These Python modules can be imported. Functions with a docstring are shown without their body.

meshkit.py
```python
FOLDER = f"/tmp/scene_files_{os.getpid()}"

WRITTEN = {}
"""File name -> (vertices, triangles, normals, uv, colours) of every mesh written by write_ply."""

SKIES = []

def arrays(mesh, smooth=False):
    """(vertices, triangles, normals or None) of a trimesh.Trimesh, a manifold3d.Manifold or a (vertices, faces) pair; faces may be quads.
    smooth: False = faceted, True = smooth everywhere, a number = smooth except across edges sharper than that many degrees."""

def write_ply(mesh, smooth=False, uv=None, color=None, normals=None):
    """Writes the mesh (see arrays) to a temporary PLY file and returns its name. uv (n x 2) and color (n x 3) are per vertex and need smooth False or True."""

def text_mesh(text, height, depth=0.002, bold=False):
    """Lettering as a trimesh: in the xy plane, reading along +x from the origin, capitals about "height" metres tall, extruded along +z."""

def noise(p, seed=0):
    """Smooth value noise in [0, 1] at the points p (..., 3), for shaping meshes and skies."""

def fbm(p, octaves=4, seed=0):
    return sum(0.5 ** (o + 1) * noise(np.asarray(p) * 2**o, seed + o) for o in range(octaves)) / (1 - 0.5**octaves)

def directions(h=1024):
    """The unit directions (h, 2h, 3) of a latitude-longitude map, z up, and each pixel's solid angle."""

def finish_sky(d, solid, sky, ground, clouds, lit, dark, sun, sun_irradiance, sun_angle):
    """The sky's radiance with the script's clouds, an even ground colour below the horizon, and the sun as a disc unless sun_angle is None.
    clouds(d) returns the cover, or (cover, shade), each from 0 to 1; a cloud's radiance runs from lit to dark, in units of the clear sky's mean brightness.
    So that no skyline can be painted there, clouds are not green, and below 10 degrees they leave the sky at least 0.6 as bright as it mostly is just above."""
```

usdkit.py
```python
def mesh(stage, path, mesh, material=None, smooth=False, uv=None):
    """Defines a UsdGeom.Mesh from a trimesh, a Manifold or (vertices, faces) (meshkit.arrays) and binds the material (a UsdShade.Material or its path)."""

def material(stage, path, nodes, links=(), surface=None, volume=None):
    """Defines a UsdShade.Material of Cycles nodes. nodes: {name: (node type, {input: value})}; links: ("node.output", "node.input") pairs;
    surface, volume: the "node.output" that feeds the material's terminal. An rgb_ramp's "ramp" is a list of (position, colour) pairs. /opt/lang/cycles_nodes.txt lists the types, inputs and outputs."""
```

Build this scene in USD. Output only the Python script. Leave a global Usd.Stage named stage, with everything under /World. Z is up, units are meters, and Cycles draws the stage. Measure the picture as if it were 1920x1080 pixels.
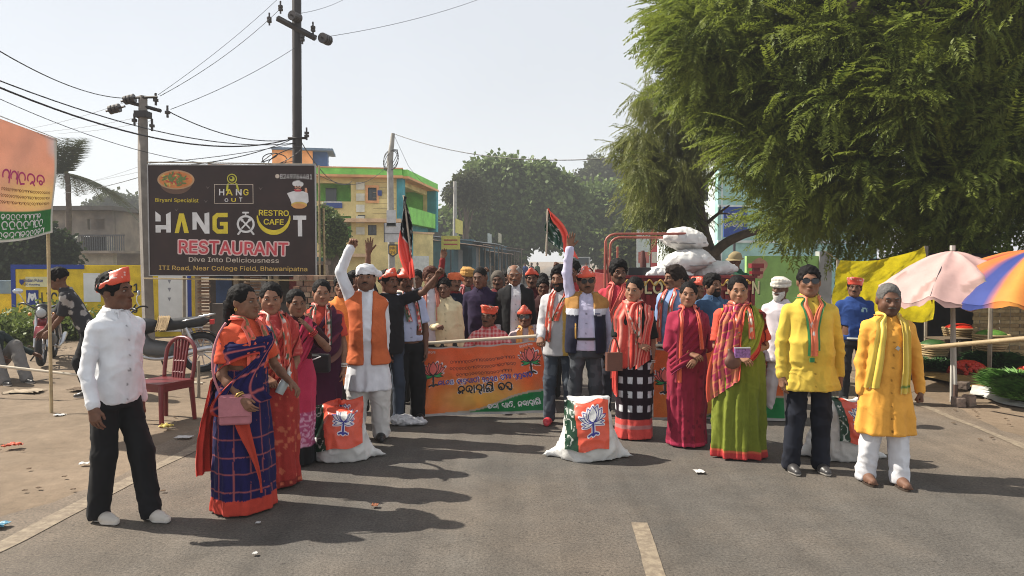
import math, random
import numpy as np, trimesh, manifold3d, usdkit, meshkit
from pxr import Usd, UsdGeom, UsdLux, UsdShade, Gf, Sdf, Vt
from shapely.geometry import Polygon, LineString, Point, box as sbox
from shapely.ops import unary_union
from shapely import affinity

stage = Usd.Stage.CreateInMemory()
UsdGeom.SetStageUpAxis(stage, 'Z')
UsdGeom.SetStageMetersPerUnit(stage, 1.0)
UsdGeom.Xform.Define(stage, '/World')
UsdGeom.Scope.Define(stage, '/World/Looks')
# ---------------------------------------------------------------- camera, sky, sun, exposure
F, CH, PITCH = 1400.0, 1.70, math.atan(50 / 1400.0)
cam = UsdGeom.Camera.Define(stage, '/World/camera')
cam.CreateHorizontalApertureAttr(36.0)
cam.CreateFocalLengthAttr(36.0 * F / 1920)
cam.CreateClippingRangeAttr(Gf.Vec2f(0.1, 5000))
cam.AddTranslateOp().Set(Gf.Vec3d(0, 0, CH))
cam.AddRotateXOp().Set(90 - math.degrees(PITCH))
cam.CreateExposureAttr(1.15)
SUN_DIR = np.array([-1.0, 0.24, 0.0]); SUN_DIR /= np.linalg.norm(SUN_DIR)
SUN_EL = math.radians(45)
HAZE_D = 0.0011
sunv = np.array([SUN_DIR[0] * math.cos(SUN_EL), SUN_DIR[1] * math.cos(SUN_EL), math.sin(SUN_EL)])
dome = UsdLux.DomeLight.Define(stage, '/World/sky')
sky_mat = usdkit.material(stage, '/World/Looks/sky_look', {
    's': ('sky_texture', {'sky_type': 'single_scattering', 'sun_disc': False, 'sun_elevation': SUN_EL, 'sun_rotation': math.atan2(sunv[0], sunv[1]),
                          'air_density': 1.0, 'aerosol_density': 1.5, 'ozone_density': 1.0}),
    'tc': ('texture_coordinate', {}), 'xyz': ('separate_xyz', {}), 'n': ('noise_texture', {'scale': 2.2, 'detail': 4.0}),
    'rp': ('rgb_ramp', {'ramp': [(0.0, (3.80, 3.82, 3.86)), (.10, (3.66, 3.72, 3.80)), (.30, (3.45, 3.54, 3.66)), (1.0, (2.9, 3.0, 3.2))]}),
    'm': ('mix_color', {'fac': .86, 'use_clamp': False}),
    'nr': ('map_range', {'from_min': .3, 'from_max': .7, 'to_min': .96, 'to_max': 1.04, 'clamp': True}), 'cc': ('combine_color', {'color_type': 'rgb'}),
    'm2': ('mix_color', {'blend_type': 'multiply', 'fac': 1.0, 'use_clamp': False}),
    'b': ('background_shader', {'strength': 0.10})},
    [('tc.generated', 'xyz.vector'), ('tc.generated', 'n.vector'), ('xyz.z', 'rp.fac'), ('s.color', 'm.a'), ('rp.color', 'm.b'),
     ('n.fac', 'nr.value'), ('nr.result', 'cc.r'), ('nr.result', 'cc.g'), ('nr.result', 'cc.b'), ('m.result', 'm2.a'), ('cc.color', 'm2.b'), ('m2.result', 'b.color')], surface='b.background')
UsdShade.MaterialBindingAPI.Apply(dome.GetPrim()).Bind(sky_mat)
dome.GetPrim().SetCustomDataByKey('kind', 'structure')
sun = UsdLux.DistantLight.Define(stage, '/World/sun')
sun.CreateNormalizeAttr(True); sun.CreateIntensityAttr(1.10); sun.CreateAngleAttr(0.6)
sun.CreateColorAttr(Gf.Vec3f(1.0, 0.93, 0.82))
_q = trimesh.geometry.align_vectors([0, 0, 1], sunv)
sun.AddTransformOp().Set(Gf.Matrix4d(*_q.T.ravel().tolist()))
# ---------------------------------------------------------------- pixels to places
_c, _s = math.cos(PITCH), math.sin(PITCH)
def ray(px, py):
    x, y = (px - 960) / F, (540 - py) / F
    return np.array([x, _c + y * _s, -_s + y * _c])
def G(px, py, z=0.0):
    d = ray(px, py); return np.array([0, 0, CH]) + d * ((z - CH) / d[2])
def W(px, py, Y):
    d = ray(px, py); return np.array([0, 0, CH]) + d * (Y / d[1])
RD = np.array([0.064, 1.0, 0]); RD /= np.linalg.norm(RD)          # the road's direction
RN = np.array([RD[1], -RD[0], 0])                                  # to its right
# ---------------------------------------------------------------- things and parts
_names = {}
ORG = {}
def numbered(path):
    n = _names.get(path, 0); _names[path] = n + 1
    return path if n == 0 else f'{path}_{n:03d}'
def tag(p, label=None, cat=None, group=None, kind=None):
    for k, v in (('label', label), ('category', cat), ('group', group), ('kind', kind)):
        if v: p.SetCustomDataByKey(k, v)
def thing(name, label, cat, loc=(0, 0, 0), rotz=0.0, group=None, kind=None):
    path = numbered('/World/' + name)
    x = UsdGeom.Xform.Define(stage, path)
    x.AddTranslateOp().Set(Gf.Vec3d(*map(float, loc)))
    if rotz: x.AddRotateZOp().Set(math.degrees(rotz))
    ORG[path] = (np.array(loc, float), float(rotz))
    tag(x.GetPrim(), label, cat, group, kind)
    return path
def copy_of(src, loc, rotz, label, group=None):
    pr = stage.GetPrimAtPath(src); cd = pr.GetCustomData()
    base = '/World/' + pr.GetName()
    p = thing(pr.GetName(), label, cd['category'], loc, rotz, group or cd.get('group'))
    q = stage.GetPrimAtPath(p); q.GetReferences().AddInternalReference(src); q.SetInstanceable(True)
    return p
def _tri(m, world, parent):
    if hasattr(m, 'to_mesh'):
        t = m.to_mesh(); m = (np.array(t.vert_properties[:, :3]), np.array(t.tri_verts))
    if isinstance(m, trimesh.Trimesh): m = (np.array(m.vertices), np.array(m.faces))
    v, f = np.asarray(m[0], float), np.asarray(m[1], int)
    if f.shape[1] == 4: f = np.vstack([f[:, [0, 1, 2]], f[:, [0, 2, 3]]])
    if world:
        root = '/'.join(parent.split('/')[:3])
        o, r = ORG.get(root, (np.zeros(3), 0.0)); v = v - o
        if r:
            c, s = math.cos(r), math.sin(r); v = v @ np.array([[c, -s, 0], [s, c, 0], [0, 0, 1]])
    return v, f
def part(parent, name, m, mat, smooth=False, col=None, world=True, label=None, kind=None, uv=None):
    """One mesh as a part of parent; col is an (n,3) array of vertex colours (printed cloth, skin)."""
    v, f = _tri(m, world, parent)
    path = numbered(parent + '/' + name)
    if col is not None and smooth is not False: smooth = True
    g = usdkit.mesh(stage, path, (v, f), mat, smooth=smooth, uv=uv)
    if col is not None:
        UsdGeom.PrimvarsAPI(g).CreatePrimvar('col', Sdf.ValueTypeNames.Color3fArray, 'vertex').Set(Vt.Vec3fArray.FromNumpy(np.asarray(col, np.float32)))
    tag(g.GetPrim(), label, kind=kind)
    return path
def single(name, m, mat, label=None, cat=None, group=None, kind=None, smooth=False, col=None, uv=None):
    p = part('/World', name, m, mat, smooth, col, False, uv=uv)
    tag(stage.GetPrimAtPath(p), label, cat, group, kind)
    return p
# ---------------------------------------------------------------- materials
_mats = {}
def lin(r, g, b):                                               # sRGB 0-255 to linear
    return tuple(((x / 255 + 0.055) / 1.055) ** 2.4 if x > 10 else x / 255 / 12.92 for x in (r, g, b))
def mat(name, color=(.5, .5, .5), rough=.7, vary=.15, scale=6.0, bump=0.0, bscale=40.0, metal=0.0, spec=.4, coord='object', tint=None, sheen=0.0, transl=0.0):
    """A plain material whose colour wanders a little; the colours come from col when color is None."""
    if name in _mats: return _mats[name]
    n = {'tc': ('texture_coordinate', {}), 'n': ('noise_texture', {'scale': scale, 'detail': 5.0, 'roughness': .6}),
         'p': ('principled_bsdf', {'roughness': rough, 'metallic': metal, 'specular_ior_level': spec, 'sheen_weight': sheen})}
    l = [('tc.object', 'n.vector')]
    n['r'] = ('map_range', {'from_min': .3, 'from_max': .7, 'to_min': 1 - vary, 'to_max': 1 + vary, 'clamp': True})
    n['m'] = ('mix_color', {'blend_type': 'multiply', 'fac': 1.0, 'use_clamp': False})
    l += [('n.fac', 'r.value'), ('r.result', 'cc.r'), ('r.result', 'cc.g'), ('r.result', 'cc.b'), ('cc.color', 'm.b'), ('m.result', 'p.base_color')]
    n['cc'] = ('combine_color', {'color_type': 'rgb'})
    if color is None:
        n['a'] = ('attribute', {'attribute': 'col'}); l.append(('a.color', 'm.a'))
    elif tint is not None:
        n['n2'] = ('noise_texture', {'scale': scale * .37, 'detail': 4.0})
        n['rp'] = ('rgb_ramp', {'ramp': [(.35, color), (.65, tint)]})
        l += [('tc.object', 'n2.vector'), ('n2.fac', 'rp.fac'), ('rp.color', 'm.a')]
    else:
        n['m'][1]['a'] = color
    if bump:
        n['bn'] = ('noise_texture', {'scale': bscale, 'detail': 4.0})
        n['bp'] = ('bump', {'strength': bump, 'distance': .02})
        l += [('tc.object', 'bn.vector'), ('bn.fac', 'bp.height'), ('bp.normal', 'p.normal')]
    out = 'p.BSDF'
    if transl:
        n['t'] = ('translucent_bsdf', {}); n['x'] = ('mix_closure', {'fac': transl})
        l += [('m.result', 't.color'), ('p.BSDF', 'x.closure1'), ('t.BSDF', 'x.closure2')]; out = 'x.closure'
    _mats[name] = usdkit.material(stage, '/World/Looks/' + name, n, l, surface=out)
    return _mats[name]
# ---------------------------------------------------------------- mesh makers
def bx(c, s, rz=0.0, rot=None):
    m = trimesh.creation.box(s)
    if rot is not None: m.apply_transform(rot)
    if rz: m.apply_transform(trimesh.transformations.rotation_matrix(rz, [0, 0, 1]))
    m.apply_translation(c); return m
def cat(ms):
    ms = [m if isinstance(m, trimesh.Trimesh) else trimesh.Trimesh(*_tri(m, False, ''), process=False) for m in ms]
    return trimesh.util.concatenate(ms)
def tube(pts, r, n=8, caps=True):
    p = np.asarray(pts, float); k = len(p)
    r = np.broadcast_to(np.asarray(r, float), (k,))
    t = np.gradient(p, axis=0); t /= np.linalg.norm(t, axis=1, keepdims=True) + 1e-12
    up = np.array([0, 0, 1.0]) if abs(t[:, 2]).mean() < .9 else np.array([1.0, 0, 0])
    a = np.cross(t, up); a /= np.linalg.norm(a, axis=1, keepdims=True) + 1e-12
    b = np.cross(t, a); an = np.arange(n) * 2 * np.pi / n
    v = (p[:, None] + r[:, None, None] * (np.cos(an)[None, :, None] * a[:, None] + np.sin(an)[None, :, None] * b[:, None])).reshape(-1, 3)
    i, j = np.meshgrid(np.arange(k - 1), np.arange(n), indexing='ij')
    q = np.stack([i * n + j, i * n + (j + 1) % n, (i + 1) * n + (j + 1) % n, (i + 1) * n + j], -1).reshape(-1, 4)
    f = np.vstack([q[:, [0, 1, 2]], q[:, [0, 2, 3]]])
    if caps:
        v = np.vstack([v, p[0], p[-1]]); e = len(v)
        jj = np.arange(n); z = np.zeros(n, int)
        f = np.vstack([f, np.stack([z + e - 2, (jj + 1) % n, jj], 1), np.stack([z + e - 1, (k - 1) * n + jj, (k - 1) * n + (jj + 1) % n], 1)])
    return trimesh.Trimesh(v, f[:, ::-1], process=False)
def spline(pts, n=40):
    from scipy.interpolate import CubicSpline
    p = np.asarray(pts, float)
    if len(p) < 3: return np.linspace(p[0], p[-1], n)
    s = np.r_[0, np.cumsum(np.linalg.norm(np.diff(p, axis=0), axis=1) + 1e-9)]
    return CubicSpline(s, p)(np.linspace(0, s[-1], n))
def sag(a, b, drop, n=24):
    t = np.linspace(0, 1, n)[:, None]; p = np.asarray(a) * (1 - t) + np.asarray(b) * t
    p[:, 2] -= (4 * drop * t * (1 - t))[:, 0]; return p
def grid(P, closed_u=False):
    """P (nu, nv, 3) to (vertices, quads)."""
    nu, nv = P.shape[:2]
    I, J = np.meshgrid(np.arange(nu if closed_u else nu - 1), np.arange(nv - 1), indexing='ij')
    a = I * nv + J; b = ((I + 1) % nu) * nv + J
    return P.reshape(-1, 3), np.stack([a, b, b + 1, a + 1], -1).reshape(-1, 4)
def sheet(P, th=.004):
    """A cloth sheet from a grid of points, with a thickness."""
    nu, nv = P.shape[:2]
    n = np.cross(np.gradient(P, axis=0), np.gradient(P, axis=1)); n /= np.linalg.norm(n, axis=2, keepdims=True) + 1e-12
    v, q = grid(P); m = len(v)
    v2 = (P + n * th).reshape(-1, 3)
    i0, i1 = np.arange(nu), np.arange(nv)
    def rim(idx): a, b = idx[:-1], idx[1:]; return np.stack([a, b, b + m, a + m], 1)
    r = [rim(i0 * nv)[:, ::-1], rim(i0 * nv + nv - 1), rim(i1), rim((nu - 1) * nv + i1)[:, ::-1]]
    return np.vstack([v, v2]), np.vstack([q[:, ::-1], q + m] + r)
def extr(poly, d):
    gs = [g for g in getattr(poly, 'geoms', [poly]) if g.area > 1e-7]
    return trimesh.util.concatenate([trimesh.creation.extrude_polygon(g, d, engine='earcut') for g in gs])
def flat(poly, maxe=None):
    """A flat triangulated print of a polygon in the xy plane."""
    ms = []
    for g in getattr(poly, 'geoms', [poly]):
        if g.area < 1e-8: continue
        v, f = trimesh.creation.triangulate_polygon(g, engine='earcut')
        v = np.c_[v, np.zeros(len(v))]
        if maxe: v, f = trimesh.remesh.subdivide_to_size(v, f, maxe, max_iter=12)
        ms.append(trimesh.Trimesh(v, f, process=False))
    return trimesh.util.concatenate(ms)
_txt = {}
def text_poly(s, h, bold=True):
    """Lettering as a shapely polygon, h metres tall, reading along +x."""
    if (s, bold) not in _txt:
        m = meshkit.text_mesh(s, 1.0, .1, bold)
        top = m.faces[(m.face_normals[:, 2] > .9)]
        tris = [Polygon(m.vertices[t][:, :2]) for t in top]
        _txt[s, bold] = unary_union([t.buffer(.002) for t in tris if t.area > 1e-9])
    return affinity.scale(_txt[s, bold], h, h, origin=(0, 0))
def plane_map(O, U, V):
    """2-D prints on a plane: O + x U + y V, U and V unit vectors; z goes along U x V."""
    O, U, V = (np.asarray(x, float) for x in (O, U, V)); N = np.cross(U, V)
    return lambda m, off=.003: trimesh.Trimesh(O + m.vertices[:, :1] * U + m.vertices[:, 1:2] * V + (m.vertices[:, 2:3] + off) * N, m.faces, process=False)
def put(poly, x, y, ang=0, centre=False, sx=1.0):
    if centre:
        a, b, c, d = poly.bounds; poly = affinity.translate(poly, -(a + c) / 2, -(b + d) / 2)
    if sx != 1.0: poly = affinity.scale(poly, sx, 1, origin=(0, 0))
    if ang: poly = affinity.rotate(poly, ang, origin=(0, 0))
    return affinity.translate(poly, x, y)
def fitw(poly, w, h=None):
    a, b, c, d = poly.bounds
    return affinity.scale(affinity.translate(poly, -a, -b), w / (c - a), (h / (d - b)) if h else w / (c - a), origin=(0, 0))
# ---------------------------------------------------------------- signed distance modelling
class Field:
    def __init__(s, lo, hi, h):
        s.h = h; s.lo = np.asarray(lo, float) - 3 * h; n = np.ceil((np.asarray(hi) + 3 * h - s.lo) / h).astype(int) + 1
        s.ax = [s.lo[i] + h * np.arange(n[i]) for i in range(3)]
        s.D = np.full(n, .25, np.float32)
    def op(s, fn, lo, hi, k=.02, mode='u'):
        pad = max(k, .01) + 2.5 * s.h
        sl = []
        for i in range(3):
            a = max(0, int((lo[i] - pad - s.lo[i]) / s.h)); b = min(len(s.ax[i]), int((hi[i] + pad - s.lo[i]) / s.h) + 2)
            if b <= a: return
            sl.append(slice(a, b))
        X, Y, Z = s.ax[0][sl[0]][:, None, None], s.ax[1][sl[1]][None, :, None], s.ax[2][sl[2]][None, None, :]
        d = fn(X, Y, Z); A = s.D[tuple(sl)]
        if mode == 'u':
            q = np.maximum(k - np.abs(A - d), 0) / k; r = np.minimum(A, d) - q * q * k * .25
        elif mode == 'c':
            q = np.maximum(k - np.abs(A + d), 0) / k; r = np.maximum(A, -d) + q * q * k * .25
        else:
            r = np.maximum(A, d)
        s.D[tuple(sl)] = r
    def cone(s, a, b, ra, rb, k=.03, mode='u'):
        a, b = np.asarray(a, float), np.asarray(b, float); ab = b - a; L2 = ab @ ab + 1e-12
        def fn(X, Y, Z):
            t = np.clip(((X - a[0]) * ab[0] + (Y - a[1]) * ab[1] + (Z - a[2]) * ab[2]) / L2, 0, 1)
            return np.sqrt((X - a[0] - t * ab[0]) ** 2 + (Y - a[1] - t * ab[1]) ** 2 + (Z - a[2] - t * ab[2]) ** 2) - (ra + t * (rb - ra))
        R = max(ra, rb); s.op(fn, np.minimum(a, b) - R, np.maximum(a, b) + R, k, mode)
    def ell(s, c, r, k=.02, mode='u', ry=0.0):
        c, r = np.asarray(c, float), np.asarray(r, float); m = r.min()
        def fn(X, Y, Z):
            q = np.sqrt(((X - c[0]) / r[0]) ** 2 + ((Y - c[1]) / r[1]) ** 2 + ((Z - c[2]) / r[2]) ** 2)
            return (q - 1) * m
        s.op(fn, c - r, c + r, k, mode)
    def loft(s, T, off=0.0, zlo=None, zhi=None, k=.03, mode='u', fold=None, p=2.3):
        T = np.asarray(T, float); z0 = T[0, 0] if zlo is None else zlo; z1 = T[-1, 0] if zhi is None else zhi
        A = T[:, 1].max() + off + .06; B = T[:, 2].max() + off + .06
        def fn(X, Y, Z):
            z = Z.ravel(); a, b, x0, y0 = (np.interp(z, T[:, 0], T[:, i])[None, None, :] for i in (1, 2, 3, 4))
            a = a + off; b = b + off
            x, y = X - x0, Y - y0
            q = (np.abs(x / a) ** p + np.abs(y / b) ** p) ** (1 / p)
            m = np.minimum(a, b)
            if fold is not None: q = q - fold(np.arctan2(y, x), Z)
            d = (q - 1) * m
            return np.maximum(np.maximum(d, z0 - Z), Z - z1)
        lo = [T[:, 3].min() - A, T[:, 4].min() - B, z0]; hi = [T[:, 3].max() + A, T[:, 4].max() + B, z1]
        s.op(fn, lo, hi, k, mode)
    def mesh(s):
        D, h = s.D, s.h
        S = D < 0
        n0, n1, n2 = D.shape
        cs = np.zeros((n0 - 1, n1 - 1, n2 - 1), np.int8)
        for i, j, k in np.ndindex(2, 2, 2): cs += S[i:n0 - 1 + i, j:n1 - 1 + j, k:n2 - 1 + k]
        cells = np.argwhere((cs > 0) & (cs < 8))
        if len(cells) == 0: return np.zeros((0, 3)), np.zeros((0, 4), int)
        acc = np.zeros((len(cells), 3)); cnt = np.zeros(len(cells))
        cor = [np.array(c) for c in np.ndindex(2, 2, 2)]
        val = [D[tuple((cells + c).T)].astype(float) for c in cor]
        for i in range(8):
            for j in range(i + 1, 8):
                if np.abs(cor[i] - cor[j]).sum() != 1: continue
                m = (val[i] < 0) != (val[j] < 0)
                t = val[i][m] / (val[i][m] - val[j][m])
                acc[m] += cor[i] + t[:, None] * (cor[j] - cor[i]); cnt[m] += 1
        v = s.lo + h * (cells + acc / cnt[:, None])
        idx = np.full(cs.shape, -1, np.int64); idx[tuple(cells.T)] = np.arange(len(cells))
        Q = []
        for a in range(3):
            b, c = (a + 1) % 3, (a + 2) % 3
            sl0 = [slice(1, -1)] * 3; sl0[a] = slice(0, -1); sl1 = [slice(1, -1)] * 3; sl1[a] = slice(1, None)
            e = np.argwhere(S[tuple(sl0)] != S[tuple(sl1)])
            if not len(e): continue
            o = np.ones(3, int); o[a] = 0; e = e + o
            fl = S[tuple(e.T)]
            eb, ec = np.zeros(3, int), np.zeros(3, int); eb[b] = 1; ec[c] = 1
            q = np.stack([idx[tuple((e - eb - ec).T)], idx[tuple((e - ec).T)], idx[tuple(e.T)], idx[tuple((e - eb).T)]], 1)
            q[~fl] = q[~fl][:, ::-1]; Q.append(q)
        q = np.vstack(Q); q = q[(q >= 0).all(1)]
        return v, q
def vnorm(v, q):
    f = np.vstack([q[:, [0, 1, 2]], q[:, [0, 2, 3]]]) if q.shape[1] == 4 else q
    n = np.zeros_like(v); fn = np.cross(v[f[:, 1]] - v[f[:, 0]], v[f[:, 2]] - v[f[:, 0]])
    for k in range(3): np.add.at(n, f[:, k], fn)
    return n / (np.linalg.norm(n, axis=1, keepdims=True) + 1e-12)
def relax(v, q, n=2, w=.5):
    """A few turns of Laplacian smoothing on a quad mesh."""
    e = np.vstack([q[:, [0, 1]], q[:, [1, 2]], q[:, [2, 3]], q[:, [3, 0]]]); e = np.vstack([e, e[:, ::-1]])
    c = np.bincount(e[:, 0], minlength=len(v))[:, None] + 1e-9
    for _ in range(n):
        s = np.stack([np.bincount(e[:, 0], weights=v[e[:, 1], i], minlength=len(v)) for i in range(3)], 1)
        v = v * (1 - w) + w * s / c
    return v
def join(ms):
    V, Q, C, n = [], [], [], 0
    for v, q, c in ms:
        V.append(v); Q.append(q + n); C.append(np.broadcast_to(np.asarray(c, float), (len(v), 3))); n += len(v)
    return np.vstack(V), np.vstack(Q), np.vstack(C)
# ---------------------------------------------------------------- people: heads, hands and clothes are shaped as distance fields
SKIN = mat('skin', None, .62, .16, 28, bump=.08, bscale=220, spec=.25)
CLOTH = mat('cloth', None, .85, .10, 9, bump=.10, bscale=420, spec=.15, sheen=.03)
SATIN = mat('satin_cloth', None, .5, .10, 9, bump=.06, bscale=420, spec=.4, sheen=.2)
HAIRM = mat('hair', None, .7, .3, 60, bump=.25, bscale=180, spec=.12)
PLAIN = mat('smooth_printed', None, .4, .05, 9, spec=.45)
GLASSY = mat('dark_lens', (.008, .008, .01), .12, .05, spec=.6)
def rgb(r, g, b):
    c = np.array(lin(r, g, b)); return (c * .86 + c.mean() * .14) * .80
_cache = {}
def head_mesh(kind):
    """The head and neck, chin to crown 0.23 m, facing -y, its origin between the ears."""
    if ('head', kind) in _cache: return _cache['head', kind]
    fem, thin, fat = kind == 'f', kind == 'thin', kind == 'fat'
    f = Field((-.095, -.12, -.21), (.095, .125, .125), .0062)
    w = .94 if fem else 1.05 if fat else .97 if thin else 1.0
    f.ell((0, .018, .032), (.074 * w, .092, .084), .02)
    f.ell((0, -.018, -.03), (.060 * w, .070, .084 if not fem else .080), .035)
    f.cone((-.046 * w, .0, -.055), (-.018, -.056, -.088), .02, .02, .03); f.cone((.046 * w, .0, -.055), (.018, -.056, -.088), .02, .02, .03)
    f.ell((0, -.062, -.094), (.024, .022, .020), .025)
    for s in (-1, 1):
        f.ell((s * .040 * w, -.056, -.022), (.022, .018, .018), .02)
        if fat or fem: f.ell((s * .040, -.045, -.05), (.026, .024, .026), .025)
        if thin: f.ell((s * .050, -.062, -.055), (.016, .018, .022), .02, 'c')
        f.ell((s * .031, -.094, .003), (.019, .019, .012), .014, 'c')
        f.ell((s * .078 * w, .014, -.002), (.011, .021, .033), .012)
        f.ell((s * .013, -.094, -.033), (.0095, .012, .009), .008)
    f.cone((-.036, -.076, .020), (.036, -.076, .020), .011 if not fem else .007, .011 if not fem else .007, .02)
    f.cone((0, -.080, .012), (0, -.106, -.029), .008, .0125 if not fem else .011, .012)
    f.ell((0, -.086, -.056), (.023, .011, .0065), .006); f.ell((0, -.084, -.067), (.020, .012, .008), .006)
    nr = .047 if fem else .062 if fat else .054
    f.cone((0, .016, -.07), (0, .034, -.20), nr, nr + .006, .03)
    v, q = f.mesh(); v = relax(v, q, 1, .4)
    lip = np.exp(-((v[:, 0] / .022) ** 2 + ((v[:, 2] + .061) / .010) ** 2)) * (v[:, 1] < -.07)
    eye = np.exp(-((np.abs(v[:, 0]) - .031) / .020) ** 2 - ((v[:, 2] - .004) / .013) ** 2) * (v[:, 1] < -.05)
    _cache['head', kind] = v, q, lip, eye
    return _cache['head', kind]
POSES = {'relaxed': ((22, 28, 18), .004), 'fist': ((82, 98, 62), 0), 'open': ((2, 6, 4), .012), 'hold': ((50, 62, 34), 0), 'point': ((82, 98, 62), 0), 'flat': ((8, 12, 8), .002)}
def hand_mesh(pose):
    """A person's right hand: wrist at the origin, fingers along +z, thumb towards +x, palm towards -y."""
    if ('hand', pose) in _cache: return _cache['hand', pose]
    f = Field((-.075, -.10, -.02), (.085, .04, .215), .0056)
    (c1, c2, c3), spread = POSES[pose]
    bx_, bz, ln = (.030, .010, -.011, -.030), (.090, .094, .089, .080), (.072, .080, .074, .058)
    f.cone((0, 0, -.02), (0, 0, .02), .027, .026, .02)
    for i in range(4):
        f.cone((bx_[i] * .6, 0, .015), (bx_[i], 0, bz[i]), .0155, .0125, .018)
    for i in range(4):
        cc = (4, 6, 4) if pose == 'point' and i == 0 else (c1, c2, c3)
        p = np.array([bx_[i], 0, bz[i]]); a = 0; dx = (1.5 - i) * spread * 8
        for k, (ang, part_) in enumerate(zip(cc, (.45, .31, .24))):
            a += math.radians(ang + (i - 1) * 3)
            q = p + ln[i] * part_ * np.array([dx, -math.sin(a), math.cos(a)]) ; r0 = .0098 - .0011 * k
            f.cone(p, q, r0, r0 - .0011, .003); p = q
    th = {'fist': [(.028, -.012, .03), (.036, -.036, .062), (.012, -.050, .080)], 'point': [(.028, -.012, .03), (.036, -.036, .062), (.012, -.050, .080)],
          'hold': [(.026, -.010, .03), (.044, -.034, .058), (.034, -.058, .078)], 'open': [(.026, -.004, .028), (.056, -.010, .058), (.078, -.012, .088)]}.get(pose, [(.026, -.006, .028), (.046, -.018, .060), (.048, -.028, .092)])
    f.cone((.012, 0, .012), th[0], .016, .0145, .014); f.cone(th[0], th[1], .0140, .0115, .006); f.cone(th[1], th[2], .0112, .0090, .003)
    v, q = f.mesh(); v = relax(v, q, 1, .3)
    _cache['hand', pose] = v, q
    return v, q
def hair_mesh(style):
    if ('hair', style) in _cache: return _cache['hair', style]
    f = Field((-.115, -.13, -.22), (.115, .19, .15), .0075)
    if style in ('short', 'grey', 'receding', 'thick', 'balding'):
        t = {'thick': .020, 'short': .012, 'grey': .010, 'receding': .008, 'balding': .006}[style]
        f.ell((0, .020, .036), (.074 + t, .092 + t, .082 + t * 1.25), .01)
        if style == 'thick': f.ell((.01, -.045, .098), (.055, .040, .026), .02)
        f.ell((0, -.105, -.012), (.078, .075, .080 if style in ('short', 'thick') else .098), .012, 'c')
        f.op(lambda X, Y, Z: (Z + .028 - .35 * (Y - .0)) + 0 * X, (-.2, -.2, -.3), (.2, .2, .0), .012, 'c')
        if style == 'balding': f.ell((0, -.02, .12), (.06, .085, .05), .012, 'c')
    else:
        f.ell((0, .024, .034), (.083, .099, .090), .01)
        f.ell((0, .070, -.03), (.064, .055, .080), .03)
        f.ell((0, -.100, -.020), (.066, .070, .092), .014, 'c')
        f.op(lambda X, Y, Z: (Z + .075 - .5 * Y) + 0 * X, (-.2, -.2, -.3), (.2, .1, -.0), .012, 'c')
        f.cone((0, -.09, .115), (0, .03, .137), .004, .004, .006, 'c')
        if style == 'bun': f.ell((0, .128, -.01), (.045, .036, .045), .012)
        if style == 'ponytail': f.cone((0, .10, .0), (0, .135, -.06), .040, .035, .02)
        if style == 'braid': f.cone((.02, .10, -.02), (.05, .10, -.17), .036, .024, .02)
    v, q = f.mesh()
    n = vnorm(v, q)
    v = v + n * ((meshkit.noise(v * np.array([150, 60, 60]), 3) - .5) * .006 + (meshkit.noise(v * 45, 5) - .5) * (.016 if style in ('thick', 'short') else .007))[:, None]
    _cache['hair', style] = v, q
    return v, q
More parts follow.
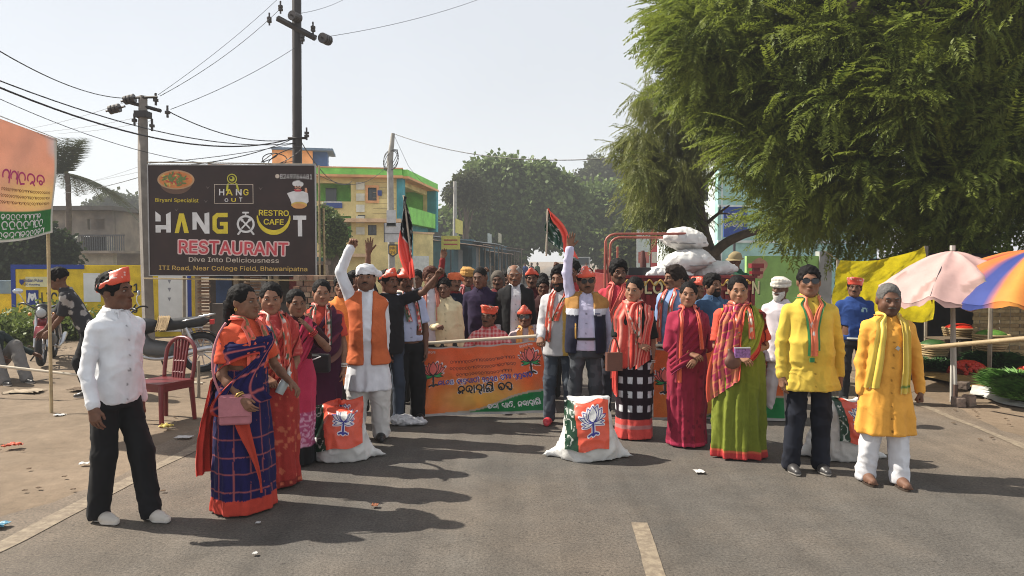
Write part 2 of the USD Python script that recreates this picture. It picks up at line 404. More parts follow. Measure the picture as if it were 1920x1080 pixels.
def hat_mesh(kind):
    if ('hat', kind) in _cache: return _cache['hat', kind]
    f = Field((-.135, -.15, -.06), (.135, .17, .19), .0075)
    if kind in ('boat', 'tall', 'tilt', 'wide'):
        top = {'boat': .120, 'tall': .140, 'tilt': .125, 'wide': .125}[kind]
        a1, b1 = {'boat': (.030, .104), 'tall': (.018, .09), 'tilt': (.034, .112), 'wide': (.102, .122)}[kind]
        T = [(.030, .086, .104, 0, .014), (.060, .088, .106, 0, .014), (top - .012, a1 + (.012 if kind != 'wide' else 0), b1, 0, .010), (top, a1, b1 - .01, 0, .010)]
        f.loft(T, k=.01, p=2.0)
        if kind == 'wide': f.ell((0, .01, .15), (.085, .105, .03), .02, 'c')
        v, q = f.mesh()
        v[:, 2] += -.32 * (v[:, 1] - .01) * (1.0 if kind in ('tilt', 'boat') else .3) + (meshkit.noise(v * 25, 8) - .5) * .012
    elif kind == 'gandhi':
        T = [(.025, .090, .108, 0, .016), (.06, .094, .112, 0, .016), (.095, .086, .104, 0, .014), (.125, .06, .08, 0, .01)]
        f.loft(T, k=.01, p=2.0); f.cone((.05, .02, .06), (.115, .04, .045), .035, .03, .03)
        v, q = f.mesh(); v += vnorm(v, q) * ((meshkit.fbm(v * np.array([14, 14, 40]), 3, 4) - .5) * .018)[:, None]
    elif kind == 'turban':
        f.ell((0, .018, .065), (.092, .108, .070), .01)
        for k in range(4):
            th = np.linspace(0, 2 * np.pi, 19)
            p = np.stack([.088 * np.cos(th), .015 + .104 * np.sin(th), .045 + .022 * k * (1 - .3 * k / 4) + .016 * np.sin(th + k * 1.7)], 1); sc = (1, 1, .93, .74)[k]
            p[:, 0] *= sc; p[:, 1] = .015 + (p[:, 1] - .015) * sc
            for i in range(18): f.cone(p[i], p[i + 1], .019, .019, .008)
        v, q = f.mesh(); v += vnorm(v, q) * ((meshkit.fbm(v * 40, 3, 2) - .5) * .010)[:, None]
    elif kind == 'hood':
        f.ell((0, .022, .030), (.092, .108, .100), .01); f.cone((0, .04, -.02), (0, .04, -.19), .085, .11, .03)
        f.ell((0, -.115, -.02), (.062, .08, .088), .012, 'c')
        v, q = f.mesh(); v += vnorm(v, q) * ((meshkit.fbm(v * 22, 3, 2) - .5) * .016)[:, None]
    elif kind == 'brim':
        f.ell((0, .016, .06), (.090, .106, .078), .01)
        f.loft([(.028, .128, .145, 0, .005), (.042, .10, .12, 0, .01)], k=.012, p=2.0)
        v, q = f.mesh(); v[:, 2] += (meshkit.noise(v * 18, 8) - .5) * .02
    _cache['hat', kind] = v, q
    return v, q
def shoe_mesh(kind):
    """A right or left foot, ankle over the origin, toe towards -y."""
    if ('shoe', kind) in _cache: return _cache['shoe', kind]
    f = Field((-.06, -.22, -.005), (.06, .09, .13), .0065)
    f.cone((0, .035, .042), (0, -.10, .034), .042, .038, .03); f.cone((-.008, -.09, .03), (.004, -.165, .026), .040, .030, .03)
    if kind == 'shoe': f.cone((0, .015, .05), (0, .02, .12), .044, .040, .03)
    else:
        f.cone((0, .015, .05), (0, .02, .12), .036, .034, .03)
        for i in range(5): f.cone((.026 - .0135 * i, -.165, .016), (.030 - .0145 * i, -.192 + .006 * i, .013), .009, .008, .004)
    f.op(lambda X, Y, Z: Z - .002 + 0 * X + 0 * Y, (-.1, -.25, -.02), (.1, .1, .002), .004, 'c')
    v, q = f.mesh(); _cache['shoe', kind] = v, q
    return v, q
def Rz(a): c, s = math.cos(a), math.sin(a); return np.array([[c, -s, 0], [s, c, 0], [0, 0, 1.0]])
def Rx(a): c, s = math.cos(a), math.sin(a); return np.array([[1.0, 0, 0], [0, c, -s], [0, s, c]])
def Ry(a): c, s = math.cos(a), math.sin(a); return np.array([[c, 0, s], [0, 1.0, 0], [-s, 0, c]])
MALE = [(.46, .090, .062, 0), (.52, .095, .066, 0), (.58, .088, .065, 0), (.64, .083, .061, 0), (.70, .087, .064, 0), (.750, .092, .066, 0), (.780, .091, .058, .004), (.808, .076, .049, .010), (.836, .050, .041, .016), (.865, .036, .036, .018)]
FEM = [(.46, .098, .066, 0), (.52, .106, .072, 0), (.58, .094, .066, 0), (.64, .080, .060, 0), (.70, .087, .066, -.003), (.75, .091, .072, -.008), (.785, .086, .058, 0), (.810, .068, .046, .008), (.832, .044, .038, .014), (.862, .032, .032, .016)]
def body(h=1.66, sex='m', belly=0.0, wide=1.0, lean=(0, 0), drop=0.0):
    T = []
    for z, a, b, y in (MALE if sex == 'm' else FEM):
        g = belly * math.exp(-((z - .62) / .07) ** 2)
        u = max(0, z - .5) / .36
        T.append((z * h - drop, (a + g * .3) * h * wide, (b + g * .6) * h, lean[0] * u, (y - g * .5) * h + lean[1] * u))
    return np.array(T)
def row(T, z):
    return [np.interp(z, T[:, 0], T[:, i]) for i in (1, 2, 3, 4)]
def on_torso(T, th, z, off, p=2.3):
    a, b, x0, y0 = row(T, z); a, b = a + off, b + off; c, s = np.cos(th), np.sin(th)
    r = (np.abs(c / a) ** p + np.abs(s / b) ** p) ** (-1 / p)
    return np.stack([x0 + r * c, y0 + r * s, np.broadcast_to(z, np.shape(r))], -1)
def front(T, x, z, off, p=2.3):
    a, b, x0, y0 = row(T, z); a, b = a + off, b + off
    return np.stack([x, y0 - b * np.maximum(1 - np.abs((x - x0) / a) ** p, .05) ** (1 / p), np.broadcast_to(z, np.shape(x))], -1)
def crease(v, q, amp=.006, sc=(7, 7, 13), seed=0, amp2=.004, sc2=(9, 9, 45)):
    n = vnorm(v, q)
    wv = v + (meshkit.fbm(v * 4, 2, seed + 4)[:, None] - .5) * .16
    r1 = 1 - np.abs(meshkit.noise(wv * np.array(sc2), seed + 9) - .5) * 5.5; r2 = 1 - np.abs(meshkit.noise((wv[:, [2, 1, 0]] + wv[:, [0, 2, 1]] * .8) * 8 + 5, seed + 5) - .5) * 6
    m = .35 + 1.1 * meshkit.noise(v * 3.1, seed + 2)
    d = (meshkit.fbm(v * np.array(sc), 2, seed) - .5) * 2 * amp + m * (np.clip(r1, 0, 1) ** 1.6 + .8 * np.clip(r2, 0, 1) ** 1.6 - .25) * amp2 * 1.7
    return v + n * d[:, None]
def person(label, px, Y, top, yaw=0, hy=0, hp=0, roll=0, sex='m', skin=(.115, .058, .036), belly=.01, wide=1.0, lean=(0, 0), drop=0.0, arms=None, head='m', hair='short', hairc=(.006, .005, .005),
           hat=None, hatc=None, mous=0, beard=None, glasses=False, shirt=None, trousers=None, skirt=None, shoes=None, legs=None, res=.013, h=None, group=None, loc=None, hs=1.0):
    """px, Y: picture column and distance; top: picture row of the crown. yaw 0 faces the camera, positive turns to the picture's right. arms: image-left, image-right, each (upper, fore, pose, palm) in picture directions."""
    X = (px - 960) / F * (Y * _c - CH * 0 * _s) if loc is None else loc[0]
    if h is None: h = W(px, top, Y)[2] + drop - (.025 if hat else .008)
    base = (X, Y, 0.0) if loc is None else loc
    if yaw == 0 and arms is None: yaw = hy * .7
    if lean == (0, 0): lean = (.022 * math.sin(px * 1.7), .012 * math.cos(px * 2.3) - .004)
    if not roll: roll = 4.5 * math.sin(px * 2.9)
    hp = hp + 4 * math.sin(px * 1.3)
    yr = math.radians(yaw)
    root = thing('person', label, 'person', base, yr, group)
    P = dict(root=root, h=h, sex=sex, drop=drop, yaw=yr, base=np.array(base), res=res)
    T = P['T'] = body(h, sex, belly, wide, lean, drop); RT = Rz(-yr)
    sw = (.0945 if sex == 'm' else .086) * h * wide
    sh = {}; P['arms'] = {}
    arms = arms or [None, None]
    for s, A in zip((-1, 1), arms):
        S = np.array([s * sw + lean[0] * .85, .006 * h + lean[1] * .85, (.783 if sex == 'm' else .778) * h - drop])
        if A is None: A = ((s * .13, .05, -1), (s * .05, -.18, -1), 'relaxed')
        U, V = (RT @ np.array(A[0], float), RT @ np.array(A[1], float)) if len(A) < 5 or A[4] != 'l' else (np.array(A[0], float), np.array(A[1], float))
        U /= np.linalg.norm(U); V /= np.linalg.norm(V)
        if U[2] > .2: S = S + np.array([-s * .01, 0, .03])
        E = S + U * .172 * h; Wr = E + V * .148 * h
        pal = RT @ np.array(A[3], float) if len(A) > 3 and A[3] is not None else np.array([-s * 1.0, .25, 0])
        P['arms'][s] = (S, E, Wr, U, V, A[2], pal)
    ar = (.0245, .0205, .0155) if sex == 'm' else (.0245, .0200, .0145)
    P['ar'] = ar
    # the body: trunk, arms, hands, legs, neck and head in one mesh
    pts = np.array([p for a in P['arms'].values() for p in a[:3]])
    lo = np.minimum(pts.min(0) - .06, [-.25, -.25, .46 * h - drop]); hi = np.maximum(pts.max(0) + .06, [.25, .2, .88 * h - drop])
    f = Field(lo, hi, .014)
    f.loft(T, -.006, k=.02)
    if sex == 'f':
        for s in (-1, 1): f.ell((s * .045 * h, T[5, 4] - .055 * h, .735 * h - drop), (.038 * h, .036 * h, .040 * h), .03)
    for s, (S, E, Wr, U, V, pose, pal) in P['arms'].items():
        f.ell(S, (.030 * h,) * 3, .03); f.cone(S, E, ar[0] * h, ar[1] * h, .02); m = E * .65 + Wr * .35; f.cone(E, m, ar[1] * h, (ar[1] + .001) * h, .02); f.cone(m, Wr, (ar[1] + .001) * h, ar[2] * h, .02)
    v, q = f.mesh(); v = relax(v, q, 2)
    skin = np.array(skin) * [1.42, 1.36, 1.30]; pieces = [(v, q, skin)]
    for s, (S, E, Wr, U, V, pose, pal) in P['arms'].items():
        if pose == 'none': continue
        hv, hq = hand_mesh(pose); z = V; y = -(pal - z * (pal @ z)); y /= np.linalg.norm(y) + 1e-9; x = np.cross(y, z)
        k = h / 1.70 * (.96 if sex == 'm' else .88); M = np.stack([x * (1 if s < 0 else -1), y, z], 1) * k
        hv2 = hv @ M.T + Wr; pieces.append((hv2, hq if s < 0 else hq[:, ::-1], skin * 1.02))
    HC = np.array([lean[0] * 1.12, lean[1] * 1.12 + .012 * h, .921 * h - drop]); HR = Rz(math.radians(hy) - yr) @ Rx(math.radians(hp)) @ Ry(math.radians(roll))
    ks = h / 1.72 * 1.10 * hs * (1.0 if sex == 'm' else 1.02)
    piv = np.array([0, .03, -.10])
    def hx(v): return ((np.asarray(v) - piv) @ HR.T) * ks + HC + piv * ks
    P['hx'] = hx
    hv, hq, lip, eye = head_mesh(head)
    hc = skin * (1 - .18 * eye[:, None]) * (1 - lip[:, None] * np.array([.25, .45, .45] if sex == 'm' else [0, .45, .4]))
    if beard == 'stubble': hc = hc * (1 - .35 * np.clip((-.03 - hv[:, 2]) / .03, 0, 1) * (hv[:, 1] < .0) * (hv[:, 2] > -.12))[:, None]
    pieces.append((hx(hv), hq, hc))
    bv, bq, bc = join(pieces)
    part(root, 'body', (bv, bq), SKIN, True, bc, world=False)
    for s in (-1, 1):
        e = trimesh.creation.icosphere(2, 1.0); ev = np.array(e.vertices); d = np.hypot(ev[:, 0], ev[:, 2])
        ec = np.where((d < .66)[:, None] & (ev[:, 1] < 0)[:, None], [.008, .005, .004], [.26, .22, .19])
        if not glasses: part(root, 'eye', (hx(ev * [.0120, .0100, .0060] + [s * .031, -.0765, .003]), np.array(e.faces)), PLAIN, True, ec, world=False)
        br = tube(spline([(s * .014, -.0915, .020), (s * .032, -.090, .027), (s * .049, -.078, .021)], 7), [.002, .0036, .004, .0038, .0032, .0026, .0012] if sex == 'm' else [.001, .002, .0024, .0022, .002, .0016, .001], 5)
        br.vertices = hx(br.vertices); part(root, 'eyebrow', br, HAIRM, True, np.tile(np.array(hairc), (len(br.vertices), 1)), world=False)
    if hair:
        v, q = hair_mesh(hair); part(root, 'hair', (hx(v), q), HAIRM, True, np.tile(np.array(hairc), (len(v), 1)), world=False)
    if mous or beard in ('full', 'white'):
        c = np.array((.45, .43, .40) if beard == 'white' else (.014, .012, .012) if mous < 2 else (.12, .11, .10))
        f = Field((-.085, -.12, -.16), (.085, .03, .02), .0062)
        if mous: 
            for s in (-1, 1): f.cone((s * .003, -.0965, -.0455), (s * .027, -.0835, -.054), .0072, .0048, .006)
        if beard in ('full', 'white'):
            f.ell((0, -.020, -.045), (.066, .074, .085), .01); f.ell((0, -.062, -.100 if beard == 'full' else -.112), (.034, .030, .030 if beard == 'full' else .042), .03)
            f.ell((0, -.10, -.059), (.024, .05, .012), .006, 'c'); f.op(lambda X, Y, Z: -(Z + .036 - .55 * np.maximum(0, np.abs(X) - .034) * 1.4) + 0 * Y, (-.1, -.15, -.06), (.1, .1, .05), .008, 'c')
            f.op(lambda X, Y, Z: -Y + .012 + 0 * X + 0 * Z, (-.1, -.01, -.2), (.1, .1, .05), .006, 'c')
            f.cone((-.028, -.096, -.044), (.028, -.096, -.044), .006, .006, .008)
        v, q = f.mesh(); v = v + vnorm(v, q) * ((meshkit.noise(v * 170, 4) - .5) * .004)[:, None]
        part(root, 'beard' if beard in ('full', 'white') else 'moustache', (hx(v), q), HAIRM, True, np.tile(c, (len(v), 1)), world=False)
    if glasses:
        ms = []
        for s in (-1, 1):
            lp = affinity.scale(Point(0, 0).buffer(1, 12), .027, .020); l = extr(lp.union(sbox(-.026, .0, .026, .018)).intersection(sbox(-.027, -.02, .027, .018)), .004)
            l.apply_transform(trimesh.transformations.rotation_matrix(math.pi / 2, [1, 0, 0])); l.apply_translation((s * .032, -.094, .003)); ms.append(l)
            ms.append(tube([(s * .058, -.092, .012), (s * .079, -.04, .012), (s * .080, .02, .008)], .0025, 5))
        ms.append(tube([(-.01, -.098, .010), (.01, -.098, .010)], .003, 5)); m = cat(ms); m.vertices = hx(m.vertices); part(root, 'sunglasses', m, GLASSY, world=False)
    if hat:
        v, q = hat_mesh(hat); c = hatc(v) if callable(hatc) else np.tile(np.array(hatc), (len(v), 1))
        part(root, 'cap' if hat in ('boat', 'tall', 'tilt', 'wide', 'gandhi') else 'headcloth' if hat in ('hood', 'turban') else 'hat', (hx(v), q), CLOTH if hat in ('turban', 'hood', 'brim', 'gandhi') else PLAIN, True, c, world=False)
    P['legs'] = legs or {s: (np.array([s * .046 * h, .0, .49 * h - drop]), np.array([s * .062 * h, -.012 * h, .275 * h]), np.array([s * .070 * h, .012 * h, .055 * h]), 0.0) for s in (-1, 1)}
    if shirt: make_top(P, **shirt)
    if trousers: make_trousers(P, **trousers)
    if skirt: make_skirt(P, **skirt)
    if shoes: make_shoes(P, *shoes)
    return P
def colours(c, v, P):
    return c(v, P) if callable(c) else np.tile(np.asarray(c, float), (len(v), 1))
def make_top(P, c=(.7, .7, .7), hem=.47, sleeve=1.0, off=.011, flare=0.0, collar=None, vneck=0.0, name='shirt', amp=1.0, m=None, side=None, band=None, jacket=None, seed=None, slit=0, boat=0.0):
    h, T, drop, r = P['h'], P['T'], P['drop'], P['res']
    T = T.copy(); T[:, 1] += 0.0
    hz = hem * h - drop
    if hz < T[0, 0]:
        a, b, x0, y0 = T[1, 1:]; T = np.vstack([[hz, a + flare * h, b + flare * h * .8, x0, y0], [(hz + T[1, 0]) / 2, a + flare * h * .55, b + flare * h * .45, x0, y0], T[1:]])
    arms = P['arms']; pts = [p for a in arms.values() for p in (a[0], a[1], a[2])]
    lo = np.minimum(np.min(pts, 0) - .07, [-T[:, 1].max() - .06, -.30 + T[:, 4].min(), hz]); hi = np.maximum(np.max(pts, 0) + .07, [T[:, 1].max() + .06, .25, .87 * h - drop])
    f = Field(lo, hi, r)
    sd = seed if seed is not None else int(P['base'][0] * 91 + P['base'][1] * 37) % 997
    def fold(th, Z):
        u = np.clip((.62 * h - drop - Z) / (.35 * h), 0, 1)
        return .055 * u * (np.sin(7 * th + sd) + .5 * np.sin(13 * th + sd * 2)) * (flare > 0) + .010 * np.sin(5 * th + sd + Z * 9)
    f.loft(T, off, hz, .852 * h - drop, .02, fold=fold)
    if P['sex'] == 'f':
        for s in (-1, 1): f.ell((s * .045 * h, T[-5, 4] - .055 * h, .735 * h - drop), (.042 * h, .040 * h, .044 * h), .03)
    ar = P['ar']
    for s, (S, E, Wr, U, V, pose, pal) in arms.items():
        f.ell(S - np.array([s * .008, 0, .004]), ((ar[0] + .001) * h + off * .7,) * 3, .045)
        if sleeve <= 0: continue
        if sleeve <= .5:
            e = S + (E - S) * sleeve * 2; f.cone(S, e, (ar[0] + .004) * h + off, (ar[0] + .006) * h + off, .03)
            f.op(lambda X, Y, Z, e=e, U=U: -((X - e[0]) * U[0] + (Y - e[1]) * U[1] + (Z - e[2]) * U[2]), e - .07, e + U * .1 + .07, .003, 'c') if sleeve < .5 else None
        else:
            f.cone(S, E, (ar[0] + .002) * h + off * .8, (ar[1] + .0015) * h + off * .75, .012); t = (sleeve - .5) * 2
            e = E + (Wr - E) * t; f.cone(E, e, (ar[1] + .0015) * h + off * .75, (ar[1] * (1 - t) + ar[2] * t + .003) * h + off * .75, .010)
            if t > .9: f.cone(e - V * .04, e + V * .004, ar[2] * h + off * .8 + .004, ar[2] * h + off * .8 + .004, .004)
    hn = np.array([T[-1, 3], T[-1, 4], .862 * h - drop])
    f.ell(hn + [0, -.005, .01], (.046 * h + boat, .048 * h, .022 * h + boat * .3), .012, 'c')
    if vneck: f.cone(hn + [0, -.05 * h, .0], hn + [0, -.082 * h, -vneck * h], .030 * h, .004, .012, 'c')
    if jacket:                                                     # an open front: what is between the edges is cut away
        w0, w1 = jacket
        f.op(lambda X, Y, Z: np.maximum(np.abs(X - T[3, 3]) - (w0 + (w1 - w0) * np.clip((Z - .5 * h + drop) / (.35 * h), 0, 1)) * h, Y - T[3, 4] + .012 * h), (-.2, -.4, hz - .1), (.2, .05, .9 * h), .01, 'c')
    if slit:
        for s in (-1, 1): f.cone((s * .15 * h, -.01, hz - .02), (s * .125 * h, -.0, hz + slit * h), .022, .002, .01, 'c')
    v, q = f.mesh(); v = relax(v, q, 1, .4)
    v = crease(v, q, .0016 * amp, (4.5, 4.5, 5), sd, .0034 * amp, (11, 11, 6))
    if name != 'blouse' and not jacket:                              # folds that run round the sleeves
        for s, (S, E, Wr, U, V, pose, pal) in arms.items():
            d = np.linalg.norm(v - E, axis=1); u = (v - E) @ V; w = np.exp(-(d / .12) ** 2)
            v = v + vnorm(v, q) * (w * .0018 * amp * np.sin(u * 75 + sd + 20 * v[:, 0]))[:, None]
    col = colours(c, v, P)
    part(P['root'], name, (v, q), m or CLOTH, True, col, world=False)
    if collar is not None:
        g = Field(hn - .12, hn + .12, .007)
        st = collar[1] if isinstance(collar, tuple) and isinstance(collar[1], str) else 'shirt'
        th = np.linspace(-np.pi / 2 + .42, 3 * np.pi / 2 - .42, 22)
        zz = -.012 * h + .016 * h * (np.sin(th) * .5 + .5) + .004
        p = np.stack([hn[0] + (.040 * h + .002) * np.cos(th), hn[1] + (.043 * h + .002) * np.sin(th) - .006, hn[2] + zz - .010], 1)
        for i in range(21):
            g.cone(p[i], p[i + 1], .0075, .0075, .006)
            if st == 'shirt': g.cone(p[i] * [1, 1, 1] + [0, 0, -.004], p[i] + (p[i] - hn) * [.28, .28, 0] + [0, 0, -.024], .006, .005, .008)
            else: g.cone(p[i] + [0, 0, .012], p[i + 1] + [0, 0, .012], .006, .006, .006)
        if st == 'shirt':
            for e, s in ((0, 1), (21, -1)): g.cone(p[e], p[e] + [s * .016, -.026, -.050], .008, .005, .008)
        cv, cq = g.mesh(); cc = collar[0] if isinstance(collar, tuple) and isinstance(collar[1], str) else collar
        part(P['root'], 'collar', (cv, cq), CLOTH, True, colours(cc, cv, P), world=False)
def make_trousers(P, c=(.02, .02, .025), w=(.050, .040, .035), top=.515, amp=1.0, name='trousers', hem=None, m=None):
    h, T, drop, r = P['h'], P['T'], P['drop'], P['res']; L = P['legs']
    pts = np.array([p for a in L.values() for p in a[:3]])
    f = Field(np.minimum(pts.min(0) - .12, [-.22, -.2, 9]), np.maximum(pts.max(0) + .12, [.22, .2, top * h - drop]), r)
    f.loft(T, .006, .46 * h - drop, top * h - drop, .02)
    for s, (H, K, A, tw) in L.items():
        f.cone(H, K, w[0] * h * .90, w[1] * h, .035); f.cone(K, A, w[1] * h, w[2] * h, .03)
        d = (A - K) / np.linalg.norm(A - K); f.cone(A, A + d * .03, w[2] * h, (w[2] + .002) * h, .01)
        lw = A[2] - .045 * h
        if A[2] < .25: f.op(lambda X, Y, Z, lw=lw: Z - max(lw, .018) + 0 * X + 0 * Y, A - .12, A + [.12, .12, -.03], .004, 'c')
    v, q = f.mesh(); v = relax(v, q, 1, .4)
    sd = int(P['base'][0] * 53 + 100) % 991
    v = crease(v, q, .0020 * amp, (6, 6, 4), sd, .0034 * amp, (12, 12, 7))
    for s, (H, K, A, tw) in L.items():
        w_ = np.exp(-((v - A) ** 2).sum(1) / .12 ** 2); v = v + vnorm(v, q) * (w_ * .0025 * amp * np.sin(v[:, 2] * 80 + v[:, 0] * 30 + s))[:, None]
    part(P['root'], name, (v, q), m or CLOTH, True, colours(c, v, P), world=False)
def make_shoes(P, kind, c, sole=(.55, .52, .48)):
    for s, (H, K, A, tw) in P['legs'].items():
        M = Rz(math.radians(tw)); o = np.array([A[0], A[1], max(0.0, A[2] - .055 * P['h'])])
        v, q = shoe_mesh('shoe' if kind == 'shoe' else 'foot'); k = P['h'] / 1.7 * (1.0 if P['sex'] == 'm' else .88)
        if kind == 'shoe':
            col = np.where((v[:, 2] < .022)[:, None], np.array(sole), np.array(c))
            part(P['root'], 'shoe', (v * k @ M.T + o, q), PLAIN, True, col, world=False)
        else:
            part(P['root'], 'foot', (v * k @ M.T + o + [0, 0, .012], q), SKIN, True, np.tile(np.array((.13, .066, .042)), (len(v), 1)), world=False)
            sp = affinity.scale(Point(0, 0).buffer(1, 10), .048, .135); so = extr(sp, .014); so.apply_translation((0, -.06, .001)); so.vertices = so.vertices * k @ M.T + o
            sd = part(P['root'], 'sandal', so, mat('sandal_sole', (.035, .022, .014), .8), world=False)
            for y in (-.115, -.06):
                st = tube([(-.043, y + .01, .015), (-.028, y, .058 if y > -.1 else .045), (0, y - .005, .070 if y > -.1 else .056), (.028, y, .058 if y > -.1 else .045), (.043, y + .01, .015)], .007, 6)
                st.vertices = st.vertices * k @ M.T + o; part(sd, 'strap', st, mat('sandal_strap', (.05, .022, .012), .7), world=False)
def make_skirt(P, c=(.4, .02, .1), hem=.012, w=(.135, .115), top=.63, n=9, amp=1.0, front_n=0, name='saree', m=None, seed=1, hipw=0.0, res=None):
    h, T, drop, r = P['h'], P['T'], P['drop'], res or P['res']
    a2, b2 = row(T, .52 * h)[:2]; hipw *= h
    S = np.array([(hem, w[0] * h, w[1] * h, 0, 0), (.14 * h, w[0] * h * .93, w[1] * h * .93, 0, 0), (.30 * h, w[0] * h * .5 + (a2 + .02) * .5, w[1] * h * .5 + (b2 + .02) * .5, 0, 0), (.50 * h, a2 + .022 + hipw, b2 + .026 + hipw, 0, 0), (.56 * h, a2 + .010 + hipw * .5, b2 + .016, 0, 0), (top * h, row(T, top * h)[0] + .012, row(T, top * h)[1] + .014, T[3, 3], T[3, 4])])
    P['S'] = S
    f = Field([-S[:, 1].max() - .05, -S[:, 2].max() - .06, hem], [S[:, 1].max() + .05, S[:, 2].max() + .06, top * h + .01], r)
    def fold(th, Z):
        u = np.clip((.58 * h - Z) / (.55 * h), 0, 1); fr = np.exp(-((np.angle(np.exp(1j * (th + np.pi / 2)))) / .75) ** 2)
        g = .075 * (1 - 1.6 * np.abs(np.sin(.5 * (n * th + seed + 1.6 * Z))) ** 1.0) + .045 * np.sin((n + 4) * th + seed * 2.3 - 3.0 * Z + .8 * np.sin(Z * 5)) + .018 * np.sin(2.3 * n * th + 5 * Z + seed)
        if front_n: g = g * (1 - .5 * fr) + fr * .06 * np.sin(front_n * th + .6 * np.sin(Z * 6 + seed)) + .035 * fr
        return amp * (u ** .7 * g + .012 * np.sin(4 * th + 22 * Z + seed))
    f.loft(S, 0, hem, top * h, .02, fold=fold, p=2.1)
    v, q = f.mesh(); v = relax(v, q, 1, .3); v = crease(v, q, .0025, (8, 8, 6), seed, .003, (14, 14, 4))
    part(P['root'], name, (v, q), m or CLOTH, True, colours(c, v, P), world=False)
def drape(P, name, E1, E2, c, off=.03, nf=5, fa=.008, nu=70, nv=28, th=.006, m=None, parent=None, seed=0, label=None):
    """Cloth laid over the trunk between two edges; each edge a list of (angle, height fraction) on the trunk or (x, y, z) points of its own."""
    h, T, drop = P['h'], P['T'], P['drop']
    S = P.get('S')
    def pts(E):
        o = []
        for e in E:
            if len(e) == 2:
                z = e[1] * h - drop
                if S is not None and z < .55 * h: o.append(on_torso(S, math.radians(e[0]), np.array(z), off, 2.1))
                else: o.append(on_torso(T, math.radians(e[0]), np.array(z), off))
            else: o.append(np.array(e, float))
        return spline(o, nu)
    A, B = pts(E1), pts(E2); t = np.linspace(0, 1, nv)[None, :, None]
    G_ = A[:, None] * (1 - t) + B[:, None] * t
    # keep clear of the trunk
    z = G_[..., 2]; a, b, x0, y0 = (np.interp(z, T[:, 0], T[:, i]) for i in (1, 2, 3, 4)); dx, dy = G_[..., 0] - x0, G_[..., 1] - y0
    qv = (np.abs(dx / (a + off)) ** 2.3 + np.abs(dy / (b + off)) ** 2.3) ** (1 / 2.3); k = np.where((qv < 1) & (z > T[0, 0] - .02) & (z < T[-1, 0]), 1 / np.maximum(qv, .2), 1.0)
    G_[..., 0] = x0 + dx * k; G_[..., 1] = y0 + dy * k
    n = np.cross(np.gradient(G_, axis=0), np.gradient(G_, axis=1)); n /= np.linalg.norm(n, axis=2, keepdims=True) + 1e-9
    out = np.sign((n * np.stack([dx, dy, 0 * dx], -1)).sum(-1).mean()) or 1
    u = np.linspace(0, 1, nu)[:, None]; tt = np.linspace(0, 1, nv)[None, :]
    d = fa * (np.sin(2 * np.pi * nf * tt + 2.5 * u + seed) + .6 * np.sin(2 * np.pi * nf * 1.7 * tt - 4 * u + seed * 2)) + fa * .8 * (meshkit.fbm(np.stack([tt * 6 + 0 * u, u * 9 + 0 * tt, 0 * u + 0 * tt + seed], -1), 3, 3) - .5)
    G_ = G_ + n * (out * (d + fa * .6))[..., None]
    v, q = sheet(G_, th * out)
    U = np.tile(np.broadcast_to(u, (nu, nv)).ravel(), 2); V = np.tile(np.broadcast_to(tt, (nu, nv)).ravel(), 2)
    col = c(U, V) if callable(c) else np.tile(np.asarray(c, float), (len(v), 1))
    part(parent or P['root'], name, (v, q), m or CLOTH, True, col, world=False, label=label)
def scarf(P, c, xl=-.05, xr=.05, zl=.62, zr=.62, w=.075, off=.028, fa=.006, seed=0, name='scarf', wn=.06, both=True, m=None, xt=.042, cv=1.2):
    """A party scarf round the neck with its ends hanging in front."""
    h, T, drop = P['h'], P['T'], P['drop']; nn = np.array([T[-1, 3], T[-1, 4], .862 * h - drop])
    A, B = [], []
    def hang(x0, z0, s, rev):
        a, b = [], []
        for t in np.linspace(0, 1, 14):
            z = (z0 + (.815 - z0) * t) * h - drop; x = (x0 + (s * xt - x0) * t ** cv) * h + row(T, z)[2]; ww = w * (1 - .25 * t)
            a.append(front(T, np.array(x - ww / 2), np.array(z), off)); b.append(front(T, np.array(x + ww / 2), np.array(z), off))
        return (a, b) if not rev else (a[::-1], b[::-1])
    a, b = hang(xl, zl, -1, False); A += a; B += b
    for th in np.linspace(-2.2, -2 * np.pi + 2.2 - 0 * np.pi, 13) if False else np.linspace(np.pi * 1.28, -np.pi * .28, 13):
        c_, s_ = math.cos(th), math.sin(th); up = .5 + .5 * s_
        inn = nn + [(.040 * h) * c_, .043 * h * s_, -.006 + .012 * up]; o = nn + [(.058 * h) * c_, .058 * h * s_ , -.030 - .012 * up]
        A.append(o); B.append(inn)
    # image-left side: outer edge is -x; going over the neck the outer edge stays outside
    a, b = hang(xr, zr, 1, True); A += b; B += a
    A, B = np.array(A), np.array(B); k = 90
    A, B = spline(A, k), spline(B, k); nv = 12; t = np.linspace(0, 1, nv)[None, :, None]
    G_ = A[:, None] * (1 - t) + B[:, None] * t
    n = np.cross(np.gradient(G_, axis=0), np.gradient(G_, axis=1)); n /= np.linalg.norm(n, axis=2, keepdims=True) + 1e-9
    ctr = np.array([T[5, 3], T[5, 4], 0]); out = np.sign((n * (G_ - ctr) * [1, 1, .0]).sum(-1).mean()) or 1
    u = np.linspace(0, 1, k)[:, None]; tt = np.linspace(0, 1, nv)[None, :]
    G_ = G_ + n * (out * (fa * np.sin(2 * np.pi * 1.8 * tt + 3 * u + seed) + .004))[..., None]
    v, q = sheet(G_, .005 * out); U = np.tile(np.broadcast_to(u, (k, nv)).ravel(), 2); V = np.tile(np.broadcast_to(tt, (k, nv)).ravel(), 2)
    part(P['root'], name, (v, q), m or SATIN, True, c(U, V) if callable(c) else np.tile(np.asarray(c, float), (len(v), 1)), world=False)
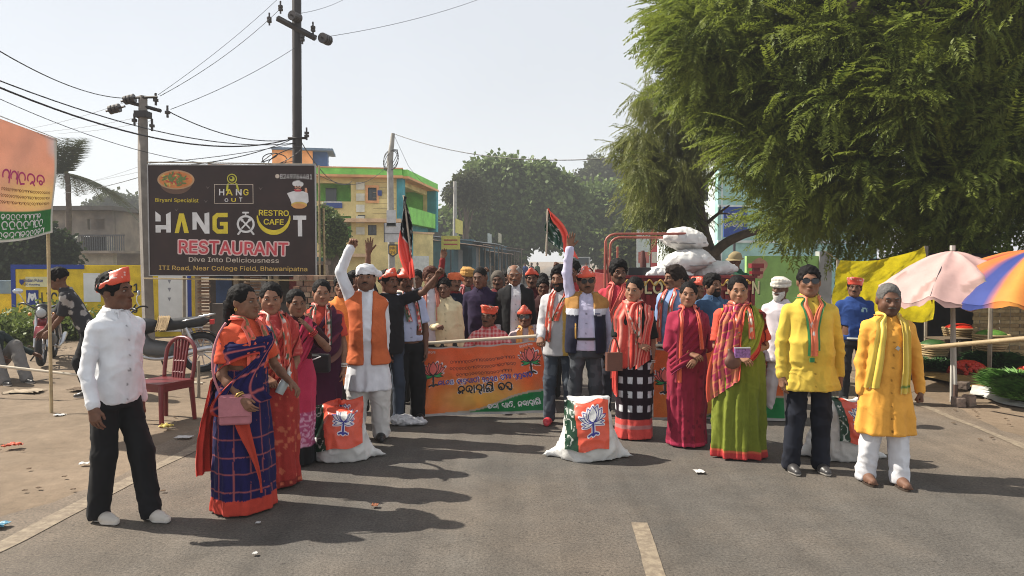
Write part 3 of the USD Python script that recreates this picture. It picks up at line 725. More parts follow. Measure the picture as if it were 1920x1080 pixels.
def bangles(P, s, n, c, r=.034):
    S, E, Wr, U, V, pose, pal = P['arms'][s]
    for i in range(n):
        t = trimesh.creation.torus(P['ar'][2] * P['h'] + .007 + .002 * i, .0042, 18, 6); t.apply_transform(trimesh.geometry.align_vectors([0, 0, 1], V)); t.apply_translation(Wr - V * (.022 + .014 * i))
        part(P['root'], 'bangle', t, mat('bangle_' + c, {'gold': (.55, .36, .10), 'red': (.45, .03, .03), 'white': (.7, .68, .62), 'green': (.05, .2, .08)}[c], .3, metal=.6 if c == 'gold' else 0.0), True, world=False)
# ---------------------------------------------------------------- ground, road, markings
rng = np.random.default_rng(7)
def lateral(v): return v[..., 0] * RN[0] + v[..., 1] * RN[1]
def along(v): return v[..., 0] * RD[0] + v[..., 1] * RD[1]
RL, RR = -3.62, 4.62                                             # the asphalt's edges beside the camera's line
xs = np.unique(np.r_[-1500, -400, -120, -60, -35, np.arange(-24, 24.01, .16), 35, 60, 120, 400, 1500]); ys = np.unique(np.r_[-60, -8, np.arange(1.2, 26, .16), np.arange(26, 60, 1.0), 70, 90, 130, 200, 400, 900, 2500])
GX, GY = np.meshgrid(xs, ys, indexing='ij'); P3 = np.stack([GX, GY, 0 * GX], -1); la = lateral(P3)
off_road = np.clip(np.maximum(RL - .1 - la, la - RR - .1) / .8, 0, 1) * (GY > 0) * (np.abs(GX) < 24) * (GY < 26)
P3[..., 2] = -.006 + off_road * ((meshkit.fbm(P3 * [1.6, 1.6, 1], 4, 3) - .42) * .10 + (meshkit.fbm(P3 * [6, 6, 1], 2, 5) - .5) * .03) * np.clip((24 - np.abs(GX)) / 4, 0, 1) * np.clip((26 - GY) / 4, 0, 1)
P3[..., 2] = np.where(off_road > 0, np.maximum(P3[..., 2], -.03), -.006)
def ground_mat(name, c1, c2, c3, speck, bump):
    return usdkit.material(stage, '/World/Looks/' + name, {
        'g': ('geometry', {}), 'n1': ('noise_texture', {'scale': .55, 'detail': 6.0, 'roughness': .62}), 'n2': ('noise_texture', {'scale': 7.0, 'detail': 6.0, 'roughness': .7}), 'n3': ('noise_texture', {'scale': 95.0, 'detail': 3.0, 'roughness': .7}),
        'r1': ('rgb_ramp', {'ramp': [(.30, c1), (.52, c2), (.74, c3)]}), 'mr': ('map_range', {'from_min': .3, 'from_max': .7, 'to_min': .82, 'to_max': 1.16, 'clamp': True}),
        'ms': ('map_range', {'from_min': .3, 'from_max': .7, 'to_min': 1 - speck, 'to_max': 1 + speck, 'clamp': True}), 'mm': ('math', {'math_type': 'multiply'}), 'c': ('combine_color', {'color_type': 'rgb'}),
        'm': ('mix_color', {'blend_type': 'multiply', 'fac': 1.0, 'use_clamp': False}), 'ad': ('math', {'math_type': 'multiply_add', 'value2': .5}), 'b': ('bump', {'strength': bump, 'distance': .012}), 'p': ('principled_bsdf', {'roughness': .9, 'specular_ior_level': .25})},
        [('g.position', 'n1.vector'), ('g.position', 'n2.vector'), ('g.position', 'n3.vector'), ('n1.fac', 'r1.fac'), ('n2.fac', 'mr.value'), ('n3.fac', 'ms.value'), ('mr.result', 'mm.value1'), ('ms.result', 'mm.value2'),
         ('mm.value', 'c.r'), ('mm.value', 'c.g'), ('mm.value', 'c.b'), ('r1.color', 'm.a'), ('c.color', 'm.b'), ('m.result', 'p.base_color'), ('n3.fac', 'ad.value1'), ('n2.fac', 'ad.value3'), ('ad.value', 'b.height'), ('b.normal', 'p.normal')], surface='p.BSDF')
DIRT = ground_mat('dirt', (.120, .088, .058), (.172, .128, .087), (.222, .168, .118), .18, .5)
single('ground', grid(P3), DIRT, kind='structure', smooth=True)
# the road: dusty grey asphalt whose edges crumble into the dirt
ya = np.r_[np.arange(-6, 40, .25), np.arange(40, 240, 4.0)]
eL = RL + (meshkit.fbm(np.c_[ya * .9, 0 * ya, 0 * ya], 4, 1) - .5) * .5; eR = RR + (meshkit.fbm(np.c_[ya * .9, 0 * ya + 7, 0 * ya], 4, 2) - .5) * .5
k = np.linspace(0, 1, 9)[None, :, None]
A_ = RD * ya[:, None] + RN * eL[:, None]; B_ = RD * ya[:, None] + RN * eR[:, None]
ROADP = A_[:, None] * (1 - k) + B_[:, None] * k
ASPH = usdkit.material(stage, '/World/Looks/asphalt', {
    'g': ('geometry', {}), 'sx': ('separate_xyz', {}), 'n1': ('noise_texture', {'scale': .35, 'detail': 6.0, 'roughness': .6}), 'n2': ('noise_texture', {'scale': 3.2, 'detail': 7.0, 'roughness': .68}), 'n3': ('noise_texture', {'scale': 60.0, 'detail': 4.0, 'roughness': .85}), 'v': ('voronoi_texture', {'scale': 120.0}),
    'lat': ('math', {'math_type': 'multiply_add', 'value2': -.064, 'value3': 0.0}), 'lc': ('math', {'math_type': 'subtract', 'value2': .5}), 'la': ('math', {'math_type': 'absolute'}),
    'ed': ('map_range', {'from_min': 2.2, 'from_max': 4.2, 'to_min': 0.0, 'to_max': .75, 'clamp': True}),
    'du': ('map_range', {'from_min': .38, 'from_max': .66, 'to_min': -.10, 'to_max': .50, 'clamp': True}), 'sum': ('math', {'math_type': 'add', 'use_clamp': True}),
    'dust': ('mix_color', {'a': (.082, .074, .064), 'b': (.150, .114, .080)}), 'mr': ('map_range', {'from_min': .3, 'from_max': .7, 'to_min': .80, 'to_max': 1.18, 'clamp': True}),
    'ms': ('map_range', {'from_min': .34, 'from_max': .66, 'to_min': .50, 'to_max': 1.50, 'clamp': True}), 'mm': ('math', {'math_type': 'multiply'}), 'c': ('combine_color', {'color_type': 'rgb'}),
    'm': ('mix_color', {'blend_type': 'multiply', 'fac': 1.0, 'use_clamp': False}), 'vc': ('voronoi_texture', {'scale': .8, 'feature': 'distance_to_edge'}), 'dn': ('vector_math', {'math_type': 'multiply_add', 'vector2': (.35, .35, .35)}), 'cr': ('map_range', {'from_min': .002, 'from_max': .010, 'to_min': .86, 'to_max': 1.0, 'clamp': True}), 'pv': ('noise_texture', {'scale': 26.0, 'detail': 2.0, 'roughness': .6}), 'pr': ('map_range', {'from_min': .26, 'from_max': .36, 'to_min': .45, 'to_max': 1.0, 'clamp': True}), 'cp': ('math', {'math_type': 'multiply'}), 'm3': ('math', {'math_type': 'multiply'}), 'tm': ('mapping', {'scale': (2.3, .10, 1.0), 'rotation': (0.0, 0.0, .064)}), 'tn': ('noise_texture', {'scale': 1.0, 'detail': 4.0, 'roughness': .6}), 'tr': ('map_range', {'from_min': .34, 'from_max': .66, 'to_min': .80, 'to_max': 1.16, 'clamp': True}), 'm4': ('math', {'math_type': 'multiply'}), 'b': ('bump', {'strength': .8, 'distance': .008}), 'p': ('principled_bsdf', {'roughness': .82, 'specular_ior_level': .35})},
    [('g.position', 'n1.vector'), ('g.position', 'n2.vector'), ('g.position', 'n3.vector'), ('g.position', 'sx.vector'), ('sx.y', 'lat.value1'), ('sx.x', 'lat.value3'), ('lat.value', 'lc.value1'), ('lc.value', 'la.value1'), ('la.value', 'ed.value'),
     ('n1.fac', 'du.value'), ('ed.result', 'sum.value1'), ('du.result', 'sum.value2'), ('sum.value', 'dust.fac'), ('n2.fac', 'mr.value'), ('n3.fac', 'ms.value'), ('mr.result', 'mm.value1'), ('ms.result', 'mm.value2'),
     ('n2.color', 'dn.vector1'), ('g.position', 'dn.vector3'), ('dn.vector', 'vc.vector'), ('vc.distance', 'cr.value'), ('g.position', 'pv.vector'), ('pv.fac', 'pr.value'), ('cr.result', 'cp.value1'), ('pr.result', 'cp.value2'), ('mm.value', 'm3.value1'), ('cp.value', 'm3.value2'), ('g.position', 'tm.vector'), ('tm.vector', 'tn.vector'), ('tn.fac', 'tr.value'), ('m3.value', 'm4.value1'), ('tr.result', 'm4.value2'), ('m4.value', 'c.r'), ('m4.value', 'c.g'), ('m4.value', 'c.b'), ('dust.result', 'm.a'), ('c.color', 'm.b'), ('m.result', 'p.base_color'), ('n3.fac', 'b.height'), ('b.normal', 'p.normal')], surface='p.BSDF')
single('road', grid(ROADP), ASPH, kind='structure')
PAINT = usdkit.material(stage, '/World/Looks/worn_paint', {
    'g': ('geometry', {}), 'n': ('noise_texture', {'scale': 16.0, 'detail': 6.0, 'roughness': .75}), 'n1': ('noise_texture', {'scale': 1.3, 'detail': 3.0}), 'r': ('map_range', {'from_min': .36, 'from_max': .58, 'to_min': 0.0, 'to_max': .95, 'clamp': True}),
    'd': ('mix_color', {'a': (.25, .205, .145), 'b': (.15, .118, .086)}), 'p': ('principled_bsdf', {'roughness': .8, 'specular_ior_level': .3})},
    [('g.position', 'n.vector'), ('n.fac', 'r.value'), ('r.result', 'd.fac'), ('d.result', 'p.base_color')], surface='p.BSDF')
def line(lat, y0, y1, w, seed, rag=.02):
    y = np.arange(y0, y1, .08 if y1 < 60 else .4); a = lat - w / 2 + (meshkit.fbm(np.c_[y * 6, 0 * y, 0 * y], 3, seed) - .5) * rag; b = lat + w / 2 + (meshkit.fbm(np.c_[y * 6, 0 * y + 3, 0 * y], 3, seed) - .5) * rag
    p = np.stack([RD * y[:, None] + RN * a[:, None], RD * y[:, None] + RN * b[:, None]], 1) + [0, 0, .004]
    return grid(p)
LL = lateral(G(0, 1025)); LR = lateral(G(1800, 789)); LCN = lateral(G(1199, 980))
single('edge_line', line(LL, 1.5, 60, .13, 5, .07), PAINT, kind='structure')
single('edge_line', line(LR, 1.5, 60, .10, 9, .07), PAINT, kind='structure')
for i, (a, b) in enumerate(((1.4, along(G(1199, 978))), (11.0, 14.0), (20, 23), (29, 32), (38, 41))):
    single('centre_line', line(LCN, a, b, .105, 20 + i, .012), PAINT, kind='structure')
# ---------------------------------------------------------------- buildings
class Face:
    """An upright plane through p with the horizontal direction u: turns pixels into places on it."""
    def __init__(s, p, u): s.p = np.array([p[0], p[1], 0.0]); s.u = np.array([u[0], u[1], 0.0]); s.u /= np.linalg.norm(s.u); s.n = np.array([s.u[1], -s.u[0], 0]); s.n *= -np.sign(s.n @ s.p) or 1
    def hit(s, px, py):
        d = ray(px, py); o = np.array([0, 0, CH]); t = ((s.p - o) @ s.n) / (d @ s.n); q = o + d * t
        return (q - s.p) @ s.u, q[2]
    def box(s, u0, u1, z0, z1, n0, n1):
        """A box on the plane from n0 to n1 metres out of it (towards the camera)."""
        P = [s.p + s.u * u + s.n * n + np.array([0, 0, z]) for n in (n0, n1) for u, z in ((u0, z0), (u1, z0), (u1, z1), (u0, z1))]
        f = [(0, 1, 2), (0, 2, 3), (4, 6, 5), (4, 7, 6), (0, 4, 5), (0, 5, 1), (1, 5, 6), (1, 6, 2), (2, 6, 7), (2, 7, 3), (3, 7, 4), (3, 4, 0)]
        m = trimesh.Trimesh(P, f, process=False)
        if m.volume < 0: m.invert()
        return m
    def pbox(s, px0, px1, py0, py1, n0, n1):
        a, b = s.hit(px0, py1), s.hit(px1, py0); return s.box(min(a[0], b[0]), max(a[0], b[0]), a[1], b[1], n0, n1)
    def map(s): return plane_map(s.p, s.u, (0, 0, 1))
def wallmat(name, c, rough=.85, vary=.24, tint=None, scale=1.6): return mat(name, c, rough, vary, scale, bump=.25, bscale=14, tint=tint)
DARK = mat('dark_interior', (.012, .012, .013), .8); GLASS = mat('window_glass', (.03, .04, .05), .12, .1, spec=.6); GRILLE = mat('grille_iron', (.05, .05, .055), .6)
def framed_wall(face, u0, u1, z0, z1, holes, th=.25):
    """A wall with real openings: the wall's outline minus the holes, extruded."""
    poly = sbox(u0, z0, u1, z1)
    for h in holes: poly = poly.difference(sbox(*h))
    m = extr(poly, th); v = m.vertices
    w = face.p + v[:, :1] * face.u + np.array([0, 0, 1.0]) * v[:, 1:2] - face.n * v[:, 2:3]
    t = trimesh.Trimesh(w, m.faces, process=False)
    if t.volume < 0: t.invert()
    return t
def window(face, h, parent, frame=None, bars=2, surround=None):
    u0, z0, u1, z1 = h; f = frame or GRILLE
    w = part(parent, 'window', face.box(u0, u1, z0, z1, -.20, -.18), GLASS)
    fr = [face.box(u0, u0 + .05, z0, z1, -.17, -.08), face.box(u1 - .05, u1, z0, z1, -.17, -.08), face.box(u0 + .05, u1 - .05, z1 - .05, z1, -.17, -.08), face.box(u0 + .05, u1 - .05, z0, z0 + .05, -.17, -.08)]
    for i in range(1, bars): fr.append(face.box(u0 + (u1 - u0) * i / bars - .025, u0 + (u1 - u0) * i / bars + .025, z0 + .05, z1 - .05, -.165, -.09))
    part(w, 'frame', cat(fr), f)
    if surround: 
        s = .12; part(w, 'surround', cat([face.box(u0 - s, u0, z0 - s, z1 + s, 0, .04), face.box(u1, u1 + s, z0 - s, z1 + s, 0, .04), face.box(u0, u1, z1, z1 + s, 0, .04), face.box(u0, u1, z0 - s, z0, 0, .05)]), surround)
# -- the green and cream house behind the restaurant sign
cream = wallmat('cream_wall', (.68, .55, .24), tint=(.58, .46, .20)); green = wallmat('green_wall', (.22, .58, .10)); orangew = wallmat('orange_trim', (.68, .34, .15)); teal = wallmat('teal_wall', (.05, .26, .30)); slabm = wallmat('peach_slab', (.60, .40, .24))
C = W(745, 480, 38)
FA = Face(C, (-.985, -.17)); FB = Face(C, (.112, .994))
hb = thing('house', 'two storey cream and lime green house with balconies behind the restaurant sign', 'house', C * [1, 1, 0])
uL = 9.0; zt = FA.hit(745, 318)[1]; zb = FA.hit(745, 335)[1]; zf = FA.hit(745, 414)[1]; 
h1 = [*FA.hit(658, 378), *FA.hit(600, 343)]; h1 = (min(h1[0], h1[2]), h1[1], 8.6, h1[3]); w1 = FA.hit(690, 376) + FA.hit(706, 352); w1 = (min(w1[0], w1[2]), w1[1], max(w1[0], w1[2]), w1[3])
h2 = (h1[0], FA.hit(650, 446)[1], 8.6, FA.hit(650, 405)[1]); w2 = FA.hit(690, 441) + FA.hit(706, 422); w2 = (min(w2[0], w2[2]), w2[1], max(w2[0], w2[2]), w2[3])
sh_ = (h1[0] + .3, 0.02, 8.4, 2.0)
part(hb, 'front_wall', framed_wall(FA, .0, uL, 0, zb, [h1, w1, h2, w2, sh_]), cream)
part(hb, 'parapet', FA.box(-.25, uL, zb + .12, zt, -.2, .25), green); part(hb, 'cornice', FA.box(-.3, uL, zb, zb + .12, -.2, .45), orangew)
part(hb, 'parapet_cap', FA.box(-.3, uL, zt, zt + .06, -.22, .28), orangew)
part(hb, 'floor_slab', FA.box(-.2, uL, zf - .10, zf + .08, 0, .5), slabm)
part(hb, 'floor_slab', FA.box(1.5, uL, FA.hit(650, 478)[1] - .1, FA.hit(650, 478)[1] + .06, 0, .5), slabm)
part(hb, 'balcony_back_wall', FA.box(h1[0] - .3, 8.9, zf, zb, -1.8, -1.7), green); part(hb, 'balcony_back_wall', FA.box(h1[0] - .3, 8.9, 2.2, zf - .2, -1.8, -1.7), green)
part(hb, 'balcony_side_wall', FA.box(h1[0] - .35, h1[0] - .25, 0, zb, -1.7, -.26), green); part(hb, 'shop_back', FA.box(h1[0], 8.6, 0, 2.2, -1.7, -1.6), teal)
window(FA, w1, hb, bars=2, surround=orangew); window(FA, w2, hb, bars=2)
F2 = Face(C - FA.n * 1.5, (-.985, -.17))
for z in (zf + .25, 2.35): part(hb, 'balcony_door', F2.box(h1[0] + .8, h1[0] + 1.35, z, z + 1.5, -.2, -.10), GLASS)
for i in range(5):
    a = FA.hit(676, 340 + i * 21); part(hb, 'vent_tile', FA.box(a[0] - .2, a[0] + .22, a[1] - .42, a[1] - .05, .0, .05), wallmat('pale_tile', (.6, .58, .48)))
for zz, a in ((FA.hit(690, 345)[1], 1.6), (FA.hit(690, 406)[1] - .02, 1.6)): part(hb, 'ventilator', FA.box(a, a + .35, zz - .09, zz + .09, .002, .03), DARK)
for i in range(7): part(hb, 'wall_groove', FA.box(.05, 1.2, zf + .35 + i * .26, zf + .37 + i * .26, -.01, .012), wallmat('groove', (.34, .26, .13)))
sg = FA.pbox(607, 642, 381, 390, .06, .10); part(hb, 'balcony_sign', sg, mat('blue_sign', (.03, .06, .22))); part(hb, 'balcony_sign', FA.pbox(608, 641, 378, 380.3, .06, .10), mat('pale_sign', (.5, .5, .52)))
part(hb, 'wall_sign', FA.pbox(708, 716, 357, 367, .01, .06), mat('blue_sign', (.03, .06, .22)))
# the side that runs away along the road
DB = 7.3
g1 = FB.hit(766, 410) + FB.hit(795, 348); s1 = (g1[0], zf + .05, g1[2], zb - .1)
part(hb, 'side_wall', framed_wall(FB, .0, DB, 0, zb, [(.9, zf + .75, DB - .5, zb - .25), (1.0, 2.2, 2.6, zf - .3)]), cream)
part(hb, 'side_parapet', FB.box(.0, DB, zb + .12, zt, -.2, .55), green); part(hb, 'side_cornice', FB.box(.0, DB, zb, zb + .12, -.2, .6), orangew)
part(hb, 'side_balcony_wall', FB.box(.5, DB - .1, zf - .1, zf + .75, .0, .5), green); part(hb, 'side_back_wall', FB.box(.5, DB - .2, zf, zb, -1.6, -1.5), green)
part(hb, 'balcony_end_wall', FB.box(DB - .45, DB - .3, zf, zb, -1.5, -.26), green); part(hb, 'balcony_end_wall', FA.box(8.75, 8.9, 0, zb, -1.7, -.26), green); part(hb, 'balcony_ceiling', FB.box(.3, DB - .3, zb - .05, zb - .01, -1.5, -.26), slabm)
part(hb, 'corner_column', FB.box(-.05, .5, zf - .1, zb, .0, .3), teal); part(hb, 'corner_column', FB.box(DB - .5, DB, zf - .3, zb, .0, .56), teal)
part(hb, 'side_ground_wall', FB.box(.6, DB - .5, 2.0, zf - .1, .01, .05), teal)
F3 = Face(C - FB.n * 1.3, (.112, .994)); part(hb, 'side_door', F3.box(3.2, 4.2, zf + .1, zb - .5, -.2, -.15), GLASS)
poly = [C + FA.u * uL, C, C + FB.u * DB, C + FA.u * uL + FB.u * DB]
rf = extr(Polygon([(p[0], p[1]) for p in poly]).buffer(-.3), .1); rf.apply_translation((0, 0, zb)); part(hb, 'roof', rf, slabm)
bw = extr(Polygon([(p[0], p[1]) for p in poly]).buffer(-2.0), zb - .05); part(hb, 'inner_wall', bw, cream)
FR = Face(W(615, 480, 41), (-.985, -.17)); a, b = FR.hit(586, 314), FR.hit(546, 282)
rr = part(hb, 'roof_room', FR.box(a[0], b[0] + 1, zb, b[1], -2.0, 0), orangew); part(rr, 'roof_slab', FR.box(a[0] - 1.1, b[0] + 1, b[1], b[1] + .12, -2.2, .3), mat('slab_blue', (.10, .16, .25)))
part(hb, 'stair_door', FR.box(a[0] - .75, a[0], zb, b[1], -1.6, -.3), mat('door_blue', (.04, .10, .28)))
# -- cream boundary wall and shops beyond it
bwl = thing('boundary_wall', 'plain cream plastered wall at the corner beyond the green house', 'wall', W(780, 480, 44) * [1, 1, 0])
FW = Face(W(745, 480, 40), (.55, .85)); a, b = FW.hit(745, 460), FW.hit(812, 436)
part(bwl, 'wall', FW.box(a[0] - 1, b[0], 0, b[1] - .1, -.25, 0), cream); part(bwl, 'coping', FW.box(a[0] - 1, b[0] + .05, b[1] - .1, b[1], -.3, .05), slabm); part(bwl, 'painted_panel', FW.box(a[0] + .5, b[0] - .4, .9, 2.0, .0, .015), mat('whitewash', (.55, .55, .52), .9))
tin = mat('tin_sheet', (.10, .11, .12), .6, .3, 3); rust = mat('rusty_tin', (.13, .085, .06), .7, .4, 4)
shop_cols = [((.05, .12, .15), 'teal shuttered'), ((.08, .08, .085), 'dark open fronted'), ((.20, .15, .10), 'brown boarded'), ((.10, .13, .16), 'grey blue'), ((.06, .06, .06), 'black tarpaulined')]
for i, (c, nm) in enumerate(shop_cols):
    y0 = 46 + i * 8.0; p0 = RD * y0 + RN * (-6.6 + i * .25) + np.array([0, 0, 0]); FS = Face(p0, RD[:2]); t = thing('roadside_shop', f'{nm} roadside stall shop, {["first", "second", "third", "fourth", "farthest"][i]} in the far left row', 'shop', p0)
    hh = 3.0 + .35 * math.sin(i * 2.1)
    part(t, 'wall', cat([FS.box(0, 7.6, 0, hh, -4, -3.9), FS.box(0, .12, 0, hh, -3.9, 0), FS.box(7.48, 7.6, 0, hh, -3.9, 0), FS.box(.12, 2.4, 0, hh, -.1, 0)]), mat('shop_paint', c, .8, .3, 1.5))
    part(t, 'shutter', FS.box(2.5, 5.2, 0, hh - .5, -.15, -.08), mat('shutter_grey', (.16, .17, .18), .5)); part(t, 'counter', FS.box(5.3, 7.4, 0, .95, -.4, .1), mat('counter_wood', (.15, .10, .06)))
    P_ = np.stack([np.stack([FS.p + FS.u * u + FS.n * (-4.2 + w * 6.0) + np.array([0, 0, hh + .4 - w * .75 + .03 * math.sin(u * 14)]) for w in (0, .5, 1)]) for u in np.linspace(-.2, 7.8, 60)]); part(t, 'tin_roof', sheet(P_, .02), tin if i % 2 else rust)
    for u in (.3, 3.8, 7.3): part(t, 'roof_post', tube([FS.p + FS.u * u + FS.n * 1.6, FS.p + FS.u * u + FS.n * 1.6 + np.array([0, 0, hh - .32])], .05, 6), mat('post_wood', (.20, .15, .10)))
    if i in (0, 2, 3): part(t, 'signboard', FS.box(1.0, 4.2, hh + .5, hh + 1.4, .0, .06), mat('shop_sign_%d' % i, [(.55, .50, .12), 0, (.35, .40, .38), (.45, .42, .30)][i]))
    part(t, 'goods', cat([bx(FS.p + FS.u * (5.4 + .4 * j) + FS.n * -.2 + np.array([0, 0, 1.1 + .05 * (j % 2)]), (.3, .3, .3)) for j in range(5)]), mat('goods_mixed', (.3, .2, .12), .7, .5, 9))
ys_ = thing('shop_sign', 'small yellow shop sign on a post above the far stalls', 'sign', W(845, 480, 44) * [1, 1, 0]); q = W(845, 455, 44)
part(ys_, 'board', bx(q, (1.1, .05, .8)), mat('sign_yellow', (.55, .48, .10))); part(ys_, 'post', tube([q * [1, 1, 0] + [0, .06, 0], q + [0, .06, .3]], .04, 6), GRILLE)
for i in range(2): part(ys_, 'lettering', bx(q + [0, -.03, .15 - .25 * i], (.8, .01, .08)), mat('sign_red', (.35, .05, .04)))
# -- old houses at the far left
ob = thing('old_house', 'weathered brown two storey house with a dark iron balcony at far left', 'house', W(150, 480, 46) * [1, 1, 0]); FO = Face(W(212, 480, 46), (-1, .06)); old = wallmat('stained_plaster', (.22, .18, .14), tint=(.12, .10, .085)); oldp = wallmat('lower_plaster', (.38, .35, .29), tint=(.28, .25, .2))
u1 = FO.hit(80, 480)[0]; z3 = FO.hit(150, 395)[1]; z2 = FO.hit(150, 443)[1]; z1 = FO.hit(150, 472)[1]
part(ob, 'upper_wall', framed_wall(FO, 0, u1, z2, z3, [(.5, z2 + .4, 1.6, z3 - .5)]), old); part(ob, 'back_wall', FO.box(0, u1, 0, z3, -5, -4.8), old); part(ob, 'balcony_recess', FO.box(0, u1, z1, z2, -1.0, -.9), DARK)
for u in (0.1, 2.0, 3.6, u1 - .3): part(ob, 'pillar', FO.box(u, u + .3, z1, z2, -.3, -.02), oldp)
part(ob, 'lower_wall', FO.box(0, u1, 0, z1 - .1, -.4, 0), oldp); part(ob, 'balcony_floor', FO.box(-1.3, u1, z1 - .1, z1 + .05, -1, 1.0), old); part(ob, 'roof_slab', FO.box(-.3, u1, z3, z3 + .25, -5, .6), wallmat('slab_dark', (.09, .08, .07)))
part(ob, 'side_wall', FO.box(0, .2, z1, z3, -4.8, -.3), old)
for i in range(34): 
    u = -1.25 + i * .14; part(ob, 'baluster', FO.box(u, u + .045, z1 + .05, z1 + .95, .86, .90), GRILLE)
part(ob, 'handrail', FO.box(-1.3, u1, z1 + .95, z1 + 1.02, .84, .92), GRILLE)
wb = thing('white_house', 'white two storey house with small shuttered windows behind the concrete pole', 'house', W(240, 480, 62) * [1, 1, 0]); FH = Face(W(272, 480, 62), (-1, 0.0)); white = wallmat('whitewashed_wall', (.50, .51, .52), tint=(.42, .43, .43))
uw = FH.hit(203, 480)[0]; zt2 = FH.hit(240, 404)[1]; ww = [FH.hit(x, y) for x, y in ((262, 428), (248, 413), (260, 470), (248, 452))]
holes = [(ww[0][0], ww[0][1], ww[1][0], ww[1][1]), (ww[2][0], ww[2][1], ww[3][0], ww[3][1])]
part(wb, 'wall', framed_wall(FH, -4, uw, 0, zt2, holes), white); part(wb, 'back_wall', FH.box(-4, uw, 0, zt2 - .5, -6, -5.8), white); part(wb, 'floor_band', FH.box(-4, uw + .1, FH.hit(240, 441)[1], FH.hit(240, 438)[1], 0, .35), white)
for h in holes: window(FH, h, wb, frame=mat('shutter_brown', (.14, .07, .06)))
part(wb, 'parapet_block', FH.box(uw - 1.2, uw + .4, FH.hit(240, 430)[1], FH.hit(240, 408)[1], .0, .4), white); part(wb, 'lean_to_roof', FH.box(.2, uw, FH.hit(240, 490)[1], FH.hit(240, 479)[1], .0, 1.5), mat('shed_grey', (.14, .15, .15)))
# -- the painted wall with the insurance advertisement
Yw = 17.0; FL = Face((W(20, 480, Yw)[0], Yw), (1, 0)); wl = thing('painted_wall', 'yellow boundary wall with blue border and painted insurance advertisement', 'wall', (W(20, 480, Yw)[0], Yw, 0))
yel = mat('wall_yellow', (.58, .40, .02), .85, .28, 3.0, bump=.2, bscale=12); blue = mat('wall_blue', (.022, .045, .22), .85, .12, 3); wht = mat('wall_white', (.58, .58, .56), .85, .10, 3); ink = mat('sign_ink', (.012, .012, .02), .8); navy = mat('ink_navy', (.012, .03, .17), .7)
X0, X1 = 0.0, FL.hit(358, 480)[0]; ztw = FL.hit(100, 497)[1]
part(wl, 'wall', FL.box(X0, X1, -.1, ztw, -.25, 0), yel); part(wl, 'top_border', FL.box(X0, FL.hit(158, 497)[0], ztw - .09, ztw + .01, .0, .012), blue); part(wl, 'left_border', FL.box(X0, X0 + .10, -.1, ztw - .09, .0, .012), blue); part(wl, 'right_border', FL.box(X1 - .09, X1, -.1, ztw, .0, .012), blue)
part(wl, 'white_panel', FL.box(*[FL.hit(288, 0)[0], FL.hit(344, 0)[0]], .1, FL.hit(0, 517)[1], .0, .010), wht); part(wl, 'white_panel', FL.box(FL.hit(146, 0)[0], FL.hit(178, 0)[0], FL.hit(0, 566)[1], FL.hit(0, 512)[1], .0, .008), wht)
mp = FL.map()
def wtext(s, px, py, hpx, m, ang=0, parent=wl, name='lettering', bold=True, wpx=None, off=.006):
    a = FL.hit(px, py); b = FL.hit(px, py - hpx); pl = text_poly(s, b[1] - a[1], bold)
    if wpx: pl = fitw(pl, FL.hit(px + wpx, py)[0] - a[0], b[1] - a[1])
    part(parent, name, mp(flat(put(pl, a[0], a[1], ang)), off), m)
wtext('LIC', 78, 570, 22, ink, wpx=30); wtext('Indian Pulse', 45, 529, 6.5, navy, wpx=36, off=.012); wtext('LIC Housing', 45, 536, 4.5, navy, wpx=30, off=.012)
part(wl, 'pale_plate', FL.box(FL.hit(36, 0)[0], FL.hit(83, 0)[0], FL.hit(0, 538)[1], FL.hit(0, 519)[1], .0, .009), mat('plate_cream', (.56, .52, .30), .8)); a = FL.hit(41, 529); part(wl, 'emblem', mp(flat(put(Polygon([(-.05, .06), (.05, .06), (.05, -.01), (0, -.07), (-.05, -.01)]), a[0], a[1])), .012), navy)
a, b = FL.hit(50, 572), FL.hit(72, 544); part(wl, 'emblem', FL.box(a[0], b[0], a[1], b[1], .0, .010), navy); cx, cz = (a[0] + b[0]) / 2, (a[1] + b[1]) / 2
part(wl, 'emblem_hands', mp(flat(unary_union([LineString([(cx - .09, cz - .1), (cx - .06, cz + .09), (cx, cz - .05), (cx + .06, cz + .09), (cx + .09, cz - .1)]).buffer(.022), Point(cx, cz + .06).buffer(.03)])), .013), wht)
wtext('HOUSING FINANCE LTD', 52, 578, 4, navy, wpx=54); 
a, b = FL.hit(52, 584), FL.hit(108, 580); part(wl, 'pale_plate', FL.box(a[0], b[0], a[1], b[1], 0, .008), mat('plate_cream', (.56, .52, .30), .8)); wtext('Insurance and housing', 53, 584, 3.2, navy, wpx=52, off=.012)
for i, (px, py, s) in enumerate(((248, 548, '1'), (236, 586, '2'), (246, 586, '6'))): wtext(s, px, py, 15 if i else 16, ink)
for i, yy in enumerate((540, 555, 573)):
    for j in range(2): wtext(('Notice', 'Office')[j], 303 + 2 * j, yy + j * 7, 3.6, mat('faded_ink', (.22, .22, .24), .9), wpx=18)
    a = FL.hit(318, yy - 12); part(wl, 'emblem', mp(flat(put(Polygon([(-.04, .04), (.04, .04), (0, -.05)]), a[0], a[1])), .012), mat('faded_ink', (.22, .22, .24), .9))
lw = thing('low_wall', 'low yellow wall with a grey blue top at the left edge behind the seated man', 'wall', (-13.2, 17.4, 0)); FQ = Face((-12.2, 17.3), (1, 0)); part(lw, 'wall', FQ.box(-4, .85, -.1, .95, -.25, 0), yel); part(lw, 'band', FQ.box(-4, .86, .95, 1.25, -.26, .01), mat('slate_blue', (.16, .22, .27), .85)); part(lw, 'plinth', FQ.box(-4, .87, -.1, .12, -.1, .03), wht)
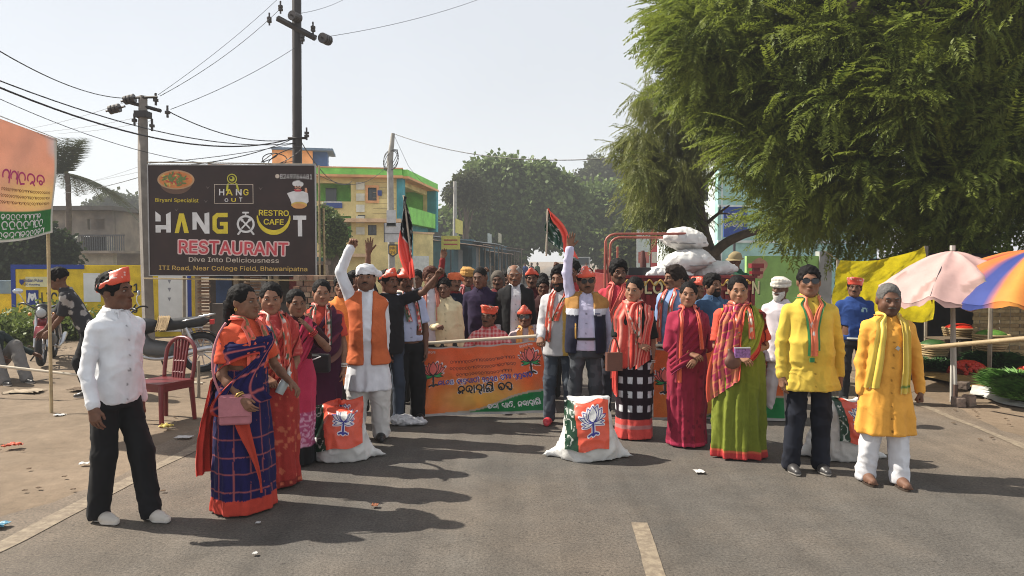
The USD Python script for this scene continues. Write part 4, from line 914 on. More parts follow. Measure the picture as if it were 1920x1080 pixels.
# -- right hand side: the pale green building and the wall under the tree
rb = thing('pale_building', 'pale mint and white four storey building behind the trees on the right', 'building', W(1370, 480, 36) * [1, 1, 0]); c0 = W(1345, 480, 36); FM = Face(c0, (.97, .24)); FN = Face(c0, (-.13, .99)); mint = wallmat('mint_wall', (.30, .50, .45), tint=(.27, .45, .41)); whit = wallmat('white_wall', (.55, .60, .58))
zr = FM.hit(1345, 285)[1]; hs_ = []
part(rb, 'front_wall', FM.box(0, 9, 0, zr, -.3, 0), mint)
for k in range(3):
    for j in range(3): hs_.append((1.2 + j * 2.2, 1.6 + k * 1.55, 2.2 + j * 2.2, 2.6 + k * 1.55))
part(rb, 'side_wall', framed_wall(FN, .02, 9, 0, zr, hs_), whit)
for h in hs_: window(FN, h, rb)
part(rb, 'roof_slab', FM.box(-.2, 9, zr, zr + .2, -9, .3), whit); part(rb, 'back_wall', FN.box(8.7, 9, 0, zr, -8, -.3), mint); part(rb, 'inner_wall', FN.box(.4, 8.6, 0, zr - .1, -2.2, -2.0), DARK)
for z_ in (2.6, 4.3, 5.9): part(rb, 'floor_band', FM.box(.0, 9, z_, z_ + .12, .0, .06), whit)
def odia_blob(n, seed, h):                                        # round-topped letters, used where the photograph's lettering is too small to read
    r = np.random.default_rng(seed); g = []
    for i in range(n):
        x = i * h * 1.02; e = r.integers(0, 4)
        t = np.radians(np.linspace(-30 - 40 * (e == 1), 210, 18)); g.append(LineString(np.c_[x + h * .38 * np.cos(t), h * .55 + h * .38 * np.sin(t)]))
        if e == 0: g.append(LineString([(x + h * .48, 0), (x + h * .48, h * .95)]))
        elif e == 1: g.append(LineString([(x - .1 * h, .1 * h), (x + .12 * h, .3 * h), (x + .3 * h, 0)]))
        elif e == 2: g.append(Point(x, .28 * h).buffer(.16 * h, 6).exterior)
        else: g.append(LineString([(x - .3 * h, .35 * h), (x - .15 * h, 0), (x + .25 * h, .05 * h)]))
    return unary_union([q.buffer(h * .075, 3) for q in g])
bs = thing('blue_board', 'tall blue board with white lettering on the mint building behind branches', 'sign', W(1378, 480, 34) * [1, 1, 0]); FBd = Face(W(1378, 480, 34), (1, .1)); a, b = FBd.hit(1357, 445), FBd.hit(1402, 388); part(bs, 'board', FBd.box(a[0], b[0], a[1], b[1], -.08, 0), mat('board_blue', (.015, .05, .24), .6))
for (px, py, hpx, n, sd) in ((1366, 408, 9, 3, 3), (1360, 425, 6, 6, 5)): q = FBd.hit(px, py); part(bs, 'lettering', FBd.map()(flat(put(odia_blob(n, sd, FBd.hit(px, py - hpx)[1] - q[1]), q[0], q[1])), .006), wht)
part(bs, 'post', FBd.box(-.05, .05, 0, a[1], -.12, -.05), GRILLE)
b2 = thing('direction_board', 'small blue board behind the white sacks on the trolley', 'sign', W(1324, 480, 25) * [1, 1, 0]); FB2 = Face(W(1324, 480, 25), (1, 0)); a, b = FB2.hit(1314, 482), FB2.hit(1334, 461); part(b2, 'board', FB2.box(a[0], b[0], a[1], b[1], -.04, 0), mat('board_blue', (.015, .05, .24), .6)); part(b2, 'post', FB2.box(-.04, .04, 0, a[1], -.06, -.02), GRILLE)
for i in range(2): q = FB2.hit(1318, 470 + 6 * i); part(b2, 'lettering', FB2.map()(flat(put(odia_blob(4, 31 + i, .06), q[0], q[1])), .005), wht)
mw = thing('mural_wall', 'low lime green wall with a painted figure beyond the trolley', 'wall', W(1430, 480, 24) * [1, 1, 0]); FG = Face(W(1395, 480, 24), (1, -.02)); a, b = FG.hit(1400, 480), FG.hit(1500, 483); part(mw, 'wall', FG.box(a[0], b[0] + .6, -.1, a[1], -.2, 0), wallmat('lime_paint', (.30, .52, .16)))
th = np.linspace(0, 2 * np.pi, 24); q = FG.hit(1424, 500); part(mw, 'painted_figure', FG.map()(flat(Polygon(np.c_[q[0] + .22 * np.cos(th) * (1 + .35 * np.sin(3 * th)), q[1] - .05 + .34 * np.sin(th)])), .004), mat('mural_pink', (.55, .30, .22), .9))
part(mw, 'pillar', FG.box(b[0] + .6, b[0] + 1.0, -.1, a[1] + .15, -.3, .05), wallmat('grey_pillar', (.30, .30, .30)))
for i, (px, c, hh) in enumerate(((1207, (.50, .50, .50), 430), (1232, (.5, .05, .06), 428))):
    t = thing('roadside_hoarding', ['tall white hoarding far behind the trolley frame', 'tall red hoarding far behind the trolley frame'][i], 'hoarding', W(px, 480, 48) * [1, 1, 0]); FX = Face(W(px, 480, 48), (1, 0)); q = FX.hit(px, hh); part(t, 'board', FX.box(-.45, .45, .6, q[1], -.05, 0), mat('hoard_%d' % i, c, .6)); part(t, 'printed_panel', FX.box(-.35, .35, 1.6, 2.3, 0, .02), mat('hoard_print_%d' % i, [(.45, .12, .1), (.6, .5, .45)][i], .6)); part(t, 'post', FX.box(-.06, .06, 0, .6, -.04, .0), GRILLE)
# ---------------------------------------------------------------- trees
def leafmat(name, c, c2, tr=.35):
    return usdkit.material(stage, '/World/Looks/' + name, {'o': ('object_info', {}), 'g': ('geometry', {}), 'n': ('noise_texture', {'scale': .9, 'detail': 3.0}), 'ad': ('math', {'math_type': 'multiply_add', 'value2': .45}), 'r': ('rgb_ramp', {'ramp': [(.25, c), (.75, c2)]}),
        'p': ('principled_bsdf', {'roughness': .55, 'specular_ior_level': .3}), 't': ('translucent_bsdf', {}), 'x': ('mix_closure', {'fac': tr})},
        [('g.position', 'n.vector'), ('o.random', 'ad.value1'), ('n.fac', 'ad.value3'), ('ad.value', 'r.fac'), ('r.color', 'p.base_color'), ('r.color', 't.color'), ('p.BSDF', 'x.closure1'), ('t.BSDF', 'x.closure2')], surface='x.closure')
BARK = mat('bark', (.085, .062, .045), .9, .35, 5, bump=.6, bscale=22)
def frond_spray(seed, L=.55, n=11, ll=.13, lw=.020):
    """A twig with feathery pinnate leaves: each leaf a pair of thin blades."""
    r = np.random.default_rng(seed); V, Fc = [], []
    def quad(a, d, s, l, w):
        i = len(V); d = d / np.linalg.norm(d); s = s / np.linalg.norm(s)
        V.extend([a, a + d * l * .5 + s * w, a + d * l, a + d * l * .5 - s * w]); Fc.append((i, i + 1, i + 2, i + 3))
    for k in range(n):
        t = (k + .5) / n; p = np.array([0, L * t, -.22 * L * t * t])
        for s in (-1, 1):
            d = np.array([s * 1.0, .55 + .2 * r.normal(), -.25 - .25 * r.random()]); l = ll * (1.2 - .6 * abs(t - .4)) * (.8 + .4 * r.random())
            quad(p, d, np.cross(d, [0.3 * r.normal(), .4 * r.normal(), 1.0]), l, lw)
            e = p + d / np.linalg.norm(d) * l * .5; d2 = d + np.array([s * -.2, .9, -.2 + .3 * r.normal()]); quad(e, d2, np.cross(d2, [.4 * r.normal(), 0, 1.0]), l * .6, lw * .8)
    return np.array(V), np.array(Fc)
def leafy_spray(seed, R=.45, n=26, l=.17, w=.055):
    r = np.random.default_rng(seed); V, Fc = [], []
    for k in range(n):
        p = r.normal(size=3) * R * .45; d = p / (np.linalg.norm(p) + 1e-6) + r.normal(size=3) * .6 - [0, 0, .35]; d /= np.linalg.norm(d); s = np.cross(d, r.normal(size=3)); s /= np.linalg.norm(s); i = len(V)
        V += [p, p + d * l * .5 + s * w, p + d * l, p + d * l * .5 - s * w]; Fc.append((i, i + 1, i + 2, i + 3))
    return np.array(V), np.array(Fc)
def quat_from(dirs, rng_, spin=1.0):
    """Turns that carry +y along dirs with a random roll."""
    d = dirs / np.linalg.norm(dirs, axis=1, keepdims=True); up = np.tile([0, 0, 1.0], (len(d), 1)) + rng_.normal(size=(len(d), 3)) * .35 * spin
    x = np.cross(d, up); x /= np.linalg.norm(x, axis=1, keepdims=True) + 1e-9; z = np.cross(x, d); M = np.stack([x, d, z], 2)
    from scipy.spatial.transform import Rotation
    q = Rotation.from_matrix(M).as_quat(); return q
def crown(parent, protos, pos, dirs, scale, m, rng_, name='crown'):
    path = numbered(parent + '/' + name); pi = UsdGeom.PointInstancer.Define(stage, path); o, _ = ORG[parent]
    paths = []
    for i, p in enumerate(protos):
        pp = f'{path}/spray_{i:03d}'; usdkit.mesh(stage, pp, p, m); paths.append(pp)
    pi.CreatePrototypesRel().SetTargets([Sdf.Path(p) for p in paths])
    pi.CreateProtoIndicesAttr(Vt.IntArray.FromNumpy(rng_.integers(0, len(protos), len(pos)).astype(np.int32)))
    pi.CreatePositionsAttr(Vt.Vec3fArray.FromNumpy((pos - o).astype(np.float32)))
    q = quat_from(dirs, rng_); pi.CreateOrientationsAttr(Vt.QuathArray([Gf.Quath(float(a[3]), float(a[0]), float(a[1]), float(a[2])) for a in q]))
    pi.CreateScalesAttr(Vt.Vec3fArray.FromNumpy(np.repeat(scale[:, None], 3, 1).astype(np.float32)))
    tag(pi.GetPrim(), kind='stuff')
def trunk_of(parent, pts, r0, r1, m=BARK, n=10, name='trunk'):
    p = spline(pts, 26); t = tube(p, np.linspace(r0, r1, 26), n); v = t.vertices; t.vertices = v + (meshkit.fbm(v * 4, 3, 2)[:, None] - .5) * r0 * .25
    part(parent, name, t, m, smooth=50)
FROND = [frond_spray(s, L=.40 + .045 * s, n=8 + s, ll=.10 + .012 * (s % 4), lw=.013 + .002 * (s % 3)) for s in range(9)]; LEAFY = [leafy_spray(s) for s in range(5)]; FAR = [leafy_spray(s, .9, 30, .42, .16) for s in range(5)]
def clumps(cs, rs, per, rng_, droop=.9, squash=.75, outward=1.0, spread=1.0):
    """Sprays through clumps at centres cs of radius rs, pointing outwards and hanging."""
    P_, D_ = [], []
    for c, r, n in zip(cs, rs, per):
        u = rng_.normal(size=(n, 3)); u /= np.linalg.norm(u, axis=1, keepdims=True); rad = r * rng_.random(n)[:, None] ** .45 * spread
        P_.append(c + u * rad * [1, 1, squash]); D_.append(u * outward + rng_.normal(size=(n, 3)) * .35 - [0, 0, droop])
    return np.vstack(P_), np.vstack(D_)
# -- the great feathery tree that overhangs the right side of the road
R_ = np.random.default_rng(21)
T0 = np.array([9.6, 15.5, 0]); bt = thing('rain_tree', 'huge feathery green tree overhanging the stalls on the right', 'tree', T0)
trunk_of(bt, [T0, T0 + [-.2, 0, 1.5], T0 + [-.6, -.3, 3.2], T0 + [-1.0, -.6, 5.0]], .62, .42); top_ = T0 + [-1.0, -.6, 5.0]
tips = [(4.2, 13.0, 6.4), (5.0, 11.2, 8.2), (7.0, 10.0, 6.6), (9.5, 10.5, 9.0), (8.0, 12.0, 11.0), (5.0, 16.0, 9.4), (11.0, 13.0, 8.0), (4.6, 14.5, 10.6)]
for tp in tips:
    tp = np.array(tp); st = T0 + (top_ - T0) * R_.uniform(.55, .98); trunk_of(bt, [st, st * .6 + tp * .4 + [0, 0, .9], tp], .24, .05, name='limb')
# outline of the crown in the picture: columns and the rows between which it hangs, with its distance
OUT = [(1262, 0, 110, 14.4), (1290, -10, 190, 14.4), (1320, -40, 215, 14.4), (1350, -60, 205, 14.4), (1385, -70, 240, 14.2), (1408, -75, 330, 14.2), (1438, -75, 415, 14.1), (1470, -80, 450, 14.0), (1520, -90, 482, 13.6), (1570, -90, 486, 13.3), (1640, -90, 480, 13.0), (1720, -90, 484, 12.6), (1800, -90, 490, 12.3), (1880, -90, 490, 12.2), (1960, -90, 490, 12.2), (2060, -90, 470, 12.4)]
cs, rs = [], []
ox = [o[0] for o in OUT]
for i in range(520):
    px = R_.uniform(1255, 2060); y0, y1, dd = (np.interp(px, ox, [o[j] for o in OUT]) for j in (1, 2, 3)); y1 -= 42
    py = R_.uniform(y0, y1); dep = dd + R_.choice([0, 0, 1, 2]) * .9 + R_.uniform(-.4, 2.6); bulge = ((py - y0) / max(1, y1 - y0) - .5) ** 2 * 1.6
    r = R_.uniform(.34, .80); edge = min(px - 1242, 480 - py + 25) / 70; r = min(r, .28 + .4 * max(edge, 0))
    cs.append(W(px, py, dep + bulge)); rs.append(r)
for i in range(150):                                               # the far side and the part above the frame
    px = R_.uniform(1330, 2300); py = R_.uniform(-420, 330 if i % 2 else -60); cs.append(W(px, py, R_.uniform(13.5, 18.5))); rs.append(R_.uniform(.6, 1.0))
per = [int(33 * (r / .6) ** 2) for r in rs]
pos, dr = clumps(cs, rs, per, R_, droop=.30, outward=1.0)
dr[:, 0] -= .40
keep = ~((pos[:, 0] / pos[:, 1] < .315) & (pos[:, 2] < 1.7 + .115 * pos[:, 1]))          # the lower left stays open: bare branches and sky
pos, dr = pos[keep], dr[keep]
crown(bt, FROND, pos, dr, R_.uniform(.5, 1.3, len(pos)), leafmat('feather_leaves', (.040, .076, .012), (.175, .215, .030), .50), R_)
# -- the thinner leaning tree behind the trolley
R_ = np.random.default_rng(5)
T1 = np.array([W(1345, 480, 21)[0], 21.0, 0]); nt = thing('neem_tree', 'pale green leaning tree with a forked dark trunk behind the white sacks', 'tree', T1)
fork = W(1335, 470, 21)
trunk_of(nt, [T1, T1 * [1, 1, 0] + [-.05, 0, 1.1], fork], .26, .22); trunk_of(nt, [fork - [0, 0, .15], W(1316, 420, 21), W(1308, 350, 21), W(1300, 290, 21.2), W(1285, 220, 21.5)], .19, .07, name='limb'); trunk_of(nt, [W(1308, 356, 21), W(1335, 325, 20.8), W(1362, 300, 20.5)], .09, .03, name='limb')
trunk_of(nt, [fork - [0, 0, .2], W(1362, 455, 20.6), W(1400, 438, 20.2), W(1450, 425, 19.5)], .15, .09, name='limb'); trunk_of(nt, [W(1318, 425, 21), W(1345, 402, 20.8), W(1368, 385, 20.6)], .07, .02, name='limb')
for a, b in (((1342, 405), (1350, 385)), ((1350, 400), (1372, 402))): trunk_of(nt, [W(*a, 20.8), W((a[0] + b[0]) / 2 + 3, (a[1] + b[1]) / 2, 20.8), W(*b, 20.7)], .035, .012, name='limb')
cs, rs = [], []
for px, py, r, n in ((1260, 200, 60, 20), (1225, 195, 30, 9), (1300, 240, 60, 20), (1200, 280, 42, 14), (1180, 265, 22, 6), (1245, 320, 55, 22), (1225, 370, 40, 15), (1265, 395, 38, 14), (1205, 335, 26, 8), (1275, 330, 30, 8), (1320, 200, 46, 14), (1300, 160, 40, 10), (1275, 425, 18, 5), (1335, 262, 22, 5)):
    for _ in range(n):
        u = R_.normal(size=2) * .5; cs.append(W(px + u[0] * r, py + u[1] * r, 21 + R_.normal() * .8)); rs.append(R_.uniform(.22, .50))
pos, dr = clumps(cs, rs, [int(34 * (r / .4) ** 2) for r in rs], R_, droop=.85, outward=.8)
keep = ~((pos[:, 0] / pos[:, 1] > .262) & (pos[:, 2] < 1.7 + .135 * pos[:, 1])); pos, dr = pos[keep], dr[keep]
crown(nt, FROND, pos, dr, R_.uniform(.5, .95, len(pos)), leafmat('pale_leaves', (.065, .095, .020), (.180, .195, .045), .45), R_)
# -- far trees across the end of the road
def far_tree(label, lobes, Y, seed, c1, c2, trunk=None, sc=1.0, protos=None, per=26, name='tree', group=None, dens=1.0):
    R = np.random.default_rng(seed); bx0 = trunk[0] if trunk else lobes[0][0]; base = W(bx0, 480, Y) * [1, 1, 0]; t = thing(name, label, 'tree', base, group=group)
    tz = max(W(l[0], l[1], Y)[2] for l in lobes)
    trunk_of(t, [base, base + [.2, 0, tz * .3], W(lobes[0][0], lobes[0][1], Y)], .012 * tz + .16, .08)
    for l in lobes[1:5]: trunk_of(t, [base + [0, 0, tz * .3], (base + [0, 0, tz * .45]) * .5 + W(l[0], l[1], Y) * .5, W(l[0], l[1], Y)], .16, .04, name='limb', n=6)
    cs, rs = [], []
    for px, py, r in lobes:
        m = Y / F * r
        for _ in range(int(max(4, 9 * dens))):
            u = R.normal(size=3); u /= np.linalg.norm(u); k = R.random() ** .4 * .8; cs.append(W(px, py, Y) + u * m * k * [1, 1, .9]); rs.append(m * R.uniform(.22, .45))
    pos, dr = clumps(cs, rs, [per] * len(cs), R, droop=.5)
    crown(t, protos or FAR, pos, dr, R.uniform(.6, 1.2, len(pos)) * sc, leafmat('far_leaves_%d' % seed, c1, c2, .3), R)
    return t
far_tree('tall round crowned tree, highest of the trees closing the road', [(960, 350, 46), (905, 335, 30), (1010, 345, 40), (945, 318, 26), (880, 395, 40), (930, 410, 55), (985, 420, 50), (1040, 400, 46), (870, 440, 26), (915, 450, 40), (955, 458, 30), (1075, 370, 24), (1035, 440, 24), (1050, 350, 16)], 82, 11, (.055, .100, .028), (.125, .175, .048), (965,), 1.25, per=30, dens=1.3)
far_tree('broad bushy tree right of the tallest one at the road end', [(1125, 390, 48), (1090, 420, 40), (1160, 410, 40), (1120, 440, 44), (1150, 375, 36), (1095, 380, 26), (1175, 445, 36), (1090, 455, 26), (1140, 465, 32)], 88, 12, (.050, .095, .026), (.120, .170, .045), (1125,), 1.3, per=30, dens=1.3)
far_tree('sparse tall tree peeping over the bushy one', [(1110, 320, 24), (1140, 322, 20), (1165, 345, 20), (1095, 345, 16), (1125, 350, 26), (1155, 370, 24)], 118, 13, (.035, .050, .022), (.065, .080, .032), (1125,), 1.3, per=13)
far_tree('small thin tree beside the far grey pole', [(862, 348, 14), (876, 360, 16), (885, 345, 12), (855, 366, 10), (895, 375, 14)], 72, 14, (.035, .050, .020), (.075, .085, .035), (872,), .8, per=16)
far_tree('low dark tree behind the far stall roofs', [(835, 420, 22), (860, 430, 22), (815, 430, 16), (800, 440, 14)], 95, 15, (.03, .045, .02), (.06, .075, .03), (840,), 1.2)
far_tree('dark roadside tree behind the trolley frame', [(1190, 440, 34), (1215, 455, 30), (1170, 470, 26), (1240, 440, 30)], 62, 16, (.035, .058, .018), (.085, .105, .030), (1200,), 1.0)
far_tree('hazy distant tree behind the white house', [(215, 392, 22), (195, 395, 18), (240, 398, 20), (262, 408, 16), (180, 405, 16), (228, 412, 24)], 105, 17, (.035, .050, .025), (.065, .08, .035), (220,), 1.4)
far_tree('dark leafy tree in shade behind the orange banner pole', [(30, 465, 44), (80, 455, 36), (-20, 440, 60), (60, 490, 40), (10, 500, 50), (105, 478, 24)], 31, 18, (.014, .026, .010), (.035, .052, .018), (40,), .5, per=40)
far_tree('young leafy tree in front of the green house balcony', [(622, 418, 22), (612, 440, 24), (632, 442, 18), (620, 462, 16), (605, 405, 12)], 30, 19, (.05, .085, .02), (.11, .15, .04), (618,), .30, per=30)
# weeds along the painted wall
R_ = np.random.default_rng(3)
for i, (px, Y, s, lab) in enumerate(((122, 16.2, .55, 'broad leafy weed between the motorcycle and the yellow wall'), (40, 15.8, .45, 'weed clump at the foot of the blue wall border'), (95, 16.4, .4, 'low weed in front of the yellow wall'), (5, 14.5, .5, 'weed clump at the left edge beside the seated man'))):
    b = np.array([W(px, 480, Y)[0], Y, 0]); t = thing('weed', lab, 'plant', b); cs = [b + [R_.normal() * s * .5, R_.normal() * .2, s * R_.uniform(.3, 1.0)] for _ in range(14)]
    pos, dr = clumps(cs, [s * .3] * 14, [9] * 14, R_, droop=.2); crown(t, LEAFY, pos, dr, R_.uniform(.35, .7, len(pos)), leafmat('weed_leaves_%d' % i, (.05, .085, .02), (.13, .17, .04), .35), R_, 'foliage'); part(t, 'stem', cat([tube([b, b + (c - b) * [1, 1, .9]], [.012, .005], 5) for c in cs]), mat('weed_stem', (.10, .11, .04)))
# the coconut palm at the far left
pb = np.array([W(118, 480, 36)[0], 36.0, 0]); pm = thing('coconut_palm', 'coconut palm behind the orange banner at far left', 'tree', pb); hd = W(126, 326, 36)
trunk_of(pm, [pb, pb * .5 + hd * .5 + [.15, 0, 0], hd], .17, .11)
for i in range(32):
    az = i * 2.4; el = 1.25 - 1.55 * ((i * .618) % 1); L_ = 2.9 + .5 * math.sin(i * 3.1); d = np.array([math.cos(az) * math.cos(el), math.sin(az) * math.cos(el), math.sin(el)])
    t = np.linspace(0, 1, 34); sp = hd + d * L_ * t[:, None] - np.array([0, 0, 1]) * (1.15 * L_ * .36 * t ** 2.2)[:, None]
    V, Q = [], []; sd = np.cross(d, [0, 0, 1]); sd /= np.linalg.norm(sd) + 1e-9
    for j in range(2, 34):
        for s in (-1, 1):
            ld = sd * s + d * .75 + np.array([0, 0, -.35 - .3 * R_.random()]); ld /= np.linalg.norm(ld); l = .80 * math.sin(math.pi * (.12 + .8 * t[j])) ; w = (sp[j] - sp[j - 1]) * .34; n0 = len(V); V += [sp[j] - w, sp[j] + w, sp[j] + ld * l]; Q.append((n0, n0 + 1, n0 + 2))
    fr = part(pm, 'frond', (np.array(V), np.array(Q)), leafmat('palm_leaf', (.020, .030, .012), (.045, .055, .02), .25) if i == 0 else UsdShade.Material.Get(stage, '/World/Looks/palm_leaf')); part(fr, 'midrib', tube(sp, np.linspace(.03, .008, 34), 5), mat('palm_rib', (.10, .10, .05)))
# haze that softens what is far
hz = trimesh.creation.box((260, 330, 41)); hz.apply_translation((0, 145, 19.0))
HAZE = usdkit.material(stage, '/World/Looks/haze_look', {'v': ('principled_volume', {'color': (.93, .95, .97), 'density': HAZE_D, 'anisotropy': .2})}, volume='v.volume') if HAZE_D else None
if HAZE_D: single('haze', hz, HAZE, label='pale dusty haze filling the air down the road', cat='haze', kind='stuff')
# ---------------------------------------------------------------- the crowd
SAFF = rgb(232, 74, 26); SKD = (.085, .043, .028); SKM = (.125, .064, .040); SKF = (.165, .085, .054); SKL = (.20, .108, .068)
def cap_print(seed, base=SAFF, dens=.73):
    def f(v):
        c = np.tile(base, (len(v), 1)); n = meshkit.noise(v * [75, 75, 110], seed); band = (v[:, 2] + .32 * (v[:, 1] - .01) > .055) & (np.abs(v[:, 0]) > .02)
        c[(n > dens) & band] = (.62, .55, .50); c[(meshkit.noise(v * 60, seed + 3) > .78) & band] = (.03, .08, .03); return c
    return f
def scarf_print(base=SAFF, edge=None, seed=0, motif=True):
    def f(U, V):
        c = np.tile(np.asarray(base, float), (len(U), 1))
        if edge is not None: c[V < .22] = edge
        if motif:
            n = meshkit.noise(np.stack([U * 46, V * 6, 0 * U], 1), seed); c[(n > .66) & (V > .25) & (V < .8)] = (.60, .52, .45); c[(meshkit.noise(np.stack([U * 38, V * 6, 0 * U + 3], 1), seed + 2) > .74) & (V > .25)] = (.03, .07, .03)
        return c
    return f
def checks(c1, c2, n=13, dz=.085, w=.10, border=None, bz=.10):
    def f(v, P):
        th = np.arctan2(v[:, 1], v[:, 0]); c = np.tile(np.asarray(c1, float), (len(v), 1)); a = np.abs((th / (2 * np.pi) * n * 2) % 1 - .5) < w; b = np.abs((v[:, 2] / dz) % 1 - .5) < w
        c[a | b] = c2
        if border is not None: c[v[:, 2] < bz] = border
        return c
    return f
def blocks(c1, c2, n=11, dz=.075, border=None, bz=.14):
    def f(v, P):
        th = np.arctan2(v[:, 1], v[:, 0]); c = np.tile(np.asarray(c1, float), (len(v), 1)); a = (th / (2 * np.pi) * n * 2) % 1 < .5; b = (v[:, 2] / dz) % 1 < .52
        c[a & b] = c2; c[(v[:, 2] < bz)] = border; c[(v[:, 2] < bz * .75) & (v[:, 2] > bz * .55)] = np.array(border) * .5 + .12; return c
    return f
def bordered(c1, border, bz=.09, line=None):
    def f(v, P):
        c = np.tile(np.asarray(c1, float), (len(v), 1)); c[v[:, 2] < bz] = border
        if line is not None: c[(v[:, 2] < bz) & (v[:, 2] > bz - .015)] = line
        return c
    return f
def plaid(c1, c2, s=.05):
    def f(v, P):
        c = np.tile(np.asarray(c1, float), (len(v), 1)); a = ((v[:, 0] / s) % 1 < .4).astype(float) + ((v[:, 2] / s) % 1 < .4); return c * (1 - a[:, None] * .45) + np.asarray(c2) * a[:, None] * .45
    return f
def speck(c1, c2, sc=30, t=.6, seed=0):
    def f(v, P):
        c = np.tile(np.asarray(c1, float), (len(v), 1)); c[meshkit.noise(v * sc, seed) > t] = c2; return c
    return f
def placket(c1, c2=None, w=.012):
    def f(v, P):
        c = np.tile(np.asarray(c1, float), (len(v), 1)); T = P['T']; x = v[:, 0] - np.interp(v[:, 2], T[:, 0], T[:, 3]); fr = v[:, 1] < np.interp(v[:, 2], T[:, 0], T[:, 4])
        c[fr & (np.abs(x) < .017)] *= .93; c[fr & (np.abs(x) < .007) & (np.abs((v[:, 2] / .095) % 1 - .5) < .07)] *= .35; return c
    return f
STRIDE = lambda h, a, b, wd=.055: {-1: (np.array([-.044 * h, 0, .49 * h]), np.array([-wd * h, a * .45 - .03, .275 * h]), np.array([-wd * h, a, .055 * h]), 0.0), 1: (np.array([.044 * h, 0, .49 * h]), np.array([wd * h, b * .45 - .03, .275 * h]), np.array([wd * h, b, .055 * h]), 0.0)}
WHT = rgb(222, 222, 224)
# 1 the man walking in from the left
h1_ = 1.63
P = person('man in white shirt and orange boat cap walking in at the left', 212, 4.88, 503, yaw=62, hy=84, wide=.95, skin=SKD, head='thin', hair='short', hat='tilt', hatc=cap_print(1), mous=0, res=.011,
    arms=[((-.06, -.30, -1), (.34, -.30, -1), 'relaxed', (.1, .8, -.2)), ((-.12, .10, -1), (.10, .10, -1), 'relaxed')], legs=STRIDE(h1_, .06, -.20),
    shirt=dict(c=placket(rgb(226, 228, 232)), hem=.475, sleeve=.97, collar=rgb(226, 228, 232), off=.011, amp=1.1), trousers=dict(c=(.009, .009, .010), w=(.054, .047, .041), amp=1.0), shoes=('shoe', rgb(205, 196, 182)))
# 2 the woman in the navy checked saree
NAVY = checks(rgb(24, 18, 78), rgb(160, 74, 76), 5.5, .115, .034, rgb(196, 48, 16), .11)
P = person('woman in navy checked saree and orange blouse with a long ponytail', 452, 5.08, 530, yaw=58, hy=72, sex='f', head='f', skin=SKM, hair='ponytail', wide=1.02, belly=.02, res=.010,
    arms=[((-.10, -.20, -1), (.80, -.35, -.72), 'relaxed', (.2, .9, 0)), ((.3, .3, -1), (.6, -.5, -.4), 'relaxed', (-.4, .3, .2))],
    shirt=dict(c=rgb(224, 76, 16), hem=.60, sleeve=.36, name='blouse', off=.012, boat=.012), skirt=dict(c=NAVY, w=(.138, .124), n=8, res=.0085, seed=4, amp=.7))
hN = P['h']
drape(P, 'pallu', [(-60, .50), (-80, .66), (-30, .80), (40, .83), (80, .74), (100, .56)], [(-170, .44), (-150, .60), (-100, .70), (-160, .66), (165, .60), (150, .46)], lambda U, V: np.where(((np.abs((U * 7) % 1 - .5) < .045) | (np.abs((V * 2) % 1 - .5) < .04))[:, None], rgb(200, 90, 90), np.where((V > .94)[:, None], rgb(196, 48, 16), rgb(24, 18, 78))), off=.048, nf=4, fa=.006)
drape(P, 'pallu_end', [(.02, .16, .58 * hN), (-.02, .20, .45 * hN), (-.03, .24, .30 * hN), (-.02, .25, .17 * hN)], [(-.15, .12, .58 * hN), (-.18, .16, .45 * hN), (-.20, .20, .30 * hN), (-.19, .22, .15 * hN)], rgb(220, 44, 16), nf=3, fa=.012, off=.03)
drape(P, 'border_fold', [(-150, .47), (-135, .36), (-110, .22), (-100, .10)], [(-120, .47), (-115, .38), (-103, .24), (-96, .10)], rgb(190, 52, 20), nf=1, fa=.004, off=.030)
scarf(P, lambda U, V: np.where(((meshkit.noise(np.stack([U * 40, V * 5, 0 * U], 1), 3) > .60) & (V > .2) & (V < .8))[:, None], rgb(120, 90, 30), SAFF), xl=-.035, xr=.02, zl=.60, zr=.66, w=.085, off=.042)
f = Field((-.06, .06, -.50), (.06, .24, .03), .009); p0 = np.array([0, .13, 0]); 
for i in range(7): f.cone([.01 * math.sin(i), .125 + .012 * i, -.02 - .062 * i], [.01 * math.sin(i + 1), .137 + .012 * i, -.082 - .062 * i], .040 - .0028 * i, .037 - .0028 * i, .02)
v, q = f.mesh(); v += vnorm(v, q) * ((meshkit.noise(v * [120, 120, 12], 4) - .5) * .014)[:, None]; part(P['root'], 'ponytail', (P['hx'](v), q), HAIRM, True, np.tile((.012, .011, .012), (len(v), 1)), world=False)
bangles(P, -1, 2, 'gold'); er = trimesh.creation.torus(.010, .003, 12, 6); er.apply_transform(trimesh.transformations.rotation_matrix(math.pi / 2, [1, 0, 0])); er.apply_translation((-.079, .012, -.045)); er.vertices = P['hx'](er.vertices); part(P['root'], 'earring', er, mat('bangle_gold', (.55, .36, .10), .3, metal=.6), world=False)
